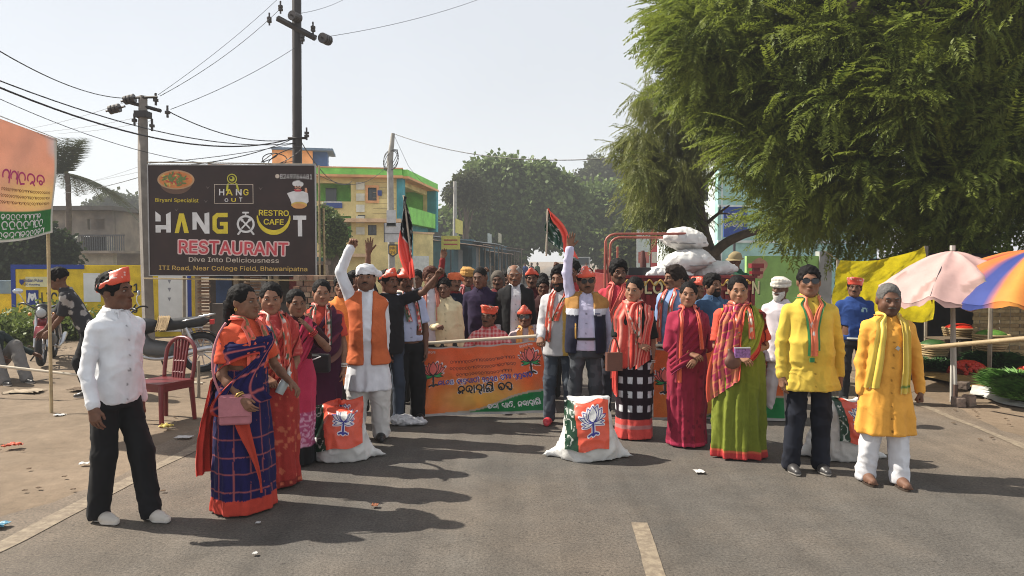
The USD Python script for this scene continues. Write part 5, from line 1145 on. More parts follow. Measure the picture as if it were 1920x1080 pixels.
# 3 the woman in the red saree
P = person('woman in red saree holding a small water bottle', 508, 5.62, 527, yaw=30, hy=18, hp=2, sex='f', head='f', skin=SKF, hair='bun', wide=1.05, res=.011,
    arms=[((-.10, -.15, -1), (.75, -.5, -.38), 'hold', (.1, .3, -.9)), ((.12, .1, -1), (-.1, -.6, -.45), 'hold', (-.6, .3, -.6))],
    shirt=dict(c=speck(rgb(205, 60, 56), rgb(225, 105, 95), 55, .62), hem=.60, sleeve=.42, name='blouse', off=.012), skirt=dict(c=lambda v, P: np.where((meshkit.noise(v * [34, 34, 22], 6) > .70)[:, None], rgb(205, 96, 60), np.where((v[:, 2] < .07)[:, None], rgb(140, 28, 20), rgb(172, 38, 26))), w=(.125, .110), n=9, seed=2))
drape(P, 'pallu', [(-160, .58), (-105, .68), (-62, .80), (-10, .845), (60, .82), (80, .60)], [(-140, .44), (-80, .54), (-35, .68), (15, .78), (45, .70), (60, .42)], lambda U, V: np.where((V > .90)[:, None], rgb(140, 28, 22), np.where((meshkit.noise(np.stack([U * 26, V * 12, 0 * U], 1), 6) > .68)[:, None], rgb(205, 100, 70), rgb(184, 42, 34))), nf=5)
scarf(P, scarf_print(SAFF, None, 2), xl=.015, xr=.055, zl=.545, zr=.50, w=.075, off=.05); bangles(P, -1, 3, 'green'); bangles(P, 1, 2, 'red')
# 4 the woman hidden behind her, hand at the neck
P = person('woman in pink printed saree with a black hem, half hidden, elbow raised', 548, 6.2, 540, yaw=15, hy=30, sex='f', head='f', skin=SKM, hair='bun',
    arms=[((-.2, -.1, -1), (.3, -.3, -.8), 'relaxed'), ((.55, -.35, -.55), (-.55, -.35, .75), 'flat', (-.8, 0, -.3))],
    shirt=dict(c=rgb(60, 20, 24), hem=.60, sleeve=.4, name='blouse', off=.012), skirt=dict(c=lambda v, P: np.where((v[:, 2] < .17)[:, None], [.008, .008, .009], np.where((v[:, 2] < .46)[:, None], np.where((meshkit.noise(v * 55, 2) > .52)[:, None], rgb(225, 160, 190), rgb(185, 70, 120)), rgb(200, 30, 80))), w=(.115, .10), seed=5))
drape(P, 'pallu', [(-150, .58), (-95, .70), (-50, .82), (40, .84), (70, .5)], [(-120, .46), (-60, .58), (-20, .72), (20, .76), (50, .42)], rgb(205, 36, 84), nf=4)
bangles(P, 1, 3, 'red')
# 5 the woman with a finger at her lips
P = person('woman in purple saree with a finger raised to her lips', 596, 6.78, 522, yaw=16, hy=20, sex='f', head='f', skin=SKF, hair='bun', wide=1.12, belly=.02, res=.011,
    arms=[((-.02, -.35, -1), (.30, -.28, 1), 'point', (.4, .9, 0)), ((.22, .05, -1), (.02, -.2, -1), 'relaxed')],
    shirt=dict(c=rgb(205, 60, 34), hem=.60, sleeve=.36, name='blouse', off=.012), skirt=dict(c=rgb(64, 18, 46), w=(.135, .115), seed=8))
drape(P, 'pallu', [(-165, .56), (-115, .68), (-65, .80), (-5, .845), (60, .80), (80, .5)], [(-150, .42), (-80, .50), (-25, .56), (5, .64), (30, .60), (50, .42)], lambda U, V: np.where((V > .86)[:, None], rgb(120, 80, 70), np.where((meshkit.noise(np.stack([U * 12, V * 7, 0 * U], 1), 1) > .62)[:, None], rgb(120, 40, 60), rgb(72, 20, 50))), nf=4)
scarf(P, scarf_print(rgb(225, 80, 50), (.02, .03, .02), 5), xl=-.05, xr=.045, zl=.70, zr=.62, w=.07, off=.045); bangles(P, -1, 4, 'white'); bangles(P, 1, 3, 'white')
PURPLE = P
# 6 orange kurta behind, 7 the white kurta man with his fist up
P = person('person in bright orange kurta half hidden behind the white kurta man', 640, 7.7, 512, yaw=20, skin=SKM, hair='thick', shirt=dict(c=rgb(240, 130, 20), hem=.28, flare=.03, name='kurta'), trousers=dict(c=rgb(235, 130, 25)), shoes=('shoe', (.05, .04, .04)))
P = person('man in white kurta, white cap and rust orange waistcoat raising a fist', 690, 7.08, 492, yaw=8, hy=6, hp=-4, skin=SKM, head='fat', belly=.026, wide=.95, hair='short', hat='gandhi', hatc=rgb(225, 225, 228), mous=1, beard='stubble', res=.011,
    arms=[((-.34, -.12, .95), (.42, -.12, .9), 'fist', (.3, -.6, 0)), ((.06, .16, -1), (-.06, -.1, -1), 'relaxed')],
    shirt=dict(c=rgb(222, 224, 230), hem=.29, flare=.030, name='kurta', collar=(rgb(222, 224, 230), 'band'), slit=.10, off=.016), trousers=dict(c=rgb(215, 213, 208), w=(.068, .060, .046), amp=1.4), shoes=('shoe', (.012, .011, .011), (.03, .03, .03)))
make_top(P, c=rgb(206, 96, 30), hem=.44, sleeve=0, off=.030, flare=.02, name='waistcoat', jacket=(.020, .030), amp=.8)
# 8 black t-shirt
P = person('man in black t-shirt with both arms up behind the white kurta', 728, 7.75, 502, yaw=30, hy=55, skin=SKD, hair='short', hat='boat', hatc=cap_print(9), mous=1,
    arms=[((-.30, -.05, 1), (.08, -.05, 1), 'open', (0, -1, 0)), ((.80, -.30, .30), (.62, -.25, .72), 'fist', (.3, -.8, 0))], shirt=dict(c=(.011, .011, .013), hem=.46, sleeve=.40), trousers=dict(c=rgb(52, 62, 78)), shoes=('shoe', (.03, .025, .02)))
BLACKT = P
# 9 pale blue shirt
P = person('man in pale blue shirt and black trousers with a red scarf and orange cap', 764, 7.95, 500, yaw=25, hy=30, skin=SKD, hair='short', hat='tall', hatc=cap_print(12), mous=1, belly=.02,
    arms=[((-.16, -.1, -1), (.10, -.45, -.9), 'relaxed'), ((.22, .0, -1), (.05, -.2, -1), 'relaxed')],
    shirt=dict(c=placket(rgb(176, 186, 218)), hem=.53, sleeve=.42, collar=rgb(176, 186, 218)), trousers=dict(c=(.008, .008, .009), w=(.062, .054, .048)), shoes=('shoe', (.02, .018, .016), (.03, .03, .03)))
scarf(P, scarf_print(rgb(200, 56, 44), (.03, .05, .03), 3), xl=-.01, xr=.06, zl=.66, zr=.60, w=.06)
# 10 - 19 the row behind the banner
P = person('young man with reddish hair in white shirt and pale orange scarf', 806, 8.75, 500, hy=15, skin=SKM, hair='thick', hairc=(.06, .022, .014), shirt=dict(c=rgb(205, 200, 205), collar=rgb(205, 200, 205)), trousers=dict(c=(.02, .02, .02))); scarf(P, rgb(215, 120, 90), w=.06)
P = person('man in cream shirt with one fist at his waist behind the banner', 838, 8.72, 520, hy=-4, skin=SKD, hair='short', arms=[((-.22, -.05, -1), (.50, -.75, .10), 'fist', (.2, .3, -1)), None], shirt=dict(c=placket(rgb(224, 206, 160)), collar=rgb(224, 206, 160), hem=.47), trousers=dict(c=(.03, .03, .03)))
P = person('man in orange cap and dark blue shirt with a red sleeved arm up', 850, 9.5, 508, hy=25, skin=SKM, hair='short', hat='gandhi', hatc=rgb(240, 110, 44), mous=1, arms=[((-.10, 0, 1), (.14, -.05, 1), 'relaxed', (0, -1, 0)), None], shirt=dict(c=lambda v, P: np.where((v[:, 2] > .835 * P['h'])[:, None], rgb(130, 30, 28), rgb(24, 30, 52)), sleeve=.95))
P = person('man in mustard yellow turban and grey shirt with red neck cloth', 876, 9.9, 498, hy=10, skin=SKM, hair=None, hat='turban', hatc=rgb(190, 140, 60), shirt=dict(c=rgb(110, 116, 116))); scarf(P, rgb(170, 40, 44), w=.07, zl=.72, zr=.72)
P = person('man in dark purple shirt standing behind the crouching banner holder', 905, 9.15, 500, yaw=-5, hy=-18, skin=SKD, head='fat', wide=1.12, belly=.02, hair='receding', mous=0, shirt=dict(c=placket(rgb(44, 30, 62)), collar=rgb(44, 30, 62), sleeve=.95, vneck=.02), trousers=dict(c=(.02, .02, .02)))
P = person('man hidden behind the purple shirt stretching a bare arm sideways overhead', 905, 10.2, 512, skin=SKD, hair='short', arms=[((-.25, 0, 1), (.95, -.1, .36), 'fist', (0, -1, 0)), None], shirt=dict(c=rgb(70, 60, 56), sleeve=.4))
P = person('man with a grey cloth hood and dark red shirt in the back row', 933, 9.75, 504, hy=-5, skin=SKD, hair=None, hat='hood', hatc=rgb(96, 88, 78), mous=1, shirt=dict(c=rgb(110, 34, 40)))
P = person('old balding man in white shirt and open black waistcoat', 968, 9.05, 494, hy=0, skin=SKM, head='thin', hair='balding', hairc=(.20, .19, .18), mous=2, beard='stubble', shirt=dict(c=placket(rgb(206, 208, 212)), collar=rgb(206, 208, 212), vneck=.06), trousers=dict(c=(.03, .03, .03))); make_top(P, c=(.010, .010, .011), hem=.47, sleeve=.6, off=.030, name='waistcoat', jacket=(.045, .032))
P = person('man in orange cap and maroon shirt beside the old balding man', 998, 9.7, 501, hy=-5, skin=SKD, hair='short', hat='boat', hatc=cap_print(15), mous=1, shirt=dict(c=rgb(84, 22, 30)))
P = person('man in red checked shirt and orange cap crouching behind the banner', 917, 8.78, 572, hy=-22, hp=4, skin=SKD, hair='short', hat='wide', hatc=cap_print(17), mous=1, drop=.42, h=1.60, lean=(0, -.06), wide=1.08,
    arms=[((-.55, -.30, -.80), (-.15, -.70, .02), 'hold', (.1, .2, -1)), ((.50, -.30, -.80), (.28, -.72, .12), 'hold', (-.1, .2, -1))], shirt=dict(c=plaid(rgb(206, 60, 66), rgb(235, 190, 185), .045), collar=rgb(206, 70, 70), sleeve=.95), legs={-1: (np.array([-.10, 0, .36]), np.array([-.16, -.20, .45]), np.array([-.14, -.02, .09]), 0.0), 1: (np.array([.10, 0, .36]), np.array([.16, -.20, .45]), np.array([.14, -.02, .09]), 0.0)}, trousers=dict(c=(.03, .03, .035), top=.58))
P = person('crouching man with sunglasses, orange cap and yellow scarf holding the banner end', 985, 8.86, 571, hy=-4, skin=SKD, head='thin', hair='short', hat='tall', hatc=cap_print(19, SAFF, .7), glasses=True, drop=.42, h=1.58, lean=(0, -.05),
    arms=[((-.35, -.25, -.9), (.2, -.8, -.1), 'hold', (.1, .2, -1)), ((.4, -.25, -.9), (-.05, -.8, -.05), 'hold', (-.1, .2, -1))], shirt=dict(c=rgb(190, 170, 170), sleeve=.95), legs={-1: (np.array([-.10, 0, .36]), np.array([-.16, -.18, .45]), np.array([-.14, .0, .09]), 0.0), 1: (np.array([.10, 0, .36]), np.array([.16, -.18, .45]), np.array([.14, .0, .09]), 0.0)}, trousers=dict(c=(.04, .04, .04), top=.58)); scarf(P, rgb(236, 160, 40), w=.085, zl=.62, zr=.62)
# 20 the bearded man in the pale jacket, 21 the man in the padded vest
P = person('bearded man in pale jacket with yellow panel, jeans and red shoes', 1050, 7.75, 497, yaw=-14, hy=-28, skin=SKM, hair='thick', mous=1, beard='full', res=.011,
    arms=[((-.18, -.25, -1), (-.08, -.8, -.35), 'hold', (.3, .2, -1)), ((.18, .05, -1), (-.05, -.35, -1), 'relaxed')], shirt=dict(c=lambda v, P: np.where(((v[:, 0] > .055) & (v[:, 0] < .14))[:, None], rgb(215, 170, 60), rgb(190, 188, 190)), hem=.44, sleeve=.95, collar=rgb(190, 188, 190), off=.020), trousers=dict(c=speck(rgb(62, 70, 82), rgb(86, 94, 104), 18, .55)), shoes=('shoe', rgb(214, 40, 56), rgb(214, 40, 56)))
scarf(P, scarf_print(SAFF, None, 6), xl=-.065, xr=-.015, zl=.53, zr=.66, w=.075, off=.04)
def puffer(v, P):
    h = P['h']; c = np.tile(rgb(28, 30, 52), (len(v), 1)); z = v[:, 2] / h; c[z > .715] = rgb(206, 208, 218); c[z > .755] = rgb(176, 124, 50); c[(np.abs(v[:, 0] + .10) < .006) & (z > .58) & (z < .67) & (v[:, 1] < 0)] = rgb(214, 160, 60); return c
P = person('man in navy padded vest and sunglasses raising an open palm high', 1098, 7.42, 497, yaw=-4, hy=2, skin=SKM, head='fat', belly=.030, wide=1.04, hair='short', hat='tall', hatc=cap_print(22, SAFF, .66), glasses=True, mous=1, beard='stubble', res=.010,
    arms=[((-.16, -.10, 1), (.10, -.10, 1), 'open', (0, -1, .05)), ((.20, .08, -1), (.02, .1, -1), 'relaxed')], shirt=dict(c=placket(rgb(196, 192, 222)), collar=rgb(196, 192, 222), hem=.50, sleeve=.97, off=.015), trousers=dict(c=speck(rgb(58, 62, 68), rgb(76, 80, 86), 14, .55)), shoes=('shoe', (.03, .03, .035)))
make_top(P, c=puffer, hem=.485, sleeve=0, off=.042, name='padded_vest', jacket=(.058, .040), collar=(rgb(176, 124, 50), 'band'), amp=.6)
nv = part(P['root'], 'belt', cat([tube([on_torso(P['T'], a, np.array(.575 * P['h']), .010) for a in np.linspace(0, 2 * np.pi, 40)], .016, 6)]), mat('black_leather', (.012, .011, .010), .4), world=False)
part(P['root'], 'name_badge', bx(front(P['T'], np.array(.115), np.array(.725 * P['h']), .05), (.05, .008, .012)), mat('badge_navy', (.02, .03, .09)), world=False)
P = person('man in dark red shirt behind the padded vest', 1075, 8.6, 487, hy=-20, skin=SKD, hair='short', shirt=dict(c=rgb(170, 44, 44)))
FLAGMAN = person('man hidden in the back row holding up a party flag on a pole', 1020, 9.4, 520, skin=SKD, hair='short', arms=[None, ((-.05, -.55, .62), (.12, -.15, 1), 'fist', (0, -1, 0))], shirt=dict(c=rgb(60, 26, 26), sleeve=.95))
P = person('man with thick black hair in pink shirt and orange scarf by the trolley', 1157, 8.15, 486, yaw=-8, hy=6, skin=SKD, hair='thick', beard='stubble', mous=1, shirt=dict(c=rgb(205, 44, 66), sleeve=.9, vneck=.02), trousers=dict(c=(.03, .03, .04))); scarf(P, rgb(235, 84, 60), xl=-.09, xr=-.04, zl=.50, zr=.6, w=.09)
for px, Y, tp, c, hs_, lab in ((745, 8.9, 512, rgb(60, 60, 70), None, 'dark haired man peering over behind the saffron flag'), (822, 9.6, 507, rgb(190, 186, 180), None, 'man in pale shirt between the reddish haired man and the orange cap'), (952, 10.4, 508, rgb(150, 150, 160), None, 'man in light grey shirt in the last row behind the hood'), (1014, 9.9, 512, rgb(176, 170, 176), None, 'man in off white shirt in the last row beside the flag pole'), (1060, 9.2, 505, rgb(150, 60, 50), 'boat', 'man in orange cap between the pale jacket and the padded vest'), (780, 10.0, 505, rgb(170, 160, 170), None, 'man in pale lilac shirt far back behind the blue shirt'), (662, 8.3, 508, rgb(70, 50, 50), None, 'dark haired person behind the raised white sleeve')):
    person(lab, px, Y, tp, hy=(px * 7) % 40 - 20, skin=SKM if px % 2 else SKD, hair='thick' if px % 3 else 'short', hat=hs_, hatc=cap_print(px), mous=px % 2, shirt=dict(c=c, collar=c), trousers=dict(c=(.03, .03, .03)))
# the women on the right
STR = lambda U, V: np.where((np.abs((V * 5) % 1 - .5) < .16)[:, None], rgb(226, 150, 130), np.where((np.abs((V * 5) % 1) < .10)[:, None], rgb(130, 24, 30), rgb(222, 62, 44)))
P = person('woman in red striped shawl and black and white checked saree', 1190, 7.15, 517, yaw=-14, hy=-26, sex='f', head='f', skin=SKL, hair='bun', res=.010,
    arms=[((-.14, -.18, -1), (.78, -.55, -.16), 'relaxed', (.1, .7, -.5)), ((.16, -.02, -1), (-.06, -.18, -1), 'hold', (-.9, .3, 0))], shirt=dict(c=(.012, .016, .014), hem=.60, sleeve=.46, name='blouse', off=.012), skirt=dict(c=blocks(rgb(36, 18, 30), rgb(205, 205, 210), 5, .135, rgb(214, 62, 52), .20), w=(.118, .100), n=7, amp=.55, res=.009, seed=3))
drape(P, 'shawl', [(172, .36), (-178, .56), (-170, .70), (-165, .80), (160, .83)], [(-76, .47), (-70, .58), (-72, .70), (-66, .80), (-30, .85)], STR, off=.040, nf=4, fa=.010)
drape(P, 'shawl_end', [(-80, .44), (-66, .58), (-52, .72), (-40, .82), (20, .845), (60, .72)], [(-38, .50), (-26, .60), (-14, .70), (0, .78), (30, .78), (60, .60)], STR, off=.036, nf=3, fa=.008)
drape(P, 'shawl_tail', [(-.16, -.03, .62 * P['h']), (-.185, .0, .50 * P['h']), (-.20, .03, .36 * P['h']), (-.195, .04, .28 * P['h'])], [(-.10, -.15, .62 * P['h']), (-.13, -.16, .50 * P['h']), (-.145, -.15, .36 * P['h']), (-.13, -.14, .27 * P['h'])], rgb(205, 52, 38), nf=3, fa=.010)
scarf(P, scarf_print(rgb(236, 100, 70), None, 8), xl=.012, xr=.035, zl=.66, zr=.60, w=.055, off=.05); bangles(P, -1, 2, 'white'); bangles(P, 1, 2, 'white'); STRW = P
P = person('man in light blue shirt seen in profile between two women', 1262, 8.1, 497, yaw=-48, hy=-72, skin=SKM, head='thin', hair='thick', hairc=(.022, .015, .012), mous=1, shirt=dict(c=rgb(130, 160, 206), sleeve=.45, collar=rgb(130, 160, 206)), trousers=dict(c=(.035, .036, .040)), shoes=('shoe', (.02, .02, .02))); scarf(P, scarf_print(rgb(225, 80, 46), None, 4), xl=-.05, xr=.03, zl=.50, zr=.55, w=.07)
MAG = rgb(150, 14, 54)
P = person('woman in magenta saree with an orange scarf and folded hands', 1290, 6.85, 527, yaw=-6, hy=-12, roll=4, sex='f', head='f', skin=SKF, hair='bun', res=.010,
    arms=[((-.16, -.10, -1), (.68, -.62, -.22), 'relaxed', (.1, .5, -.8)), ((.18, .0, -1), (-.55, -.60, -.40), 'relaxed', (-.2, .5, -.6))], shirt=dict(c=rgb(160, 14, 60), hem=.60, sleeve=.50, name='blouse', off=.014), skirt=dict(c=lambda v, P: np.where((meshkit.noise(v * [26, 26, 20], 3) > .74)[:, None], rgb(120, 10, 46), np.where((v[:, 2] < .05)[:, None], rgb(190, 30, 80), MAG)), w=(.114, .10), n=10, amp=1.1, seed=6), )
drape(P, 'pallu', [(-165, .58), (-120, .68), (-75, .79), (-10, .845), (60, .82), (70, .5)], [(-140, .44), (-80, .52), (-25, .60), (0, .70), (30, .66), (45, .30)], lambda U, V: np.where((V > .92)[:, None], rgb(120, 12, 60), MAG), nf=5)
scarf(P, scarf_print(rgb(238, 84, 30), (.30, .02, .05), 9, False), xl=-.062, xr=.075, zl=.40, zr=.60, w=.055, off=.048, xt=.050); bangles(P, -1, 1, 'gold')
P = person('bearded man in denim shirt between the magenta and green sarees', 1338, 8.2, 513, yaw=8, hy=22, skin=SKM, head='fat', wide=1.05, hair='thick', mous=1, beard='full', shirt=dict(c=rgb(56, 88, 122), collar=rgb(56, 88, 122), sleeve=.5), trousers=dict(c=(.015, .015, .02)), shoes=('shoe', (.02, .02, .02)))
P = person('man with dark hair just visible before the red trolley', 1282, 8.9, 508, hy=-30, skin=SKD, hair='short', shirt=dict(c=rgb(60, 40, 36)))
P = person('man in orange cap mostly hidden behind the bearded denim man', 1311, 9.0, 517, hy=40, skin=SKM, hair='short', hat='tall', hatc=cap_print(25), shirt=dict(c=rgb(110, 90, 80)))
GRN = rgb(120, 130, 22)
def gold_pink(U, V):
    c = np.tile(rgb(176, 40, 84), (len(U), 1)); n = meshkit.noise(np.stack([U * 9, V * 16, 0 * U], 1), 7); c[n > .60] = rgb(205, 110, 80); c[(np.abs((U * 10) % 1 - .5) < .07)] = rgb(205, 130, 60); c[V < .10] = rgb(214, 74, 40); c[V > .92] = rgb(214, 74, 40); return c
P = person('woman in olive green saree with a pink brocade shawl, arms folded', 1388, 6.48, 515, yaw=-8, hy=-8, sex='f', head='f', skin=SKL, hair='braid', wide=1.14, belly=.016, res=.010,
    arms=[((-.16, -.12, -1), (.62, -.66, -.30), 'relaxed', (.2, .4, -.8)), ((.28, -.05, -1), (-.84, -.50, -.22), 'relaxed', (-.2, .5, -.7))], shirt=dict(c=lambda v, P: np.where((np.abs(v[:, 0]) > .10 * P['h'])[:, None], rgb(214, 70, 40), rgb(150, 160, 40)), hem=.60, sleeve=.42, name='blouse', off=.014), skirt=dict(c=bordered(GRN, rgb(196, 44, 44), .085, rgb(214, 90, 50)), w=(.150, .128), n=10, amp=1.5, res=.009, seed=9, hipw=.006))
drape(P, 'pallu', [(-172, .30), (-168, .50), (-160, .68), (-150, .80), (-170, .83)], [(-95, .44), (-92, .58), (-90, .70), (-72, .81), (-30, .855)], gold_pink, off=.046, nf=5, fa=.010)
drape(P, 'saree_fold', [(-110, .60), (-70, .68), (-48, .78), (-30, .84), (60, .82)], [(-60, .54), (-30, .60), (-14, .68), (0, .78), (50, .60)], lambda U, V: np.where((V > .70)[:, None], rgb(206, 56, 40), rgb(150, 158, 34)), off=.026, nf=3)
drape(P, 'shoulder_fold', [(-30, .80), (0, .80), (60, .80), (90, .70), (100, .5)], [(-10, .62), (10, .60), (35, .56), (50, .46), (60, .30)], rgb(120, 22, 34), off=.05, nf=3)
scarf(P, scarf_print(rgb(234, 90, 34), None, 10), xl=-.02, xr=.05, zl=.68, zr=.66, w=.06, off=.05); bangles(P, -1, 2, 'red'); bangles(P, 1, 2, 'red'); GRW = P
P = person('old man with white turban and white beard in a loose white shirt', 1467, 7.9, 516, yaw=-18, hy=-42, skin=SKD, head='thin', hair=None, hat='turban', hatc=rgb(214, 206, 192), mous=0, beard='white', shirt=dict(c=rgb(216, 204, 208), hem=.42, flare=.02, vneck=.06, sleeve=.9), trousers=dict(c=rgb(190, 180, 180)))
YEL = rgb(222, 188, 36)
P = person('man in sunglasses wearing a lemon yellow kurta and dark jeans', 1521, 6.02, 497, yaw=-4, hy=-14, skin=SKM, head='m', hair='short', glasses=True, belly=.028, wide=1.09, mous=0, res=.010,
    arms=[((-.20, -.02, -1), (-.02, -.16, -1), 'relaxed'), ((.22, .04, -1), (.04, -.10, -1), 'fist')], legs={-1: (np.array([-.085, .0, .83]), np.array([-.11, -.02, .46]), np.array([-.14, -.01, .09]), -.75), 1: (np.array([.085, .0, .83]), np.array([.09, -.02, .46]), np.array([.095, .0, .09]), .12)},
    shirt=dict(c=placket(YEL), hem=.40, flare=.026, name='kurta', collar=(YEL, 'band'), sleeve=.97, off=.012, amp=1.2, slit=.04), trousers=dict(c=speck(rgb(24, 27, 38), rgb(32, 36, 48), 12, .5), w=(.053, .046, .041), amp=1.1), shoes=('shoe', (.035, .033, .033), rgb(196, 190, 180)))
scarf(P, lambda U, V: np.where((V < .20)[:, None], rgb(50, 150, 70), np.where(((meshkit.noise(np.stack([U * 40, V * 6, 0 * U], 1), 2) > .66) & (U > .1) & (U < .2))[:, None], rgb(220, 210, 200), rgb(236, 110, 50))), xl=-.018, xr=-.008, zl=.575, zr=.60, w=.075, off=.026, cv=3.2)
part(P['root'], 'scarf_tail', bx(front(P['T'], np.array(-.035), np.array(.555 * P['h']), .034), (.035, .012, .035)), mat('scarf_green', (.02, .16, .05)), world=False)
P = person('man in blue t-shirt and flared orange cap before the yellow tarpaulin', 1604, 9.0, 518, yaw=-15, hy=-25, skin=SKD, hair='short', hat='wide', hatc=cap_print(28, rgb(214, 66, 34), .68), wide=1.14, belly=.01, mous=1, shirt=dict(c=lambda v, P: np.where(((np.abs(v[:, 0] - .09) < .035) & (np.abs(v[:, 2] - 1.12) < .022) & (v[:, 1] < 0) & (meshkit.noise(v * 90, 3) > .45))[:, None], rgb(150, 190, 190), rgb(24, 62, 128)), sleeve=.46, hem=.50), trousers=dict(c=(.02, .02, .022)), shoes=('shoe', (.03, .03, .03)))
part(P['root'], 'white_cord', cat([tube([front(P['T'], np.array(x), np.array(.52 * P['h']), .03) for x in np.linspace(-.1, .1, 9)], .012, 6), tube([front(P['T'], np.array(.03), np.array(.52 * P['h']), .035), front(P['T'], np.array(.025), np.array(.42 * P['h']), .05), np.array([.03, -.16, .33 * P['h']])], .010, 6)]), mat('cord_white', (.45, .46, .42)), True, world=False)
OCH = rgb(240, 166, 16)
P = person('old man in saffron yellow kurta with a yellow shawl and white trousers', 1664, 5.68, 531, yaw=-6, hy=-10, skin=SKD, head='fat', hair='grey', hairc=(.10, .095, .09), beard='stubble', mous=2, wide=1.05, belly=.018, res=.010, hs=1.03,
    arms=[((-.16, .02, -1), (-.02, -.10, -1), 'relaxed'), ((.26, .04, -1), (.08, -.14, -1), 'fist')], legs={-1: (np.array([-.08, .0, .77]), np.array([-.10, -.02, .42]), np.array([-.12, .03, .085]), -.85), 1: (np.array([.08, .0, .77]), np.array([.085, -.03, .42]), np.array([.09, -.06, .085]), .10)},
    shirt=dict(c=placket(OCH), hem=.255, flare=.034, name='kurta', collar=(OCH, 'band'), sleeve=.99, off=.012, amp=1.2, slit=.16), trousers=dict(c=rgb(218, 218, 222), w=(.056, .050, .045), amp=1.3), shoes=('sandal', (.1, .05, .03)))
scarf(P, lambda U, V: np.where((np.abs(U - .965) < .006)[:, None], rgb(60, 130, 40), rgb(232, 196, 30)), xl=-.085, xr=.062, zl=.49, zr=.465, w=.085, off=.032, fa=.009, xt=.052, name='shawl')
bd = bx(front(P['T'], np.array(.035), np.array(.69 * P['h']), .030), (.026, .006, .026)); bd = bd.apply_transform(trimesh.transformations.rotation_matrix(.6, [0, 1, 0], bd.centroid)); part(P['root'], 'badge', bd, mat('badge_silver', (.35, .34, .30), .4), world=False)
# the man on the trolley, the two by the motorcycles and the far walkers
P = person('man in khaki hat and green shirt sitting on the red trolley', 1381, 10.7, 472, loc=((1381 - 960) / F * 10.7, 10.7, .72), h=1.60, drop=.49, hy=-50, hp=12, skin=SKD, hair=None, hat='brim', hatc=rgb(150, 132, 92), shirt=dict(c=rgb(40, 92, 70), sleeve=.9), legs={-1: (np.array([-.09, 0, .30]), np.array([-.12, -.30, .40]), np.array([-.12, -.28, .06]), 0.0), 1: (np.array([.09, 0, .30]), np.array([.12, -.30, .40]), np.array([.12, -.28, .06]), 0.0)}, trousers=dict(c=rgb(60, 60, 60), top=.58))
P = person('person in patterned dark shirt and black trousers bending over by the motorcycle', 166, 9.4, 520, h=1.62, yaw=-65, hy=-70, hp=10, skin=SKD, hair='thick', lean=(0, -.30), arms=[((-.4, -.25, -.9), (-.55, -.1, -.75), 'relaxed'), ((-.3, .2, -.9), (-.6, 0, -.7), 'relaxed')], shirt=dict(c=speck((.03, .03, .034), (.28, .27, .26), 16, .60), sleeve=.45), trousers=dict(c=(.008, .008, .009), w=(.066, .056, .046)), shoes=('shoe', (.03, .025, .02)), legs={-1: (np.array([-.09, .02, .80]), np.array([-.12, -.06, .44]), np.array([-.12, .06, .09]), 0.0), 1: (np.array([.09, .02, .80]), np.array([.12, -.10, .44]), np.array([.12, .0, .09]), 0.0)})
P = person('man in grey trousers sitting on the ground at the left edge', -22, 10.6, 612, h=1.62, drop=.62, yaw=60, hy=60, skin=SKD, hair='short', shirt=dict(c=(.02, .03, .03), sleeve=.9), arms=[((.5, -.3, -.5), (.8, -.1, -.4), 'relaxed'), ((.5, .2, -.5), (.8, .1, -.4), 'relaxed')], legs={-1: (np.array([-.09, 0, .20]), np.array([-.14, -.36, .52]), np.array([-.13, -.60, .09]), 0.0), 1: (np.array([.09, 0, .20]), np.array([.14, -.38, .50]), np.array([.13, -.66, .09]), 0.0)}, trousers=dict(c=rgb(120, 116, 112), top=.50, w=(.062, .054, .045)), shoes=('shoe', (.02, .018, .016)))
for i, (px, c, lab) in enumerate(((985, rgb(40, 60, 120), 'far walker in blue at the road end left of the flag'), (997, rgb(50, 60, 70), 'far walker in grey at the road end'), (1008, rgb(50, 80, 60), 'far walker in green at the road end'), (972, rgb(30, 30, 34), 'far walker in black at the road end'), (1100, rgb(170, 170, 170), 'far walker in white near the distant vehicle'))):
    person(lab, px, 56 + i, 486, h=1.6, skin=SKD, res=.03, shirt=dict(c=c), trousers=dict(c=(.04, .04, .05)))
# ---------------------------------------------------------------- the party's emblem and Odia letters as flat shapes
def petal(x, y, ang, l, w):
    t = np.linspace(0, 1, 14); b = np.sin(np.pi * t ** .8) * w / 2
    p = Polygon(np.r_[np.c_[-b, l * t], np.c_[b, l * t][::-1]]); return affinity.translate(affinity.rotate(p, ang, origin=(0, 0)), x, y)
def lotus(s):
    """Layers of a lotus on a stem about s metres wide: (halo, outline, petals, leaves)."""
    pt = [petal(0, 0, a, l, w) for a, l, w in ((62, .50, .15), (-62, .50, .15), (40, .50, .20), (-40, .50, .20), (19, .50, .23), (-19, .50, .23), (0, .50, .28))]
    lf = [petal(0, -.02, a, .36, .10) for a in (84, -84, 104, -104)]; stem = LineString([(0, 0), (0, -.36)]).buffer(.022); roots = unary_union([LineString([(-.15, -.40), (-.06, -.36), (0, -.42), (.07, -.36), (.15, -.40)]).buffer(.02)])
    allp = unary_union(pt + lf + [stem, roots]); inner = [];cov = Polygon()
    for p in pt[::-1]:
        q = p.buffer(-.012).difference(cov.buffer(.014)); inner.append(q); cov = cov.union(p)
    f = lambda g: affinity.scale(g, s, s, origin=(0, 0))
    return f(allp.buffer(.045)), f(allp.buffer(.010)), f(unary_union([i for i in inner if not i.is_empty])), f(unary_union([l.buffer(-.012) for l in lf]).difference(unary_union(pt).buffer(.012)))
def arc(cx, cy, rx, ry, a0, a1, n=16): t = np.radians(np.linspace(a0, a1, n)); return np.c_[cx + rx * np.cos(t), cy + ry * np.sin(t)]
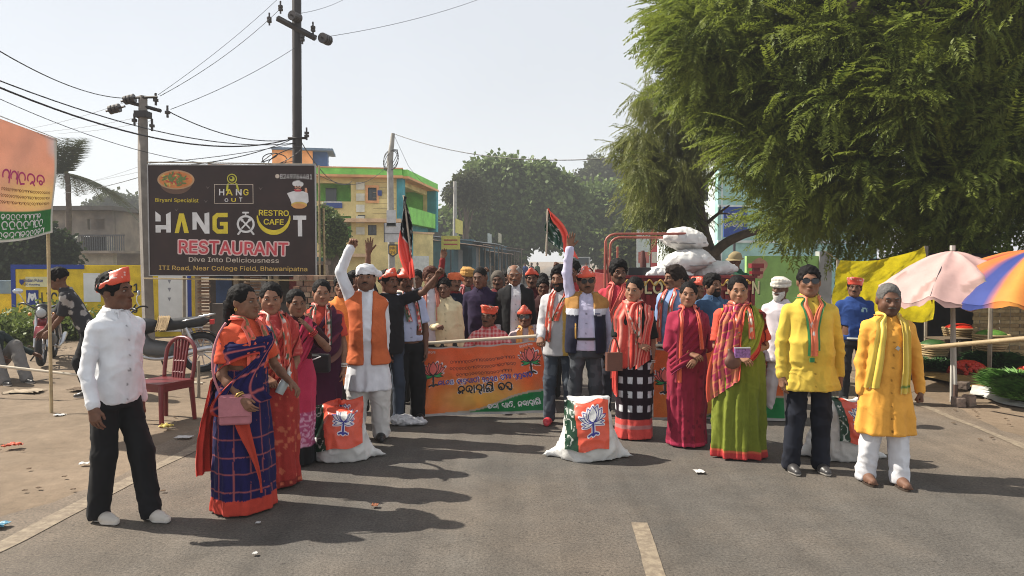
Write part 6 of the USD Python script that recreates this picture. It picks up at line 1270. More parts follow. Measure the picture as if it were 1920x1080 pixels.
GL = {  # strokes of the letters on the banner, drawn in a box one unit high
 'ka': (.95, [arc(.45, .58, .36, .38, -40, 215), [(.17, .36), (.30, .30), (.36, .12), (.22, .03), (.10, .12), (.20, .26), (.36, .26)], [(.72, .34), (.60, .42), (.52, .30), (.62, .0)]]),
 'lla': (.95, [arc(.45, .58, .38, .38, -60, 230), [(.20, .30), (.34, .16), (.48, .40), (.48, .62)], [(.48, .40), (.62, .10), (.78, .0)]]),
 'aa': (.30, [[(.12, .0), (.12, .95)]]),
 'ha': (.90, [arc(.44, .60, .36, .36, -50, 215), [(.15, .40), (.40, .34), (.55, .18), (.42, .02), (.62, -.20)], [(.67, .32), (.74, .12)]]),
 'nda': (1.0, [arc(.45, .56, .38, .38, -50, 230), [(.22, .34), (.36, .50), (.50, .34), (.40, .20), (.60, .02), (.80, .10)], [(.18, .22), (.10, .05), (.30, .0)], arc(.58, 1.02, .34, .20, 20, 175), [(.90, 1.05), (.92, .10)]]),
 'ba': (.90, [arc(.44, .54, .36, .42, -90, 270), [(.44, .12), (.44, .42), (.30, .52), (.22, .40)]]),
 'nnda': (.95, [arc(.44, .62, .36, .34, -30, 200), [(.12, .50), (.34, .40), (.20, .26), (.50, .18), (.70, .04)], [(.74, .48), (.76, .20), (.60, .0), (.40, .06)]]),
 'ta': (.90, [arc(.44, .54, .36, .40, -70, 250), [(.32, .17), (.42, .40), (.58, .40)]]), '.': (.30, [arc(.12, .06, .04, .04, 0, 360, 6)]), ',': (.30, [[(.12, .08), (.06, -.10)]]),
 '0': (.85, [arc(.40, .46, .32, .40, 0, 360)]), '4': (.85, [arc(.40, .68, .24, .20, -60, 240), arc(.40, .24, .28, .22, 120, 420)]), '2': (.80, [arc(.40, .66, .26, .26, -160, 180), [(.14, .60), (.40, .40), (.66, .10), (.40, .0)]]),
 'ja': (.90, [arc(.44, .62, .36, .34, -30, 210), [(.12, .46), (.30, .30), (.50, .42), (.36, .05), (.66, .0)]]), 'nu': (.90, [arc(.44, .66, .34, .30, -20, 200), [(.12, .56), (.28, .34), (.60, .36)], [(.60, .36), (.72, .10), (.44, -.14), (.30, -.04)]]),
 'ra': (.90, [arc(.44, .54, .36, .40, -60, 240), [(.26, .18), (.46, .02), (.66, .14)]]), 'i': (.30, [arc(.05, .86, .22, .22, -20, 150), [(.26, .80), (.26, .02)]]), 'kha': (.95, [arc(.34, .62, .26, .32, -40, 260), [(.54, .40), (.68, .06), (.84, .36), (.84, .96)]]),
 'gu': (.90, [arc(.40, .62, .32, .34, -30, 210), [(.68, .44), (.72, .10), (.50, -.16), (.34, -.04)], [(.78, .0), (.78, .96)]]), 'ru': (.95, [arc(.44, .58, .36, .36, -60, 240), [(.62, .26), (.80, .06), (.50, -.16), (.40, -.04)]]), 'pa': (.90, [arc(.28, .66, .20, .28, 60, 330), [(.40, .40), (.50, .10), (.78, .12), (.78, .96)]]), 'ti': (.95, [arc(.42, .54, .34, .38, -80, 230), arc(.62, 1.0, .28, .16, 0, 170)]), ' ': (.55, [])}
def odia(word, h, w=.085):
    x, g = 0, []
    for k in word:
        adv, st = GL[k]
        for s in st: g.append(LineString(np.asarray(s, float) + [x, 0]).buffer(w, 3))
        x += adv
    return affinity.scale(unary_union(g), h, h, origin=(0, 0))
P_OR = mat('print_orange', None, .45, .06, 5, spec=.4, transl=.3); INKB = mat('ink_black', (.012, .012, .012), .6); INKW = mat('ink_white', (.60, .60, .58), .6); INKN = mat('ink_blue', (.035, .035, .22), .6); PINK = mat('ink_pink', (.62, .12, .10), .6); LEAF = mat('ink_green', (.02, .22, .06), .6); HALO = mat('ink_halo', (.62, .58, .60), .6)
def lay(parent, surf, poly, off, m, name='print', e=.03):
    if poly.is_empty: return
    t = flat(poly, e); part(parent, name, trimesh.Trimesh(surf(t.vertices[:, 0], t.vertices[:, 1], off), t.faces, process=False), m)
def lay_lotus(parent, surf, x, y, s, ang=0, petals=INKW, outline=INKB, halo=HALO, leaves=LEAF, o=.003):
    L = [put(g, x, y, ang) for g in lotus(s)]; nm = part
    for g, m, k, n in zip(L, (halo, outline, petals, leaves), (0, 1, 2, 2), ('lotus_halo', 'lotus_outline', 'lotus_petals', 'lotus_leaves')):
        if m is not None: lay(parent, surf, g, o + .0018 * k, m, n)
def banner(name, label, TL, TR, BL, BR, W_, H_, seed, lots=True, parent_cat='banner', text=True):
    base = np.array([(BL[0] + BR[0]) / 2, (BL[1] + BR[1]) / 2, 0]); t = thing(name, label, 'banner', base)
    TL, TR, BL, BR = (np.asarray(p, float) for p in (TL, TR, BL, BR)); N = np.cross(TR - TL, BL - TL); N /= np.linalg.norm(N); N = N if N[1] < 0 else -N
    def surf(x, y, off=0.0):
        u, v = np.asarray(x) / W_, np.asarray(y) / H_; u = np.clip(u, -.05, 1.05)
        top = TL[None] * (1 - u[:, None]) + TR[None] * u[:, None]; bot = BL[None] * (1 - u[:, None]) + BR[None] * u[:, None]; top = top - np.array([0, 0, .02]) * np.sin(np.pi * u)[:, None] - np.array([0, 0, .012]) * (np.abs(np.sin(u * 14)))[:, None]
        p = bot * (1 - v[:, None]) + top * v[:, None]; d = .030 * np.sin(7 * u + 2 * v + seed) * (1 - v * .55) + .022 * np.sin(19 * u - 5 * v + seed) * (1.15 - v) + .035 * (meshkit.fbm(np.stack([u * 7, v * 4, 0 * u], 1), 3, seed) - .5) + .05 * np.exp(-((u - .1) / .06) ** 2) * (1 - v) - .03 * np.exp(-((u - .86) / .08) ** 2) * (1 - v)
        return p + N * (d + off)[:, None]
    nu, nv = 150, 76; U, V = np.meshgrid(np.linspace(0, W_, nu), np.linspace(0, H_, nv), indexing='ij'); P_ = surf(U.ravel(), V.ravel()).reshape(nu, nv, 3)
    u, v = U.ravel() / W_, V.ravel() / H_; o, y, g = (np.array(lin(*c)) for c in ((244, 118, 62), (246, 196, 92), (14, 140, 72)))
    k = np.exp(-((u - .48) / .34) ** 2 - ((v - .24) / .24) ** 2)[:, None] ; col = o * (1 - k) + y * k; wave = .02 + .30 / (1 + np.exp(-(u - .60) * 11)) - .02 * u
    wh = (v < wave + .028) & (u > .22); col[wh] = (.58, .50, .38); col[(v < wave) & (u > .30)] = g; col[(v < .030) | (v > .985) | (u < .008) | (u > .992)] = (.60, .58, .55)
    vv, q = sheet(P_, .003); out = np.vstack([col, col * .8]); part(t, 'cloth', (vv, q), P_OR, True, out)
    return t, surf
# ---------------------------------------------------------------- the banner the group holds
YB = 8.15
t, sf = banner('banner', 'orange and green cloth banner with blue Odia lettering held by crouching men', W(797, 650, YB), W(1014, 636, YB + .1), W(776, 781, 8.05), W(1043, 773, 8.1), 1.50, .84, 2)
BAN = t
pole = tube([W(796, 644, YB), W(900, 637, YB + .04), W(1010, 630, YB + .1)], .018, 8); pt_ = part(t, 'top_pole', pole, mat('pale_bamboo', (.48, .42, .32), .6), True)
lay_lotus(t, sf, .15, .50, .33, 8, PINK, INKB, HALO, LEAF); lay_lotus(t, sf, 1.32, .60, .33, -3, PINK, INKB, HALO, LEAF)
for n, (wd, x, y, h, m, a) in enumerate(((['ta', 'aa', '.', '0', '4', ' ', 'ja', 'aa', 'nu', 'pa', 'aa', 'ra', 'i', ' ', '2', '0', '2', '4', ' ', 'ra', 'i', 'kha', ' ', 'gu', 'ru', 'ba', 'aa', 'ra'], .22, .355, .075, INKN, 3.0), (['ka', 'lla', 'aa', 'ha', 'aa', 'nda', ' ', 'ba', 'nnda'], .45, .235, .105, INKB, 2.2), (['ba', 'ta', 'aa', ' ', 'pa', 'aa', 'ti', ',', ' ', 'ka', 'lla', 'aa', 'ha', 'aa', 'nda'], .78, .045, .062, INKW, 4.0))):
    g = odia(wd, h); mw_ = (1.10, .62, .58)[n]; g = fitw(g, mw_); 
    if n < 2: lay(t, sf, put(g.buffer(.008), x, y, a), .003, HALO, 'lettering_halo')
    lay(t, sf, put(g, x, y, a), .005, m, 'lettering')
for i, (n, x, y, sd) in enumerate(((22, .34, .625, 3), (22, .34, .545, 4), (18, .42, .470, 5))): lay(t, sf, put(fitw(odia_blob(n, sd, .042), .80 - .14 * (i == 2)), x, y, 2.2), .004, mat('ink_brown', (.10, .02, .012), .6), 'small_lettering')
lay(t, sf, put(odia_blob(3, 8, .03), .06, .76, 2), .004, INKW, 'small_lettering'); lay(t, sf, put(odia_blob(7, 9, .025), 1.22, .78, 2), .004, INKW, 'small_lettering')
t, sf = banner('banner', 'second orange and green banner half hidden behind the women on the right', W(1222, 652, 8.0), W(1470, 646, 7.9), W(1222, 786, 8.0), W(1474, 789, 7.85), 1.42, .78, 9)
lay_lotus(t, sf, 1.27, .46, .32, 0, PINK, INKB, HALO, LEAF); lay_lotus(t, sf, .14, .42, .30, 0, PINK, INKB, HALO, LEAF)
lay(t, sf, put(fitw(odia(['ka', 'lla', 'aa', 'ha', 'aa', 'nda', ' ', 'ba', 'nnda'], .1), .62), .40, .20, 0), .005, INKB, 'lettering'); lay(t, sf, put(fitw(odia_blob(24, 6, .04), .9), .26, .52, 0), .004, mat('ink_brown', (.10, .02, .012), .6), 'small_lettering')
part(t, 'top_pole', tube([W(1220, 648, 8.0), W(1472, 641, 7.9)], .016, 8), mat('pale_bamboo', (.48, .42, .32), .6), True)
# ---------------------------------------------------------------- white sacks with a party flag tied over each
SACKM = mat('woven_sack', (.58, .58, .57), .55, .12, 7, bump=.22, bscale=120, tint=(.52, .51, .48))
def sack_shape(a=.30, b=.20, h=.52, seed=0, lie=False):
    f = Field((-a - .22, -b - .12, -.01), (a + .22, b + .12, h + .14), .014)
    T = [(0.0, a * 1.02, b * .95, 0, 0), (.10, a * 1.04, b * 1.08, 0, 0), (.26, a * .84, b * 1.0, 0, 0), (h * .8, a * .76, b * .84, 0, 0), (h * .95, a * .60, b * .62, 0, 0), (h * 1.03, a * .42, b * .34, 0, 0)]
    f.loft(T, k=.04, p=2.5)
    for s in (-1, 1):
        f.cone((s * a * .85, 0, .06), (s * (a + .14), -.02, .015), .07, .012, .05); f.cone((s * a * .45, 0, h * .94), (s * a * .66, 0, h + .02), .06, .03, .05)
    f.op(lambda X, Y, Z: Z - .003 + 0 * X + 0 * Y, (-1, -1, -.05), (1, 1, .003), .005, 'c')
    v, q = f.mesh(); v = relax(v, q, 2); n = vnorm(v, q)
    return v + n * ((meshkit.fbm(v * 6, 3, seed) - .5) * .035 + np.clip(1 - np.abs(meshkit.noise(v * [13, 13, 7], seed + 3) - .5) * 6, 0, 1) ** 1.5 * .011 - .004)[:, None], q
FLAGG = rgb(16, 62, 40)
def flag_sack(label, px, Y, a, h, seed, flag, yaw=0, cap_=0):
    base = np.array([(px - 960) / F * Y, Y, 0]); t = thing('sack', label, 'sack', base, math.radians(yaw)); v, q = sack_shape(a, .21, h, seed); part(t, 'bag', (v, q), SACKM, True, world=False)
    tree_m = trimesh.Trimesh(v, np.vstack([q[:, [0, 1, 2]], q[:, [0, 2, 3]]]), process=False)
    x0, x1, z0, z1, split, slant = flag
    zz = np.linspace(0, 1, 60); xx = np.linspace(0, 1, 60); U, V = np.meshgrid(xx, zz, indexing='ij')
    # the flag lies over the front: the nearest front surface at every (x, z) of the bag
    from scipy.interpolate import griddata
    nrm = vnorm(v, q); fr = nrm[:, 1] < .15; pts, yv = v[fr][:, [0, 2]], v[fr][:, 1]
    def shape(u, w): return x0 + (x1 - x0) * u + .05 * a * np.sin(w * 5 + seed) * (w - .2) + slant * (1 - w) * .0, z0 + (z1 - z0) * w + slant * (u - .5) + .012 * np.sin(u * 9 + seed)
    def surf(x, y, off=0.0):
        u, w = np.asarray(x), np.asarray(y); X, Z = shape(u, w); yy = griddata(pts, yv, np.c_[X, Z], 'linear'); yn = griddata(pts, yv, np.c_[X, Z], 'nearest'); yy = np.where(np.isnan(yy), yn + .01, yy)
        return np.stack([X, yy - .010 - off - .010 * (meshkit.fbm(np.stack([u * 6, w * 6, 0 * u], 1), 3, seed)), Z], 1)
    Pg = surf(U.ravel(), V.ravel()); P_ = Pg.reshape(60, 60, 3)
    for _ in range(3): P_[1:-1, 1:-1, 1] = np.minimum(P_[1:-1, 1:-1, 1], .25 * (P_[2:, 1:-1, 1] + P_[:-2, 1:-1, 1] + P_[1:-1, 2:, 1] + P_[1:-1, :-2, 1]))
    u, w = U.ravel(), V.ravel(); sp = split + .10 * (1 - w); col = np.where((u < sp)[:, None], FLAGG, SAFF); nz = meshkit.noise(np.stack([u * 11, w * 9, 0 * u], 1), seed); ring = (np.abs(nz - .62) < .035) & (u < sp - .04); col[ring] = (.50, .52, .48)
    vv, qq = sheet(P_, .004); ptf = part(t, 'flag', (vv, qq), PLAIN, True, np.vstack([col, col]), world=False)
    sfm = lambda x, y, off=0.0: (lambda z: z)(_from_grid(P_, x, y, off))
    sc = 1.0 / max(.2, (x1 - x0))
    Ls = [affinity.translate(affinity.scale(g, sc, 1 / (z1 - z0), origin=(0, 0)), (split + 1.02) / 2 + .02, .58) for g in lotus(.30 * (a / .3))]
    for g, m, k, n in zip(Ls, (HALO, INKN, INKW, INKW), (0, 1, 2, 2), ('lotus_halo', 'lotus_outline', 'lotus_petals', 'lotus_leaves')):
        fm = flat(g, .05); part(t, n, trimesh.Trimesh(sfm(fm.vertices[:, 0], fm.vertices[:, 1], .006 + .002 * k), fm.faces, process=False), m, world=False)
    return t
def _from_grid(P_, x, y, off):
    n = P_.shape[0] - 1; a, b = np.clip(np.asarray(x), 0, .999) * n, np.clip(np.asarray(y), 0, .999) * n; i, j = a.astype(int), b.astype(int); fa, fb = (a - i)[:, None], (b - j)[:, None]
    p = P_[i, j] * (1 - fa) * (1 - fb) + P_[i + 1, j] * fa * (1 - fb) + P_[i, j + 1] * (1 - fa) * fb + P_[i + 1, j + 1] * fa * fb
    return p - np.array([0, 1.0, 0]) * off
flag_sack('white sack with a lotus flag wrapped round it standing alone mid road', 1104, 6.45, .255, .50, 1, (-.20, .17, .11, .50, .22, .03), -4)
flag_sack('white sack with a lotus flag before the purple saree woman', 640, 6.42, .23, .42, 4, (-.25, .17, .13, .50, .20, .06), 10)
flag_sack('white sack with a lotus flag standing behind the two men in yellow', 1575, 6.45, .25, .48, 7, (-.05, .30, .17, .50, .15, -.02), -6)
# ---------------------------------------------------------------- the flags
def pole_flag(label, p0, p1, edge0, edge1, tail, c0, c1, seed, split=.45):
    t = thing('party_flag', label, 'flag', np.asarray(p0)); p0, p1 = np.asarray(p0, float), np.asarray(p1, float); part(t, 'pole', tube([p0, p1], .011, 7), mat('flag_pole', (.42, .36, .28), .6), True)
    A = spline(edge0, 40); B = spline(edge1, 40); k = np.linspace(0, 1, 26)[None, :, None]; P_ = A[:, None] * (1 - k) + B[:, None] * k
    u = np.linspace(0, 1, 40)[:, None]; kk = k[0, :, 0][None]; P_[..., 1] += .04 * np.sin(6 * kk + 3 * u + seed) * kk + .02 * np.sin(21 * kk + seed); P_[..., 0] += .02 * np.sin(8 * u + 5 * kk)
    vv, q = sheet(P_, .003); U = np.broadcast_to(u, (40, 26)).ravel(); V = np.broadcast_to(kk, (40, 26)).ravel(); col = np.where(((c0(U, V)))[:, None], c1[0], c1[1]); nz = meshkit.noise(np.stack([U * 9, V * 6, 0 * U], 1), seed); col[(np.abs(nz - .6) < .04) & c0(U, V)] = (.5, .5, .48)
    part(t, 'cloth', (vv, q), PLAIN, True, np.vstack([col, col])); return t
YF = 7.85
pole_flag('limp black and saffron party flag on a pole held left of centre', W(778, 540, YF), W(757, 366, YF), [W(757, 368, YF), W(752, 400, YF), W(751, 440, YF), W(752, 490, YF - .05), W(766, 524, YF - .08)], [W(763, 372, YF), W(770, 420, YF), W(775, 460, YF), W(779, 492, YF - .06), W(777, 520, YF - .08)], None, lambda U, V: (U < .36 + .42 * V), ((.006, .008, .008), rgb(250, 64, 36)), 3)
YG = 9.35
pole_flag('green and saffron party flag flying above the raised open palm', W(1024, 480, YG), W(1027, 392, YG), [W(1027, 391, YG), W(1025, 412, YG), W(1024, 436, YG), W(1025, 452, YG)], [W(1029, 391, YG), W(1050, 416, YG), W(1070, 448, YG), W(1084, 486, YG - .1)], None, lambda U, V: (V < .48 + .1 * U), (rgb(14, 66, 44), rgb(248, 70, 40)), 6)
# ---------------------------------------------------------------- the restaurant sign on its bamboo frame
YS = 13.6
FS = Face(W(278, 480, YS), (1, .012)); tl, br = FS.hit(278, 310), FS.hit(592, 515.5); SW, SH = br[0] - tl[0], tl[1] - br[1]
sgn = thing('restaurant_sign', 'large dark brown restaurant signboard with yellow and white lettering on bamboo', 'sign', W(435, 480, YS) * [1, 1, 0])
fc = mat('sign_face', (.022, .010, .009), .42, .3, 3, spec=.3, bump=.35, bscale=2.2); part(sgn, 'board', FS.box(tl[0], br[0], br[1], tl[1], -.03, 0), fc)
fm = mat('steel_edge', (.30, .29, .28), .4, metal=.4); e = .018
part(sgn, 'frame', cat([FS.box(tl[0] - e, br[0] + e, tl[1], tl[1] + e, -.04, .014), FS.box(tl[0] - e, br[0] + e, br[1] - e, br[1], -.04, .014), FS.box(tl[0] - e, tl[0], br[1], tl[1], -.04, .014), FS.box(br[0], br[0] + e, br[1], tl[1], -.04, .014)]), fm)
SX, SY = SW / 315.0, SH / 206.0; mp = FS.map()
def sp(px, py): return tl[0] + (px - 278) * SX, tl[1] - (py - 310) * SY
Y_ = mat('letter_yellow', (.56, .44, .02), .5); Wt = mat('letter_white', (.55, .54, .53), .5); Rd = mat('letter_red', (.46, .045, .06), .5); Cr = mat('letter_cream', (.50, .42, .34), .5); Gd = mat('letter_gold', (.52, .34, .08), .5)
def sput(poly, m, name='lettering', off=.004, par=None): return part(par or sgn, name, mp(flat(poly), off), m)
def stext(s, px, py, wpx, hpx, m, bold=True, off=.004, name='lettering', tilt=-.8):
    x, y = sp(px, py); sput(put(fitw(text_poly(s, 1, bold), wpx * SX, hpx * SY), x, y, tilt), m, name, off)
def spoly(pts): return Polygon([sp(*p) for p in pts])
def srect(x0, y0, x1, y1): return spoly([(x0, y0), (x1, y0), (x1, y1), (x0, y1)])
# HANG: white H with a notch, yellow A without a bar, white N, yellow G
sput(unary_union([spoly([(290, 396), (300, 404), (300, 415), (290, 415)]), spoly([(310, 402), (319, 397), (319, 436), (310, 436)]), spoly([(290, 422), (310, 422), (310, 430), (300, 430), (300, 436), (290, 436)])]), Wt)
sput(spoly([(326, 437), (335, 400), (344, 400), (353, 437), (344, 437), (339.5, 414), (334, 437)]), Y_)
sput(spoly([(360, 431), (360, 398), (368, 398), (383, 422), (383, 400), (392, 398), (392, 438), (383, 438), (368, 414), (368, 430)]), Wt)
sput(spoly([(398, 406), (406, 399), (427, 399), (427, 407), (409, 407), (406, 411), (406, 426), (409, 430), (419, 430), (419, 423), (412, 423), (412, 416), (427, 416), (427, 438), (406, 438), (398, 431)]), Y_)
cx, cy = sp(461, 420); r = 17 * SX
sput(Point(cx, cy).buffer(r, 20).difference(Point(cx, cy).buffer(r * .76, 20)).union(unary_union([LineString([(cx - .3 * r, cy + 1.28 * r), (cx + .3 * r, cy + 1.28 * r)]).buffer(.09 * r), LineString([(cx, cy + r), (cx, cy + 1.28 * r)]).buffer(.08 * r), LineString([(cx - .6 * r, cy - .8 * r), (cx - .85 * r, cy - 1.12 * r)]).buffer(.11 * r), LineString([(cx + .6 * r, cy - .8 * r), (cx + .85 * r, cy - 1.12 * r)]).buffer(.11 * r), LineString([(cx - .42 * r, cy - .45 * r), (cx + .42 * r, cy + .45 * r)]).buffer(.09 * r), LineString([(cx + .42 * r, cy - .45 * r), (cx - .42 * r, cy + .45 * r)]).buffer(.09 * r), Point(cx - .42 * r, cy + .45 * r).buffer(.17 * r), Point(cx + .42 * r, cy + .45 * r).buffer(.17 * r)])), Wt, 'clock_emblem')
c1, c2 = sp(514, 408), sp(514, 401); sput(affinity.scale(Point(c1).buffer(32 * SX, 24), 1, 1.02).difference(affinity.scale(Point(c2).buffer(30 * SX, 24), 1, 1.02)).difference(srect(470, 340, 560, 404)), Y_, 'smile_emblem')
stext('RESTRO', 486, 404, 57, 11, Y_, tilt=-1.2); stext('CAFE', 495, 421, 38, 11, Y_, tilt=-1.2)
sput(unary_union([srect(551, 404, 576, 412), srect(560, 412, 568, 443)]), Wt)
x, y = sp(333, 475); g = put(fitw(text_poly('RESTAURANT', 1, True), 208 * SX, 25 * SY), x, y, -1.3)
sput(g.buffer(.022), mat('letter_pale_pink', (.60, .42, .40), .5), 'lettering_outline', .004); sput(g, Rd, 'lettering', .007)
stext('Dive Into Deliciousness', 352, 491, 171, 9, Cr, False); stext('ITI Road, Near College Field, Bhawanipatna', 295, 509, 282, 11, Gd, False, tilt=-.5); stext('8249764481', 527, 335, 61, 9.5, Wt, False); x, y = sp(522, 330); sput(Point(x, y).buffer(4 * SX, 8), Cr, 'phone_emblem'); stext('Biryani Specialist', 290, 380, 82, 9, Y_, False)
# bowl of food
cx, cy = sp(330, 337); bw = affinity.scale(Point(cx, cy).buffer(1, 24), 35 * SX, 18 * SY); low = affinity.scale(Point(cx, cy - 4 * SY).buffer(1, 24), 31 * SX, 23 * SY)
sput(low, mat('bowl_brown', (.10, .05, .03), .5), 'bowl', .004); sput(bw, mat('bowl_rim', (.40, .24, .12), .5), 'bowl_rim', .006)
fd = affinity.scale(bw, .9, .86); r_ = np.random.default_rng(2); mm = [mat('food_orange', (.50, .17, .04), .5), mat('food_yellow', (.52, .36, .08), .5), mat('food_red', (.40, .06, .03), .5), mat('food_green', (.10, .16, .04), .5)]
sput(fd, mm[0], 'food', .008)
for k in range(3): sput(unary_union([affinity.rotate(affinity.scale(Point(cx + r_.normal() * 11 * SX, cy + r_.normal() * 5 * SY).buffer(1, 5), 5.5 * SX, 1.6 * SY), r_.uniform(0, 180)) for _ in range(26)]).intersection(fd), mm[1 + k], 'food', .010 + .002 * k)
# the small logo in a box, with a smiling seated figure above it
for a in (srect(402, 345, 476, 346), srect(402, 381, 476, 382), srect(402, 346, 403, 381), srect(475, 346, 476, 381)): sput(a, Cr, 'logo_box')
for s, px, m, w in (('H', 411, Wt, 10), ('A', 424, Y_, 13), ('N', 443, Wt, 11), ('G', 457, Y_, 10)): stext(s, px, 366, w, 12, m)
x, y = sp(425, 375); sput(Point(x, y).buffer(3.4 * SX).difference(Point(x, y).buffer(2.2 * SX)), Wt, 'logo_ring'); stext('U', 434, 378, 9, 7, Y_); stext('T', 449, 378, 6, 8, Wt)
hx_, hy_ = sp(436, 335); sput(Point(hx_, hy_).buffer(9.5 * SX, 12).difference(Point(hx_, hy_).buffer(7.6 * SX, 12)).union(spoly([(426, 345), (430, 343), (428, 358), (424, 358)])).union(spoly([(442, 342), (446, 344), (450, 358), (446, 358)])), mat('logo_lime', (.42, .40, .03), .5), 'logo_figure'); sput(Point(hx_, hy_).buffer(5 * SX, 10).difference(Point(hx_ - 1.5 * SX, hy_ + 1.5 * SY).buffer(2.5 * SX)), mat('logo_lime', (.42, .40, .03), .5), 'logo_face')
# the cook
ck = [(Point(*sp(561, 350)).buffer(6.2 * SX, 10), mat('cook_skin', (.50, .24, .14), .5), .006), (unary_union([Point(*sp(555, 344)).buffer(4.5 * SX), Point(*sp(561, 342)).buffer(5 * SX), Point(*sp(567, 345)).buffer(4.5 * SX), srect(556, 344, 566, 349)]), Wt, .008), (spoly([(540, 362), (552, 358), (570, 358), (580, 362), (581, 378), (573, 386), (549, 384), (546, 374)]), Wt, .006), (affinity.scale(Point(*sp(563, 384)).buffer(1, 14), 15 * SX, 6 * SY), mm[1], .009), (affinity.scale(Point(*sp(563, 386)).buffer(1, 14), 13 * SX, 5 * SY), mat('pizza_base', (.52, .25, .08), .5), .011), (spoly([(553, 354), (561, 356), (569, 354), (566, 359), (556, 359)]), Rd, .009), (unary_union([Point(*sp(558.6, 349)).buffer(1.2 * SX), Point(*sp(563.6, 349)).buffer(1.2 * SX), LineString([sp(557, 353), sp(561, 352), sp(565, 353)]).buffer(.9 * SX)]), INKB, .010), (spoly([(574, 362), (574, 352), (578, 352), (579, 364)]), mat('cook_skin', (.50, .24, .14), .5), .005)]
for g, m, o in ck: sput(g, m, 'cook_picture', o)
for px, py in ((390, 350), (386, 376), (490, 352), (330, 392), (352, 470)): sput(spoly([(px - 4, py - 2), (px, py + 2), (px + 4, py - 2), (px, py + 4)]), mat('sign_mark', (.14, .11, .10), .5), 'sign_mark')
bam = mat('bamboo', (.34, .26, .14), .6, .25, 6, bump=.2); grey = mat('weathered_wood', (.20, .17, .13), .85, .3, 5)
for px, px2 in ((345, 345), (505, 506)): part(sgn, 'bamboo_post', tube([W(px, 640, YS + .10) * [1, 1, 0], W(px2, 315, YS + .10)], .03, 7), grey)
part(sgn, 'bamboo_rail', tube([W(270, 522, YS + .06), W(430, 524, YS + .06), W(645, 527, YS + .06)], .016, 6), bam); part(sgn, 'bamboo_rail', tube([W(276, 304, YS + .08), W(592, 308, YS + .08)], .012, 6), grey)
for px, b in ((598, 250), (607, 330)): 
    t = thing('bamboo_pole', ['tall thin bamboo pole just right of the restaurant sign', 'thinner bamboo pole leaning beside the restaurant sign'][px > 600], 'pole', W(px, 480, 13.9) * [1, 1, 0]); part(t, 'cane', tube([W(px + 3, 640, 13.9) * [1, 1, 0], W(px, b + 60, 13.9)], .020, 6), bam)
    for k in range(7): part(t, 'node', tube([W(px + 2, 600 - k * 36, 13.9), W(px + 2, 602 - k * 36, 13.9)], .024, 6), grey)
# ---------------------------------------------------------------- poles and wires
iron = mat('pole_iron', (.022, .018, .018), .6, .3); conc = mat('pole_concrete', (.20, .18, .16), .9, .25, 4, bump=.3); insu = mat('insulator', (.030, .022, .020), .35); wirem = mat('wire', (.020, .020, .022), .6)
def disc_insulator(c, ax, n=3, r=.085):
    ms = []; ax = np.asarray(ax, float) / np.linalg.norm(ax)
    for k in range(n): d = trimesh.creation.cylinder(r, .05, sections=14); d.apply_transform(trimesh.geometry.align_vectors([0, 0, 1], ax)); d.apply_translation(np.asarray(c) + ax * (.075 * k)); ms.append(d)
    return cat(ms + [tube([np.asarray(c) - ax * .1, np.asarray(c) + ax * (.075 * n + .06)], .022, 6)])
Y1 = 14.6
cp = thing('utility_pole', 'grey concrete utility pole with crossarm left of the restaurant sign', 'utility pole', W(272, 480, Y1) * [1, 1, 0])
top1 = W(268, 180, Y1); part(cp, 'post', tube([W(277, 480, Y1) * [1, 1, 0] - [0, 0, .1], W(268, 300, Y1), top1], [.125, .105, .088], 4), conc)
part(cp, 'crossarm', tube([W(232, 189, Y1), W(302, 208, Y1)], .035, 4), iron); part(cp, 'crossarm', tube([W(255, 183, Y1 - .05), W(295, 182, Y1 - .05)], .025, 4), iron); part(cp, 'clamp', bx(W(268, 215, Y1), (.24, .24, .12)), iron)
for i, (px, py) in enumerate(((236, 188), (208, 206))): part(cp, 'insulator', disc_insulator(W(px, py, Y1), (1, 0, .25), 3), insu)
for px, py in ((292, 184), (314, 207), (285, 232), (252, 222)): part(cp, 'insulator', disc_insulator(W(px, py, Y1) - [0, 0, .04], (0, 0, 1), 1, .05), insu)
Y2 = 19.0
ip = thing('utility_pole', 'tall black iron utility pole rising out of frame behind the sign', 'utility pole', W(556, 480, Y2) * [1, 1, 0])
part(ip, 'post', tube([W(557, 480, Y2) * [1, 1, 0] - [0, 0, .1], W(556, -60, Y2)], [.125, .112], 10), iron, True)
part(ip, 'crossarm', tube([W(520, 34, Y2 - .14), W(592, 72, Y2 - .14)], .075, 4), iron); part(ip, 'crossarm', tube([W(540, 259, Y2 - .1), W(574, 259, Y2 - .1)], .03, 4), iron)
for px, py, r in ((548, 29, .16), (605, 71, .17)): part(ip, 'insulator', disc_insulator(W(px, py, Y2 - .3), (.4, 1, 0), 4, r * .75), insu)
for px, py in ((526, 18), (505, 40), (587, 57), (567, 75), (575, 255)): part(ip, 'insulator', disc_insulator(W(px, py, Y2 - .1), (0, 0, 1), 2, .06), insu)
Y3 = 31.0
tp_ = thing('utility_pole', 'slim pale pole with wires and the highway shield on it before the green house', 'utility pole', W(735, 480, Y3) * [1, 1, 0]); part(tp_, 'post', tube([W(735, 480, Y3) * [1, 1, 0], W(731, 300, Y3), W(737, 250, Y3)], [.15, .13, .08], 8), mat('pole_pale', (.28, .27, .25), .85, .2), True)
for a in np.linspace(0, 5, 4): part(tp_, 'wire_loop', tube(np.array([W(733, 300, Y3)]) + np.stack([.30 * np.cos(np.linspace(0, 6.2, 20)), .1 * np.sin(np.linspace(0, 6.2, 20) + a), .42 * np.sin(np.linspace(0, 6.2, 20) + a * .2)], 1), .014, 4, False), wirem)
FSg = Face(W(735, 480, Y3 - .25), (1, 0)); sgp = mat('sign_back', (.45, .45, .46), .5)
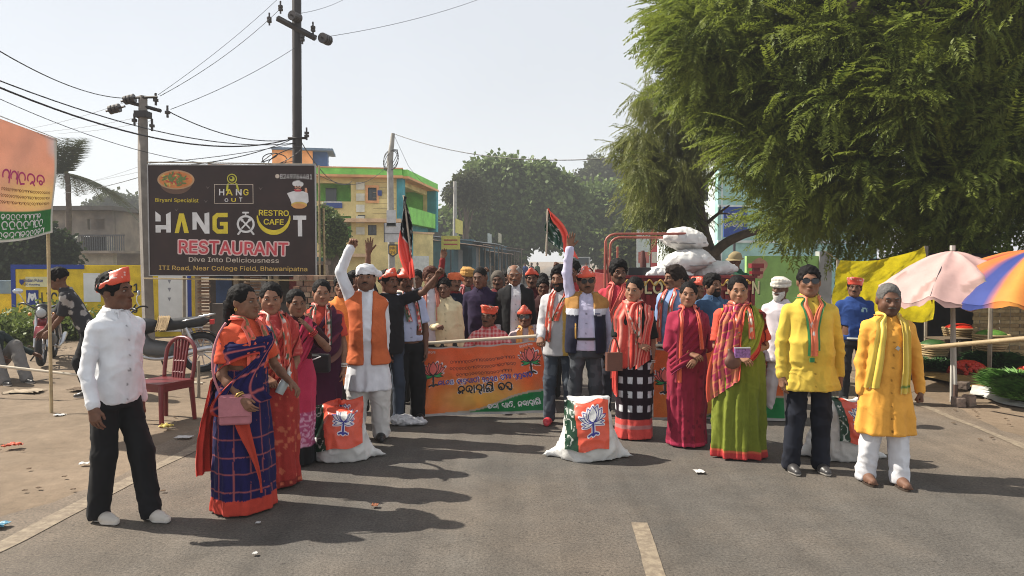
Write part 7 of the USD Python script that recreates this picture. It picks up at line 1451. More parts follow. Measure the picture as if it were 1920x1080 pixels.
for a, b, c, d in ((725, 394, 742, 424), (721, 418, 752, 454)): part(tp_, 'sign_panel', FSg.pbox(a, c, b, d, -.03, 0), sgp)
part(tp_, 'panel_frame', cat([FSg.pbox(721, 752, 437.5, 438.5, 0, .02), FSg.pbox(720, 721, 418, 454, 0, .03), FSg.pbox(752, 753, 418, 454, 0, .03), FSg.pbox(724, 743, 423, 424, 0, .03)]), GRILLE)
a, b = FSg.hit(729, 481), FSg.hit(745, 459); w_ = b[0] - a[0]; z0, z1 = a[1], b[1]; shp = Polygon([(a[0], z1), (b[0], z1), (b[0], z0 + .25 * (z1 - z0)), ((a[0] + b[0]) / 2, z0), (a[0], z0 + .25 * (z1 - z0))])
hs_ = thing('highway_shield', 'yellow shield shaped highway number sign on the pale pole', 'sign', W(737, 480, Y3 - .25) * [1, 1, 0]); m_ = extr(shp.buffer(.02), .03); M2 = FSg.map()
part(hs_, 'plate', M2(m_, .0), mat('shield_black', (.02, .02, .02), .5)); part(hs_, 'face', M2(flat(shp.buffer(-.035)), .034), mat('shield_yellow', (.58, .33, .02), .5))
for s, f_ in (('NH', .60), ('26', .24)): part(hs_, 'lettering', M2(flat(put(fitw(text_poly(s, 1), w_ * .55, (z1 - z0) * .24), a[0] + w_ * .22, z0 + (z1 - z0) * f_)), .038), INKB)
fp = thing('utility_pole', 'far grey pole standing before the trees left of the road end', 'utility pole', W(853, 480, 60) * [1, 1, 0]); part(fp, 'post', tube([W(853, 480, 60) * [1, 1, 0], W(853, 340, 60)], [.20, .14], 8), mat('pole_pale', (.28, .27, .25), .85, .2), True); part(fp, 'crossarm', tube([W(840, 352, 60), W(866, 350, 60)], .05, 4), iron)
WIRES = [((-30, 78, 9), (232, 184, Y1), .15, .013), ((-30, 140, 10), (556, 268, Y2), .35, .016), ((-30, 152, 10), (540, 262, Y2), .45, .024), ((-30, 172, 11), (560, 300, Y2), .5, .010), ((314, 208, Y1), (556, 260, Y2), .25, .018), ((300, 180, Y1), (530, 12, Y2), .15, .010), ((296, 178, Y1), (560, -40, Y2), .12, .008), ((320, 205, Y1), (560, 85, Y2), .1, .010),
         ((60, 240, 20), (240, 190, Y1), .05, .006), ((40, 250, 20), (250, 222, Y1), .05, .006), ((110, 250, 20), (285, 226, Y1), .05, .006), ((605, 70, Y2), (900, -2, 24), .12, .010), ((556, 26, Y2), (660, -10, 26), .1, .010), ((742, 252, Y3), (1176, 294, 22), .45, .026), ((740, 256, Y3), (765, 310, Y3), .0, .012), ((765, 310, Y3), (803, 350, 45), .1, .012),
         ((280, 306, Y1), (556, 268, Y2), .06, .012), ((345, 310, 14), (545, 262, Y2), .1, .016), ((120, 362, 22), (262, 332, Y1), .05, .012), ((100, 350, 26), (262, 322, Y1), .04, .005), ((170, 340, 26), (262, 312, Y1), .02, .005), ((803, 362, 45), (845, 346, 60), .2, .016), ((803, 372, 45), (845, 352, 60), .5, .016), ((566, 268, Y2), (660, 340, 33), .5, .020), ((556, 300, Y2), (735, 300, Y3), .8, .014)]
WL = ['single wire sloping down from the upper left corner to the concrete pole', 'uppermost of the long black cables crossing the left sky to the iron pole', 'thickest black cable sagging across the left sky to the iron pole', 'thin lowest cable crossing the left sky to the iron pole', 'black wire sagging from the concrete pole crossarm to the iron pole', 'thin wire rising from the concrete pole to the top of the iron pole', 'faint wire rising steeply past the top of the picture from the concrete pole', 'faint wire from the concrete pole to the iron crossarm',
  'upper faint wire behind the orange banner corner', 'middle faint wire behind the orange banner corner', 'lower faint wire above the palm crown', 'wire running right and up from the iron crossarm end', 'short wire leaving the top of the iron pole to the right', 'long twisted cable from the pale pole to the neem tree', 'stay wire slanting from the top of the pale pole', 'stay wire going on down to the corner of the green house',
  'cable running just above the restaurant sign', 'cable climbing from the restaurant sign top to the iron pole', 'black wire from the palm to the concrete pole', 'upper hair thin wire between palm and concrete pole', 'highest hair thin wire left of the concrete pole', 'upper wire between the green house and the far grey pole', 'sagging wire between the green house and the far grey pole', 'drooping cable from the iron pole to the front of the green house', 'slack cable from the iron pole to the pale pole']
for i, (a, b, dr, r) in enumerate(WIRES): single('overhead_wire', tube(sag(W(*a), W(*b), dr), r * .62, 5, False), wirem, WL[i], 'wire', 'overhead wires')
for i, (cx, cy, rr) in enumerate(((515, 300, .30), (535, 292, .42), (505, 296, .2))): th = np.linspace(0, 6.1, 24); single('cable_coil', tube(W(cx, cy, Y2 - .4) + np.stack([rr * np.cos(th), .05 * np.sin(2 * th), rr * .55 * np.sin(th + i)], 1), .012, 5, False), wirem, ['middle sized', 'widest', 'smallest'][i] + ' loop of slack black cable above the sign beside the iron pole', 'cable', 'slack cable loops')
# ---------------------------------------------------------------- the orange banner on poles at the far left
YO = 8.2; ob_ = thing('banner', 'tall faded orange and green banner stretched between canes at the left edge', 'banner', W(90, 480, YO) * [1, 1, 0])
TLb, TRb, BLb, BRb = W(-170, 150, YO - 1.0), W(112, 262, YO + .1), W(-170, 440, YO - 1.0), W(99, 436, YO); W2, H2 = 1.6, 1.0
def sfo(x, y, off=0.0):
    u, v = np.asarray(x) / W2, np.asarray(y) / H2; p = (BLb * (1 - u[:, None]) + BRb * u[:, None]) * (1 - v[:, None]) + (TLb * (1 - u[:, None]) + TRb * u[:, None]) * v[:, None]
    d = .05 * np.sin(6 * u + 2 * v) + .025 * np.sin(15 * u - 6 * v); p = p + np.stack([0 * u, -(d + off), -.10 * np.sin(np.pi * u) * (1 - .7 * v)], 1); return p
U, V = np.meshgrid(np.linspace(0, W2, 90), np.linspace(0, H2, 70), indexing='ij'); u, v = U.ravel() / W2, V.ravel() / H2
n1 = meshkit.fbm(np.stack([u * 5, v * 4, 0 * u], 1), 3, 4)[:, None]; o, y, pk = rgb(246, 196, 170), rgb(246, 224, 150), rgb(232, 214, 212)
k = np.exp(-((u - .85) / .25) ** 2 - ((v - .38) / .16) ** 2)[:, None]; col = (o * (1 - k) + y * k); k2 = np.clip((n1 - .50) * 5, 0, 1) * (v > .55)[:, None]; col = col * (1 - k2) + pk * k2; col[v < .255] = rgb(70, 150, 84); col[(v < .02) | (u > .985)] = (.5, .5, .48)
vv, q = sheet(sfo(U.ravel(), V.ravel()).reshape(90, 70, 3), .003); part(ob_, 'cloth', (vv, q), mat('print_faded', None, .5, .06, 5, transl=.5), True, np.vstack([col, col]))
def lay3(poly, off, m): lay(ob_, sfo, poly, off, m, 'lettering')
for n, x, yy, h, m, sd in ((5, .96, .50, .11, mat('ink_magenta', (.36, .03, .13), .6), 11), (9, .98, .185, .050, INKW, 12), (7, 1.0, .105, .070, INKW, 13), (11, .90, .03, .055, INKW, 14)): lay3(put(odia_blob(n, sd, h), x, yy, -1), .014, m)
for i in range(3): lay3(put(fitw(odia_blob(24, 20 + i, .02), .62), .92, .43 - .055 * i, -2), .014, mat('ink_brown', (.10, .02, .012), .6))
part(ob_, 'cane', tube([W(90, 480, YO + .05) * [1, 1, 0], W(90, 430, YO + .05), W(104, 262, YO + .12)], .018, 6), bam)
part(ob_, 'top_cord', tube([TLb, TRb], .006, 5), mat('cord_white', (.45, .46, .42)))
# ---------------------------------------------------------------- barrier cane, chair, motorcycles
bc = thing('cane_barrier', 'long pale cane laid as a barrier behind the white shirted man', 'barrier', W(150, 480, 9.2) * [1, 1, 0]); part(bc, 'cane', tube([W(-60, 680, 9.2), W(150, 704, 9.2), W(380, 719, 9.3)], .018, 7), mat('pale_bamboo', (.48, .42, .32), .6), True)
for px in (-50, 372): part(bc, 'stake', tube([W(px, 700, 9.25) * [1, 1, 0], W(px, 676, 9.25)], .02, 6), grey)
cm = mat('maroon_plastic', (.125, .016, .018), .35, .12, 5, spec=.5)
ch = thing('plastic_chair', 'maroon plastic chair with an arched slatted back beside the road edge', 'chair', G(306, 790), math.radians(-24)); 
cs_ = [(-.21, -.20), (.21, -.20), (-.19, .20), (.19, .20)]
for x, y in cs_: part(ch, 'leg', tube([(x * 1.12, y * 1.12, 0), (x, y, .42)], [.022, .030], 8), cm, True, world=False)
ss = extr(sbox(-.20, -.20, .20, .20).buffer(.03), .03); ss.apply_translation((0, 0, .41)); part(ch, 'seat', ss, cm, world=False); part(ch, 'apron', cat([bx((0, -.215, .385), (.40, .02, .06)), bx((0, .215, .385), (.40, .02, .06)), bx((-.215, 0, .385), (.02, .38, .06)), bx((.215, 0, .385), (.02, .38, .06))]), cm, world=False)
bk = lambda x, z: np.array([x, .20 + .16 * (z - .42), z])
th = np.linspace(0, np.pi, 18); arch = [bk(-.205, .44), bk(-.215, .60)] + [bk(-.21 * math.cos(a), .70 + .17 * math.sin(a)) for a in th] + [bk(.215, .60), bk(.205, .44)]
part(ch, 'back_frame', tube(spline(arch, 50), .022, 8), cm, True, world=False)
for i in range(5):
    x = -.075 + i * .0375; part(ch, 'slat', tube([bk(x, .44), bk(x * 1.1, .65), bk(x * 1.25, .855)], [.016, .015, .015], 5), cm, world=False)
for zz in (.50, .62): part(ch, 'back_crosspiece', tube([bk(-.08, zz), bk(.08, zz)], .014, 5), cm, world=False)
rubber = mat('tyre_rubber', (.015, .015, .016), .8); chrome = mat('chrome', (.45, .45, .46), .25, metal=.8); blackp = mat('black_plastic', (.012, .012, .013), .4); bred = mat('tank_red', (.16, .012, .016), .3, spec=.6); seatm = mat('seat_black', (.018, .018, .019), .6)
def motorcycle(label, loc, rz, tank, cloth=False):
    t = thing('motorcycle', label, 'motorcycle', loc, rz, 'motorcycles parked by the yellow wall')
    for y in (-.62, .62):
        w = trimesh.creation.torus(.265, .050, 32, 10); w.apply_transform(trimesh.transformations.rotation_matrix(math.pi / 2, [0, 1, 0])); w.apply_translation((0, y, .315)); wp = part(t, 'wheel', w, rubber, True, world=False)
        part(wp, 'rim', cat([tube(np.stack([0 * np.linspace(0, 6.283, 28), y + .215 * np.cos(np.linspace(0, 6.283, 28)), .315 + .215 * np.sin(np.linspace(0, 6.283, 28))], 1), .018, 6, False)] + [tube([(0, y, .315), (0, y + .21 * math.cos(a), .315 + .21 * math.sin(a))], .010, 5) for a in np.linspace(0, 5.6, 9)] + [trimesh.creation.cylinder(.05, .12, transform=trimesh.transformations.translation_matrix((0, y, .315)) @ trimesh.transformations.rotation_matrix(math.pi / 2, [0, 1, 0]))]), chrome, world=False)
        part(t, 'mudguard', sheet(np.stack([np.stack([np.array([x, y + .335 * math.cos(a), .315 + .335 * math.sin(a)]) for x in (-.06, 0, .06)]) for a in np.linspace(.3, 2.6, 14)]), .006), tank if y < 0 else blackp, True, world=False)
    for s in (-1, 1): part(t, 'fork', tube([(s * .09, -.62, .315), (s * .085, -.40, .85)], .022, 7), chrome, True, world=False); part(t, 'shock_absorber', tube([(s * .13, .58, .34), (s * .12, .42, .70)], .028, 7), chrome, True, world=False)
    part(t, 'handlebar', tube(spline([(-.36, -.20, .99), (-.24, -.30, 1.0), (-.08, -.38, .92), (.08, -.38, .92), (.24, -.30, 1.0), (.36, -.20, .99)], 24), .014, 6), blackp, True, world=False)
    f = Field((-.16, -.42, .55), (.16, .10, .90), .014); f.ell((0, -.18, .73), (.135, .25, .12), .02); f.ell((0, -.30, .68), (.15, .12, .09), .05); part(t, 'fuel_tank', f.mesh(), tank, True, world=False)
    f = Field((-.15, -.02, .60), (.15, .75, .86), .014); f.cone((0, .08, .735), (0, .62, .79), .095, .08, .03); f.cone((0, .60, .77), (0, .72, .80), .05, .03, .03); part(t, 'seat', f.mesh(), seatm, True, world=False)
    f = Field((-.2, -.30, .22), (.2, .35, .62), .016); f.cone((0, -.10, .40), (0, .15, .36), .13, .13, .04); f.cone((0, -.14, .42), (0, -.22, .58), .10, .09, .04); part(t, 'engine', f.mesh(), mat('engine_grey', (.10, .10, .10), .5, metal=.3), True, world=False)
    f = Field((-.14, -.60, .72), (.14, -.34, 1.02), .013); f.ell((0, -.48, .86), (.095, .09, .10), .02); f.ell((0, -.44, .95), (.10, .05, .06), .02); hl = part(t, 'headlight', f.mesh(), blackp, True, world=False); part(hl, 'lens', trimesh.creation.icosphere(2, .075).apply_transform(np.diag([1, .5, 1, 1])).apply_translation((0, -.545, .86)), mat('lamp_lens', (.35, .36, .36), .15), True, world=False)
    for s in (-1, 1):
        st = part(t, 'mirror_stalk', tube(spline([(s * .26, -.28, 1.0), (s * .30, -.34, 1.12), (s * .34, -.33, 1.19)], 10), .008, 5), chrome, world=False); part(st, 'mirror', trimesh.creation.icosphere(2, 1.0).apply_transform(np.diag([.075, .018, .045, 1])).apply_translation((s * .35, -.32, 1.215)), mat('mirror_pale', (.48, .52, .56), .12, metal=.7), True, world=False)
        part(t, 'indicator', trimesh.creation.icosphere(1, .03).apply_translation((s * .17, -.45, .84)), mat('amber', (.5, .18, .02), .3), world=False)
    part(t, 'exhaust', tube(spline([(.14, -.20, .30), (.16, .10, .25), (.17, .45, .33), (.17, .80, .40)], 16), [.025] * 8 + [.045] * 8, 8), chrome, True, world=False)
    part(t, 'grab_rail', tube(spline([(-.12, .38, .80), (-.13, .72, .88), (0, .82, .90), (.13, .72, .88), (.12, .38, .80)], 24), .013, 6), chrome, True, world=False); part(t, 'tail_light', bx((0, .78, .78), (.13, .06, .07)), mat('tail_red', (.40, .02, .02), .3), world=False)
    part(t, 'saree_guard', cat([tube([(-.17, .30 + .05 * k, .68), (-.18, .36 + .06 * k, .42)], .007, 5) for k in range(7)] + [tube([(-.17, .28, .68), (-.17, .62, .68)], .009, 5), tube([(-.18, .34, .42), (-.18, .74, .42)], .009, 5)]), chrome, world=False); part(t, 'side_stand', tube([(-.10, .02, .25), (-.26, .06, .02)], .014, 5), blackp, world=False)
    if cloth:
        pp = np.stack([np.stack([np.array([x, .02 + .16 * w + .02 * math.sin(9 * x), .86 - .9 * max(0, abs(x) - .10) + .012 * math.sin(30 * w + 7 * x)]) for w in np.linspace(0, 1, 12)]) for x in np.linspace(-.36, .30, 30)]); ct = single('folded_sack_cloth', None, None) if False else None
        c_ = thing('sackcloth', 'tan folded sackcloth thrown over the motorcycle seat', 'cloth', loc, rz); part(c_, 'fold', sheet(pp, .012), mat('tan_cloth', (.30, .21, .11), .9, .2, 20, bump=.3), True, world=False)
    return t
motorcycle('black and red motorcycle facing the camera before the painted wall', np.array([W(85, 480, 12.6)[0], 12.6, 0]), math.radians(24), bred)
motorcycle('black motorcycle seen from its rear with chrome rail behind the maroon chair', np.array([W(292, 480, 11.2)[0], 11.2, 0]), math.radians(-76), blackp, True)
# shoulder bag, belt bag, bottle, phone held by the women
def bag(name, label, c, s, rz, color, catn='bag', strap=None):
    t = thing(name, label, catn, c); m = manifold3d.Manifold.hull(manifold3d.Manifold.compose([manifold3d.Manifold.sphere(.018, 12).translate([sx * (s[0] / 2 - .018), sy * (s[1] / 2 - .018), sz * (s[2] / 2 - .018)]) for sx in (-1, 1) for sy in (-1, 1) for sz in (-1, 1)])); g = m.to_mesh(); v = np.array(g.vert_properties)[:, :3] @ Rz(rz).T + np.asarray(c); mt = mat('bag_' + name, color, .6, .12, 12, bump=.2)
    part(t, 'body', (v, np.array(g.tri_verts)), mt, 35)
    fl = bx((0, -s[1] / 2 - .004, s[2] * .12), (s[0] * .96, .012, s[2] * .62)); fl.vertices = fl.vertices @ Rz(rz).T + np.asarray(c); part(t, 'flap', fl, mt)
    if strap is not None: part(t, 'strap', tube(spline(strap, 30), .008, 6), mt, True)
    return t
c_ = W(441, 768, 4.86); bag('handbag', 'dusty pink flat handbag hanging at the navy saree woman\'s side', c_, (.205, .05, .20), math.radians(12), (.36, .13, .15), strap=[c_ + [-.09, 0, .10], W(405, 720, 4.84), W(400, 660, 4.88), W(424, 605, 4.95)])
c_ = W(590, 681, 6.5); t = bag('belt_bag', 'black waist bag worn over the purple saree', c_, (.27, .09, .16), 0, (.010, .010, .011), strap=[c_ + [-.13, .02, .03], c_ + [-.17, .15, .05], c_ + [-.10, .3, .06]]); part(t, 'zip', tube([c_ + [-.05, -.055, .02], c_ + [.07, -.055, .065]], .006, 5), mat('zip_silver', (.5, .5, .5), .3))
bt_ = thing('water_bottle', 'small clear water bottle in the red saree woman\'s hand', 'bottle', W(532, 722, 5.2)); a = W(523, 738, 5.18); b = W(542, 700, 5.22); part(bt_, 'bottle', tube([a, a * .6 + b * .4, a * .3 + b * .7, b], [.030, .032, .030, .014], 12), mat('bottle_plastic', (.40, .44, .44), .15, .05), True); part(bt_, 'cap', tube([b, b + (b - a) * .10], .015, 10), INKW)
ph = thing('phone_pouch', 'small purple printed pouch in the green saree woman\'s hand', 'pouch', W(1392, 662, 6.12)); part(ph, 'case', bx(W(1392, 661, 6.10), (.13, .02, .085), .1), mat('pouch_print', (.22, .10, .26), .6, .6, 60)); part(ph, 'trim', bx(W(1392, 652, 6.085), (.132, .012, .010), .1), mat('zip_silver', (.5, .5, .5), .3))
hb2 = thing('shoulder_bag', 'brown shoulder bag hanging at the striped shawl woman\'s side', 'bag', W(1152, 678, 6.95)); c_ = W(1151, 678, 6.93); part(hb2, 'body', bx(c_, (.15, .06, .17), .2), mat('bag_brown', (.11, .045, .03), .6)); part(hb2, 'strap', tube(spline([c_ + [-.05, 0, .08], c_ + [.0, 0, .22], c_ + [.05, 0, .08]], 16), .008, 5), mat('bag_brown', (.11, .045, .03), .6))
bs_ = thing('bag', 'brown cloth pouch hung over the arm beside the green saree', 'bag', W(1376, 680, 6.2)); f = Field((-.09, -.05, -.10), (.09, .05, .09), .012); f.ell((0, 0, -.03), (.07, .035, .06), .02); f.cone((0, 0, 0), (-.03, 0, .07), .03, .015, .03); v, q = f.mesh(); part(bs_, 'pouch', (v + W(1374, 672, 6.12), q), mat('bag_brown', (.11, .045, .03), .6), True)
# ---------------------------------------------------------------- the red trolley with sacks
YT = 9.75; tr = thing('farm_trolley', 'red painted farm trolley with lettered tailboard, rails and load of sacks', 'trolley', W(1290, 480, YT) * [1, 1, 0])
redp = mat('trolley_red', (.17, .012, .014), .4, .3, 4, spec=.45, bump=.05); rail = mat('rail_pink', (.30, .085, .060), .45, .25, 8); ylw = mat('trolley_yellow', (.50, .30, .06), .6, .3, 9); FTr = Face(W(1165, 480, YT), (1, 0)); x0, x1 = FTr.hit(1162, 0)[0], FTr.hit(1422, 0)[0]; zt_, zb_ = FTr.hit(1300, 517)[1], .62
part(tr, 'tailboard', FTr.box(x0, x1, zb_, zt_, -.05, 0), redp); part(tr, 'bed', FTr.box(x0, x1, zb_ - .06, zb_ + .06, -3.2, -.05), redp)
for xx in (x0, x1 - .05): part(tr, 'side_board', FTr.box(xx, xx + .05, zb_ + .06, zt_, -3.2, -.05), redp)
part(tr, 'front_board', FTr.box(x0 + .05, x1 - .05, zb_ + .06, zt_ + .05, -3.2, -3.14), redp)
for z in (zt_ - .03, zt_ - .19, zb_ + .04): part(tr, 'trim_rail', FTr.box(x0 - .02, x1 + .02, z, z + .035, .0, .03), redp)
for u in np.linspace(x0 + .02, x1 - .06, 6): part(tr, 'post', FTr.box(u, u + .05, zb_, zt_ - .2, .003, .032), redp)
t_ = np.linspace(0, 1, 120); 
for a, b in ((x0 + .08, x0 + .85), (x0 + 1.0, x1 - .1)): p = FTr.p + FTr.u * (a + (b - a) * t_)[:, None] + FTr.n * .04 + np.array([0, 0, 1.0]) * (zt_ - .09 + .035 * np.sin(t_ * 34))[:, None]; part(tr, 'scroll_ornament', tube(p, .010, 5), ylw)
for i in range(8): d = trimesh.creation.cylinder(.022, .02, sections=10); d.apply_transform(trimesh.transformations.rotation_matrix(math.pi / 2, [1, 0, 0])); d.apply_translation(FTr.p + FTr.u * (x0 + .12 + i * (x1 - x0 - .2) / 7) + FTr.n * .02 + np.array([0, 0, zt_ - .09])); part(tr, 'rosette', d, ylw)
MT = FTr.map()
for s, px, w in (('LO', 1208, 34), ('IN', 1358, 34), ('N', 1408, 14)): a = FTr.hit(px, 551); g = put(fitw(text_poly(s, 1), FTr.hit(px + w, 551)[0] - a[0], .17), *a); part(tr, 'lettering_shade', MT(flat(affinity.translate(g, .012, -.010)), .035), INKB); part(tr, 'lettering', MT(flat(g), .039), mat('trolley_cream', (.52, .45, .24), .6))
fin = FTr.hit(1418, 494); part(tr, 'corner_post', cat([FTr.box(x1 - .03, x1 + .05, zt_, fin[1], -.04, .04), FTr.box(x1 - .07, x1 + .09, fin[1] - .06, fin[1], -.07, .07), FTr.box(x1 - .06, x1 + .08, zt_ + .02, zt_ + .06, -.06, .06)]), redp)
for o, (pa, pb) in enumerate((((1133, 446), (1290, 438)), ((1142, 452), (1285, 446)))):
    d_ = YT - .1 + o * .35; A0 = W(pa[0], 640, d_); a, b = W(pa[0] + 2, pa[1] + 16, d_), W(pb[0], pb[1], d_ + .4); part(tr, 'hoop_rail', tube(np.vstack([np.linspace(A0, a, 8)] + [[a * (1 - q) ** 2 + W(pa[0], pa[1] - 4, d_) * 2 * q * (1 - q) + W(pa[0] + 20, pa[1] - 7, d_) * q * q] for q in (.25, .5, .75)] + [np.linspace(W(pa[0] + 20, pa[1] - 7, d_), b, 10)]), .017, 7), rail, True)
part(tr, 'hoop_rail', tube([W(1136, 452, YT - .1), W(1150, 640, YT - .1)], .015, 6), rail, True); part(tr, 'hoop_rail', tube([W(1158, 462, YT + .3), W(1156, 640, YT + .3)], .015, 6), rail, True)
part(tr, 'chassis', FTr.box(x0 + .3, x1 - .3, .42, zb_ - .06, -3.4, -.2), blackp)
for xx in (x0 + .12, x1 - .12):
    w = trimesh.creation.torus(.28, .11, 30, 12); w.apply_transform(trimesh.transformations.rotation_matrix(math.pi / 2, [0, 1, 0])); w.apply_translation(FTr.p + FTr.u * xx - FTr.n * 1.0 + np.array([0, 0, .39])); wp = part(tr, 'wheel', w, rubber, True); h_ = trimesh.creation.cylinder(.2, .12, sections=18); h_.apply_transform(trimesh.transformations.rotation_matrix(math.pi / 2, [0, 1, 0])); h_.apply_translation(FTr.p + FTr.u * xx - FTr.n * 1.0 + np.array([0, 0, .39])); part(wp, 'rim', h_, ylw)
part(tr, 'rear_panel', FTr.box(x0 - .28, x0 - .02, .45, .95, -.1, -.04), redp)
part(tr, 'exhaust_stack', tube([W(1206, 530, YT + 2.2), W(1206, 492, YT + 2.2), W(1205, 470, YT + 2.2)], [.05, .05, .03], 8), mat('stack_rust', (.08, .025, .02), .7), True)
part(tr, 'bonnet', FTr.box(FTr.hit(1188, 0)[0], FTr.hit(1232, 0)[0], 1.0, FTr.hit(1200, 502)[1], -.6, -.3), blackp)
def lying_sack(label, px, py, Y, L, Hh, seed, tilt=0, deep=.30):
    f = Field((-L / 2 - .1, -deep - .08, -Hh / 2 - .06), (L / 2 + .1, deep + .08, Hh / 2 + .1), .018); f.ell((0, 0, 0), (L / 2 * .86, deep, Hh / 2), .05)
    for s in (-1, 1):
        for yy in (-.6, .6): f.cone((s * L * .26, yy * deep, 0), (s * L * .47, yy * deep * 1.05, -.03), Hh * .30, .03, .08)
    v, q = f.mesh(); v = relax(v, q, 2); v = v + vnorm(v, q) * ((meshkit.fbm(v * 5, 3, seed) - .5) * .06 + np.clip(1 - np.abs(meshkit.noise(v * [13, 13, 8], seed + 2) - .5) * 6, 0, 1) ** 1.5 * .014)[:, None]; v = v @ Ry(math.radians(tilt)).T; c = W(px, py, Y); t = thing('sack', label, 'sack', c, 0); part(t, 'bag', (v, q), SACKM, True, world=False); part(t, 'seam', tube([(-L * .40, -deep * .80, -Hh * .16), (0, -deep * 1.01, -Hh * .20), (L * .40, -deep * .80, -Hh * .16)], .006, 5), mat('seam_grey', (.2, .2, .2)), world=False)
lying_sack('topmost bulging white sack of the pile on the red trolley', 1283, 449, YT + .55, .60, .32, 3, 8); lying_sack('long white sack second from top of the trolley pile', 1290, 489, YT + .45, .68, .34, 5, -6); lying_sack('white sack slumped at the right of the trolley pile', 1335, 507, YT + .6, .60, .24, 8, -10); lying_sack('flat white sack at the bottom left of the trolley pile', 1250, 514, YT + .4, .60, .20, 9, 2); lying_sack('pale sack lying behind the tailboard beside the seated man', 1300, 523, YT + .9, 1.0, .24, 12, 0)
dv = thing('parked_van', 'far pale van parked under the trees at the road end', 'van', W(1082, 480, 70) * [1, 1, 0]); q0 = W(1082, 500, 70); part(dv, 'body', bx([q0[0], 70, 1.35], (2.0, 4.5, 1.5)), mat('van_white', (.42, .42, .40), .5)); part(dv, 'windscreen', bx([q0[0], 67.73, 1.7], (1.7, .06, .6)), GLASS); part(dv, 'bumper', bx([q0[0], 67.7, .55], (1.9, .2, .25)), blackp)
for s in (-1, 1): part(dv, 'wheel', trimesh.creation.cylinder(.33, .2, sections=16, transform=trimesh.transformations.translation_matrix((q0[0] + s * .85, 68.5, .33)) @ trimesh.transformations.rotation_matrix(math.pi / 2, [0, 1, 0])), rubber)
# ---------------------------------------------------------------- the vegetable stalls on the right
def canopy(P, fa): return sheet(P, .006)
yt = thing('tarpaulin', 'bright yellow tarpaulin stretched behind the blue shirted man', 'tarpaulin', W(1650, 480, 10.6) * [1, 1, 0])
U, V = np.meshgrid(np.linspace(0, 1, 70), np.linspace(0, 1, 46), indexing='ij'); A, B, C_, D_ = W(1572, 488, 11.6), W(1738, 461, 12.3), W(1556, 606, 9.7), W(1752, 596, 10.2); P_ = (A[None, None] * (1 - U[..., None]) + B * U[..., None]) * (1 - V[..., None]) + (C_ * (1 - U[..., None]) + D_ * U[..., None]) * V[..., None]
P_[..., 1] += .14 * np.sin(np.pi * V) * np.sin(np.pi * U) + .03 * np.sin(13 * U + 5 * V) + .22 * (meshkit.fbm(np.stack([U * 6 + V * 2, V * 5, 0 * U], -1), 4, 3) - .5); P_[..., 2] -= .10 * np.sin(np.pi * U) * (1 - V) + .05 * np.abs(np.sin(9 * U)) * V
part(yt, 'sheet', sheet(P_, .004), mat('tarp_yellow', (.66, .56, .02), .40, .10, 4, transl=.6), True); part(yt, 'cord', tube([A, W(1545, 470, 11.2)], .006, 4), bam); part(yt, 'pole', tube([W(1740, 480, 12.3) * [1, 1, 0], B + [0, .02, 0]], .03, 6), grey); part(yt, 'pole', tube([W(1572, 480, 11.6) * [1, 1, 0], A + [0, .02, 0]], .025, 6), grey)
def umbrella(label, apex, R, drop, colf, pole_to, seed, n=8, sq=1.0, tilt=(0, 0)):
    t = thing('market_umbrella', label, 'umbrella', np.asarray(apex) * [1, 1, 0]); nt, nr = 96, 26; th = np.linspace(0, 2 * np.pi, nt); r = np.linspace(0.02, 1, nr); TH, RR = np.meshgrid(th, r, indexing='ij'); sc = np.abs(np.sin(TH * n / 2))
    rad = R * RR * (1 - .10 * sc * RR ** 2); z = -drop * (RR ** 1.7) - .13 * sc * RR * (1 - .3 * RR) + .10 * RR * (meshkit.fbm(np.stack([np.cos(TH) * RR * 5 + 3 * RR, np.sin(TH) * RR * 5, 0 * RR], -1), 3, seed) - .5)
    X, Yy = rad * np.cos(TH), rad * np.sin(TH) * sq; P_ = np.stack([X, Yy, z + tilt[0] * X + tilt[1] * Yy], -1) + apex; vv, q = sheet(P_, -.004); c = colf(TH.ravel(), RR.ravel()); part(t, 'canopy', (vv, q), mat('umbrella_cloth', None, .7, .12, 3, transl=.20), True, np.vstack([c, c]))
    part(t, 'pole', tube([np.asarray(apex) + [0, 0, .06], pole_to], .020, 7), mat('pole_offwhite', (.42, .40, .36), .6), True)
    part(t, 'finial', tube([np.asarray(apex) + [0, 0, .01], np.asarray(apex) + [0, 0, .07]], .03, 8), mat('pole_offwhite', (.42, .40, .36), .6))
    for k in range(n): a = 2 * np.pi * k / n; part(t, 'rib', tube([apex + np.array([R * s * math.cos(a), R * s * math.sin(a) * sq, -drop * s ** 1.7 - .015 + tilt[0] * R * s * math.cos(a) + tilt[1] * R * s * math.sin(a) * sq]) for s in np.linspace(.02, .98, 8)], .006, 4), GRILLE)
    # the hem that hangs
    e = P_[:, -1]; hp = np.stack([np.stack([p, p - [0, 0, .05 + .02 * math.sin(5 * i)]]) for i, p in enumerate(e)]); vv, q = sheet(hp, .004); part(t, 'valance', (vv, q), mat('umbrella_cloth', None, .7, .12, 3, transl=.20), True, np.repeat(colf(th, np.ones(nt)), 2, 0).tolist() * 2); return t
ap1 = W(1786, 471, 9.0)
umbrella('faded pink market umbrella with a pale pole', ap1, .84, .46, lambda a, r: np.where((meshkit.noise(np.stack([np.cos(a) * r * 4, np.sin(a) * r * 4, 0 * r], 1), 4) > .72)[:, None], rgb(176, 140, 130), rgb(214, 172, 164)), W(1790, 480, 9.0) * [1, 1, 0], 3, tilt=(.03, .06))
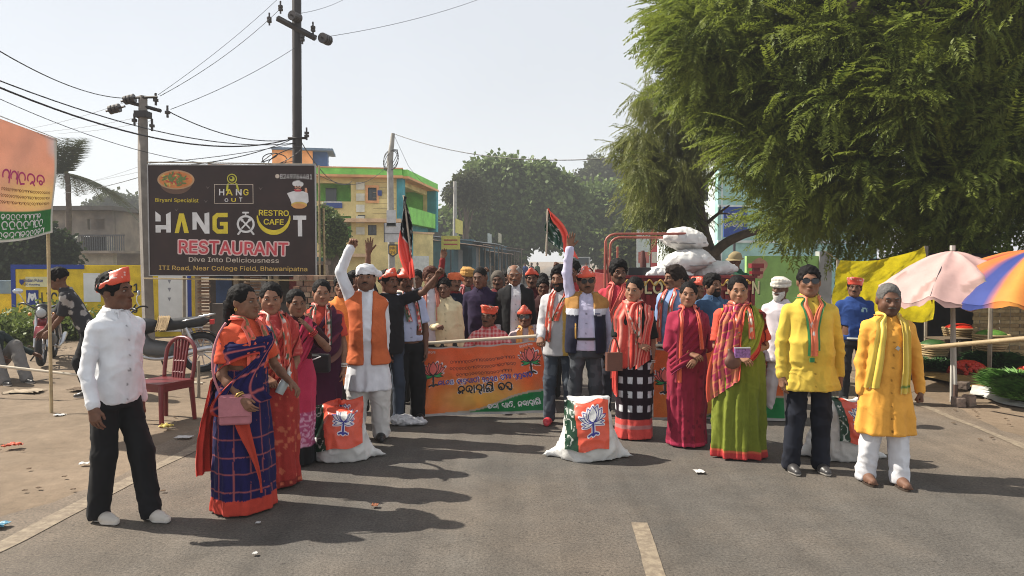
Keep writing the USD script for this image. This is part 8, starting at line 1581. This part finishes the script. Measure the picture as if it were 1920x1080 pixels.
def rain(a, r):
    k = (a / (2 * np.pi) + .40) % 1; c = np.zeros((len(a), 3)); st = [(0, rgb(235, 130, 10)), (.028, rgb(240, 160, 10)), (.05, rgb(210, 36, 26)), (.62, rgb(210, 36, 26)), (.68, rgb(235, 120, 10)), (.76, rgb(235, 150, 10)), (.82, rgb(210, 36, 26)), (.87, rgb(235, 120, 10)), (.922, rgb(235, 120, 10)), (.942, rgb(44, 66, 150)), (.985, rgb(44, 66, 150)), (.998, rgb(235, 130, 10)), (1.0, rgb(235, 130, 10))]
    for i in range(3): c[:, i] = np.interp(k, [s[0] for s in st], [s[1][i] for s in st])
    return c
ap2 = W(1945, 468, 8.6); umbrella('rainbow market umbrella in blue orange and red at the right edge', ap2, 1.18, .52, rain, ap2 * [1, 1, 0], 6, tilt=(-.02, .08))
sp_ = thing('stall_pole', 'thin white stall pole with a dark foot wedged by bricks', 'pole', G(1791, 755)); b = G(1791, 755); part(sp_, 'shaft', tube([b + [0, 0, .20], W(1787, 545, b[1])], .019, 8), mat('pole_offwhite', (.42, .40, .36), .6), True); part(sp_, 'foot', tube([b, b + [0, 0, .22]], .026, 8), mat('pole_rust', (.07, .04, .03), .8))
rl = thing('bamboo_rail', 'bamboo rail lashed across the vegetable stall', 'rail', W(1830, 480, 7.9) * [1, 1, 0]); part(rl, 'cane', tube([W(1735, 652, 8.6), W(1930, 634, 7.4), W(2050, 622, 7.0)], .026, 8), mat('bamboo_pale', (.30, .22, .12), .6, .2, 8, bump=.2), True)
for i, (px, py, s, c, lab) in enumerate(((1797, 762, (.09, .11, .10), (.20, .15, .12), 'dusty brick wedged left of the stall pole foot'), (1816, 760, (.10, .10, .11), (.23, .17, .13), 'dusty brick wedged right of the stall pole foot'), (1806, 745, (.14, .10, .07), (.10, .075, .06), 'dark stone lying on two bricks at the pole foot'))):
    f = Field(-np.array(s) * .7, np.array(s) * .7, .009); 
    f.op(lambda X, Y, Z, s=s: np.maximum(np.maximum(np.abs(X) - s[0] / 2, np.abs(Y) - s[1] / 2), np.abs(Z) - s[2] / 2) - .01, -np.array(s) / 2, np.array(s) / 2, .01); v, q = f.mesh(); v = relax(v, q, 1); v += vnorm(v, q) * ((meshkit.fbm(v * 18, 3, i) - .5) * .02)[:, None]; b = G(px, py); b[2] = s[2] / 2 if i < 2 else .15; single('stall_brick', (v @ Rz(.4 * i).T + b, q), mat('brick_%d' % i, c, .9, .3, 12, bump=.4), lab, 'brick', smooth=True)
# white sheet and heaps of vegetables
wsh = thing('ground_sheet', 'crumpled white plastic sheet under the edge of the vegetables', 'sheet', G(1860, 752)); e0 = np.array([G(x, y) for x, y in ((1818, 742), (1850, 750), (1885, 762), (1920, 768), (1990, 790))]); e1 = np.array([G(x, y) for x, y in ((1826, 728), (1870, 735), (1910, 745), (1960, 755), (2050, 775))]); A, B = spline(e0, 70), spline(e1, 70); k = np.linspace(0, 1, 20)[None, :, None]; P_ = A[:, None] * (1 - k) + B[:, None] * k; P_[..., 2] = .02 + .10 * meshkit.fbm(P_ * [9, 9, 1], 3, 5) * np.sin(np.pi * np.clip(k[..., 0], .05, .95)); part(wsh, 'plastic', sheet(P_, .004), mat('sheet_white', (.50, .49, .46), .45, .1), True)
rv = np.random.default_rng(12)
mat_g = mat('gunny_mat', (.20, .13, .045), .9, .3, 10, bump=.3); gm_ = thing('gunny_mat', 'yellowish mat spread on the ground under the vegetables', 'mat', G(1880, 725)); pl_ = [G(1700, 705), G(1830, 735), G(2060, 790), G(2150, 700), G(1750, 672)]; part(gm_, 'cloth', flat(Polygon([(p[0], p[1]) for p in pl_]), .2).apply_translation((0, 0, .055)), mat_g)
def heap(name, label, c, rx, ry, hh, n, maker, m, kind=None):
    t = thing(name, label, 'vegetables', c); cnt = 0
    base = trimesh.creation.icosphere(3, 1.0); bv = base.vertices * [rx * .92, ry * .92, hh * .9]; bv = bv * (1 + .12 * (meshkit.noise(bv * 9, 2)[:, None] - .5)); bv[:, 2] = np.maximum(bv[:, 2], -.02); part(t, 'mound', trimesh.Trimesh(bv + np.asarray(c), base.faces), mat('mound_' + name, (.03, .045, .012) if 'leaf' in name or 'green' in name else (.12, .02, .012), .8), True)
    ms = []
    for i in range(n):
        a, r = rv.uniform(0, 2 * np.pi), rv.random() ** .5; z = hh * math.sqrt(max(0, 1 - r * r)); ms.append(maker(np.asarray(c) + [rx * r * math.cos(a), ry * r * math.sin(a), z], a))
    return t, ms
def tomato(p, a): s = trimesh.creation.icosphere(1, .030); s.apply_transform(np.diag([1, 1, .85, 1])); s.apply_translation(p); return s
def bunch(p, a):
    ms = []
    for k in range(9):
        d = np.array([math.cos(a + rv.normal() * .8), math.sin(a + rv.normal() * .8), .25 + .4 * rv.random()]); s = np.cross(d, [0, 0, 1]); s = s / np.linalg.norm(s) * .016; l = .16 + .08 * rv.random(); ms.append(trimesh.Trimesh([p, p + d * l * .55 + s, p + d * l - [0, 0, .03], p + d * l * .55 - s], [(0, 1, 2), (0, 2, 3)], process=False))
    return cat(ms)
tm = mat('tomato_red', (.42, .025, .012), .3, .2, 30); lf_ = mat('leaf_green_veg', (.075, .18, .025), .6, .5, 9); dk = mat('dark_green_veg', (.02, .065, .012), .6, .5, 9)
for i, (px, py, rx, ry, hh, n, lab) in enumerate(((1814, 707, .26, .22, .17, 190, 'heap of red tomatoes beside the white stall pole'), (1742, 684, .18, .16, .10, 90, 'smaller heap of red tomatoes deeper in the stall'), (1925, 712, .14, .14, .12, 60, 'heap of red tomatoes at the right edge of the stall'))):
    t, ms = heap('tomato_heap', lab, G(px, py) + [0, 0, .06], rx, ry, hh, n, tomato, tm)
    for m in ms: part(t, 'tomato', m, tm, True)
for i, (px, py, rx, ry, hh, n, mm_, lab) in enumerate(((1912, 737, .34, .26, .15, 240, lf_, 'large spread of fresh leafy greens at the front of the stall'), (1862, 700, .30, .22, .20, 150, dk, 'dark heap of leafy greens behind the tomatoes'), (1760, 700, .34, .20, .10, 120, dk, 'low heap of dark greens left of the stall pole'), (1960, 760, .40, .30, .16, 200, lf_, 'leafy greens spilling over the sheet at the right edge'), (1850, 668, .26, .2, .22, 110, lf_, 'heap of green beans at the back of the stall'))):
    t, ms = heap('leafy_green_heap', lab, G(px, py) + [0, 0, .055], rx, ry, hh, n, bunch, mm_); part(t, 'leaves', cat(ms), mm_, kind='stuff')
# woven screen, dark stall back and a few crates
scn = thing('woven_screen', 'woven bamboo screen leaning at the back of the vegetable stall', 'screen', W(1870, 480, 11.6) * [1, 1, 0]); FW_ = Face(W(1822, 480, 11.6), (1, -.02)); a, b = FW_.hit(1822, 702), FW_.hit(1990, 566)
for i in range(20):
    z = a[1] + (b[1] - a[1]) * i / 20; us = np.linspace(a[0], b[0], 34); part(scn, 'slat', sheet(np.stack([np.stack([FW_.p + FW_.u * u + FW_.n * (.012 * math.sin(u * 26 + math.pi * (i % 2))) + np.array([0, 0, zz]) for zz in (z, z + (b[1] - a[1]) / 20 * .93)]) for u in us]), .006), mat('cane_slat_%d' % (i % 3), [(.30, .22, .11), (.24, .17, .085), (.34, .26, .14)][i % 3], .8, .25, 9))
for u in np.linspace(a[0] + .1, b[0], 9): part(scn, 'upright', tube([FW_.p + FW_.u * u + np.array([0, 0, a[1]]), FW_.p + FW_.u * u + np.array([0, 0, b[1]])], .010, 5), grey)
sb = thing('stall_shelter', 'dark tarpaulin shelter behind the umbrellas and baskets', 'shelter', W(1800, 480, 11.6) * [1, 1, 0]); FSB = Face(W(1700, 480, 13.2), (1, -.10)); dk_ = mat('black_tarp', (.014, .014, .015), .7, .3, 4)
P_ = np.stack([np.stack([FSB.p + FSB.u * u + np.array([0, 0, z]) + FSB.n * (.06 * math.sin(5 * u + z)) for z in np.linspace(0, 1.75, 12)]) for u in np.linspace(-.6, 6, 60)]); part(sb, 'back_sheet', sheet(P_, .006), dk_, True)
P_ = np.stack([np.stack([FSB.p + FSB.u * u + FSB.n * w * 2.6 + np.array([0, 0, 1.85 - .18 * w - .05 * math.sin(4 * u) * w]) for w in np.linspace(0, 1, 14)]) for u in np.linspace(-.2, 6, 50)]); part(sb, 'roof_sheet', sheet(P_, .008), dk_, True)
for u in (.2, 2.2, 4.2): part(sb, 'pole', tube([FSB.p + FSB.u * u + FSB.n * 2.4, FSB.p + FSB.u * u + FSB.n * 2.4 + np.array([0, 0, 1.66])], .03, 6), grey)
for i, (px, py, Y, s, c, lab) in enumerate(((1668, 600, 11.0, (.45, .4, .5), (.30, .30, .31), 'pale grey metal box under the yellow tarpaulin'), (1778, 655, 12.0, (.5, .4, .45), (.11, .08, .05), 'dark wooden crate at the back of the stall'), (1722, 690, 11.6, (.5, .36, .18), (.13, .095, .06), 'gunny bundle behind the low greens'))):
    t = thing('stall_crate', lab, 'crate', W(px, 480, Y) * [1, 1, 0]); q0 = W(px, py, Y); m_ = mat('crate_%d' % i, c, .8, .3, 5); zc = s[2] / 2 + (.25 if i == 0 else 0.0)
    part(t, 'body', bx([q0[0], Y, zc], s, .2), m_); part(t, 'lid', bx([q0[0], Y, zc + s[2] / 2 + .012], (s[0] + .03, s[1] + .03, .02), .2), m_); part(t, 'batten', bx([q0[0], Y - .02, zc], (s[0] * .1, s[1] + .05, s[2] * .96), .2), grey)
    if i == 0: part(t, 'stand', bx([q0[0], Y, .125], (s[0] * .8, s[1] * .8, .25), .2), grey)
fl = thing('hanging_flowers', 'bunch of pink flowers hung under the pink umbrella rim', 'flowers', W(1700, 545, 9.0)); r_ = np.random.default_rng(8)
for k in range(26): c = W(1700, 545, 9.0) + r_.normal(size=3) * [.05, .04, .06]; part(fl, 'flower', trimesh.creation.icosphere(1, .022).apply_translation(c), [mat('flower_pink', (.42, .12, .16), .7), mat('flower_dark', (.06, .025, .02), .8), mat('flower_cream', (.40, .30, .22), .8)][k % 3])
part(fl, 'string', tube([W(1700, 545, 9.0), W(1704, 520, 9.1)], .005, 4), grey)
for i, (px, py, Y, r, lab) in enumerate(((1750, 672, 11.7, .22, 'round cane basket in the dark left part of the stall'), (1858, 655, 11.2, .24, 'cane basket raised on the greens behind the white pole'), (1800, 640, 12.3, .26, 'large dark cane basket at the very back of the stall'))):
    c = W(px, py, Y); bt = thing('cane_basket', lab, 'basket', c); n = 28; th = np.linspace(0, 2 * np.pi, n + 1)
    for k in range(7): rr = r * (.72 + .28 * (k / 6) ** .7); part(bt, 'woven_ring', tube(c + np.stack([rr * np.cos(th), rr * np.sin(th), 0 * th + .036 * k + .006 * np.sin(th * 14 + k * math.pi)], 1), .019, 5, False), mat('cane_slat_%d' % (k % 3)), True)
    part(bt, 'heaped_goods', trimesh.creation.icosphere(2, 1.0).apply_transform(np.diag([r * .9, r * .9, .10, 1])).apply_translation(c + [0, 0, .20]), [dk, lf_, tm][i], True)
# ---------------------------------------------------------------- things behind the crowd on the left, litter
bp = thing('brick_stack', 'stack of rough bricks and timber behind the women', 'brick stack', W(615, 480, 13.0) * [1, 1, 0]); rb_ = np.random.default_rng(4)
bm = [mat('brick_a', (.22, .12, .075), .9, .3, 8), mat('brick_b', (.16, .10, .07), .9, .3, 8), mat('brick_c', (.27, .19, .13), .9, .3, 8)]
for rrow in range(15):
    for i in range(9):
        x = W(560, 480, 13)[0] + i * .115 * 1.0 + rb_.normal() * .008 + .05 * (rrow % 2); part(bp, 'brick', bx([x, 13.0 + rb_.normal() * .02, .045 + rrow * .098], (.105, .24, .085), rb_.normal() * .05), bm[rb_.integers(0, 3)])
wp_ = thing('wood_stack', 'ladder like stack of split wood behind the red saree woman', 'wood stack', W(472, 480, 14.4) * [1, 1, 0])
for i in range(26): part(wp_, 'log', tube([W(458 + rb_.normal() * 1.5, 480, 14.4) * [1, 1, 0] + [0, 0, .05 + i * .062], W(490 + rb_.normal() * 1.5, 480, 14.4) * [1, 1, 0] + [0, 0, .05 + i * .062 + rb_.normal() * .008]], .027, 6), bm[i % 3])
wp2 = thing('wood_stack', 'narrow wood stack close left of the ponytail of the navy woman', 'wood stack', W(384, 480, 14.4) * [1, 1, 0])
for i in range(24): part(wp2, 'log', tube([W(370, 480, 14.4) * [1, 1, 0] + [0, 0, .05 + i * .062], W(392 + rb_.normal(), 480, 14.4) * [1, 1, 0] + [0, 0, .05 + i * .062]], .025, 6), bm[(i + 1) % 3])
kb = thing('kiosk', 'dark open kiosk in shade behind the sign and the women', 'kiosk', W(440, 480, 15.6) * [1, 1, 0]); FK = Face(W(362, 480, 15.6), (1, 0)); kx = FK.hit(585, 0)[0]
part(kb, 'back_wall', FK.box(0, kx, 0, 1.62, -.9, -.8), mat('kiosk_brown', (.06, .045, .035), .85, .3)); part(kb, 'roof', FK.box(-.1, kx + .1, 1.62, 1.70, -1.0, .15), rust)
for u in (0.03, kx * .33, kx * .66, kx - .1): part(kb, 'post', FK.box(u, u + .09, 0, 1.62, -.1, 0), mat('kiosk_post', (.26, .20, .13), .85, .3)); 
for i, u in enumerate((.16, kx * .36, kx * .7)): part(kb, 'poster', FK.box(u, u + .35, .75, 1.35, -.79, -.77), [mat('poster_blue', (.03, .06, .14), .7), mat('poster_pale', (.42, .42, .42), .7), mat('poster_red', (.24, .04, .04), .7)][i])
part(kb, 'counter', FK.box(.3, kx - .3, 0, .8, -.45, -.2), mat('kiosk_counter', (.10, .08, .07), .8))
def litter(name, label, px, py, sx, sy, m, seed, hgt=.02, cat_='litter'):
    r = np.random.default_rng(seed); c = G(px, py); n = 12; U, V = np.meshgrid(np.linspace(-.5, .5, n), np.linspace(-.5, .5, n), indexing='ij'); k = 1 - .25 * r.random((n, n)) * (np.hypot(U, V) > .35)
    P_ = np.stack([U * sx * k + c[0], V * sy * k + c[1], c[2] + .010 + hgt * meshkit.fbm(np.stack([U * 5, V * 5, 0 * U + seed], -1), 3, seed)], -1); single(name, sheet(P_, .003), m, label, cat_, smooth=True)
pw, po, pg, py_ = mat('scrap_white', (.48, .47, .45), .7), mat('scrap_orange', (.55, .08, .03), .6), mat('scrap_brown', (.10, .065, .038), .9), mat('scrap_yellow', (.5, .40, .10), .7)
litter('orange_scrap', 'crumpled orange cloth scrap on the dirt at left', 22, 842, .16, .10, po, 1, .06); litter('blue_scrap', 'blue plastic scrap at the left edge of the road', -2, 990, .12, .10, mat('scrap_blue', (.03, .14, .22), .5), 2, .03)
litter('paper_scrap', 'torn white paper strip on the dirt right of the chair', 345, 823, .16, .10, pw, 3); litter('paper_scrap', 'white paper flake on the dirt left of the walking man', 112, 781, .12, .10, pw, 4); litter('paper_scrap', 'small pale paper on the dirt in the middle left', 158, 873, .09, .06, pw, 5); litter('paper_scrap', 'white paper scrap lying on the asphalt right of the middle sack', 1311, 887, .085, .10, pw, 6, .012)
litter('food_packet', 'yellow and white packet beside the chair leg', 312, 806, .12, .12, py_, 8, .07); litter('paper_scrap', 'pale rag on the dirt near the seated man', 45, 738, .45, .30, mat('rag_tan', (.30, .24, .17), .9), 9, .05); litter('paper_scrap', 'brown rag between the barrier and the motorcycle', 150, 733, .3, .2, pg, 10, .04); litter('paper_scrap', 'tiny white scrap in the shadow of the navy saree woman', 484, 984, .03, .03, pw, 11, .01); litter('paper_scrap', 'white scrap in the long shadows near the road edge', 478, 1042, .03, .03, pw, 12, .01); litter('leaf_scrap', 'reddish dry leaf on the road in front of the women', 703, 952, .05, .05, mat('leaf_red', (.2, .07, .03), .8), 13, .02)
for i in range(26):
    px, py = (rv.uniform(-40, 330), rv.uniform(760, 960)) if i < 14 else (rv.uniform(1780, 1960), rv.uniform(770, 830)); litter('dry_leaf', 'brown dry leaf on the bare dirt', px, py, .035, .028, pg, 40 + i, .012)
    stage.GetPrimAtPath('/World/dry_leaf' + (f'_{i:03d}' if i else '')).SetCustomDataByKey('group', 'dry leaves on the dirt')
pb_ = thing('plastic_bag', 'crumpled clear plastic bag on the road left of the banner', 'bag', G(765, 797)); f = Field((-.24, -.12, -.01), (.24, .12, .16), .010); f.ell((-.06, 0, .05), (.13, .08, .06), .03); f.ell((.10, .0, .035), (.09, .06, .04), .04); v, q = f.mesh(); v = v + vnorm(v, q) * ((meshkit.fbm(v * 28, 3, 3) - .5) * .06)[:, None]; v[:, 2] = np.maximum(v[:, 2], .004); part(pb_, 'film', (v, q), mat('bag_film', (.40, .40, .41), .2, .3, 20, spec=.6), True, world=False)
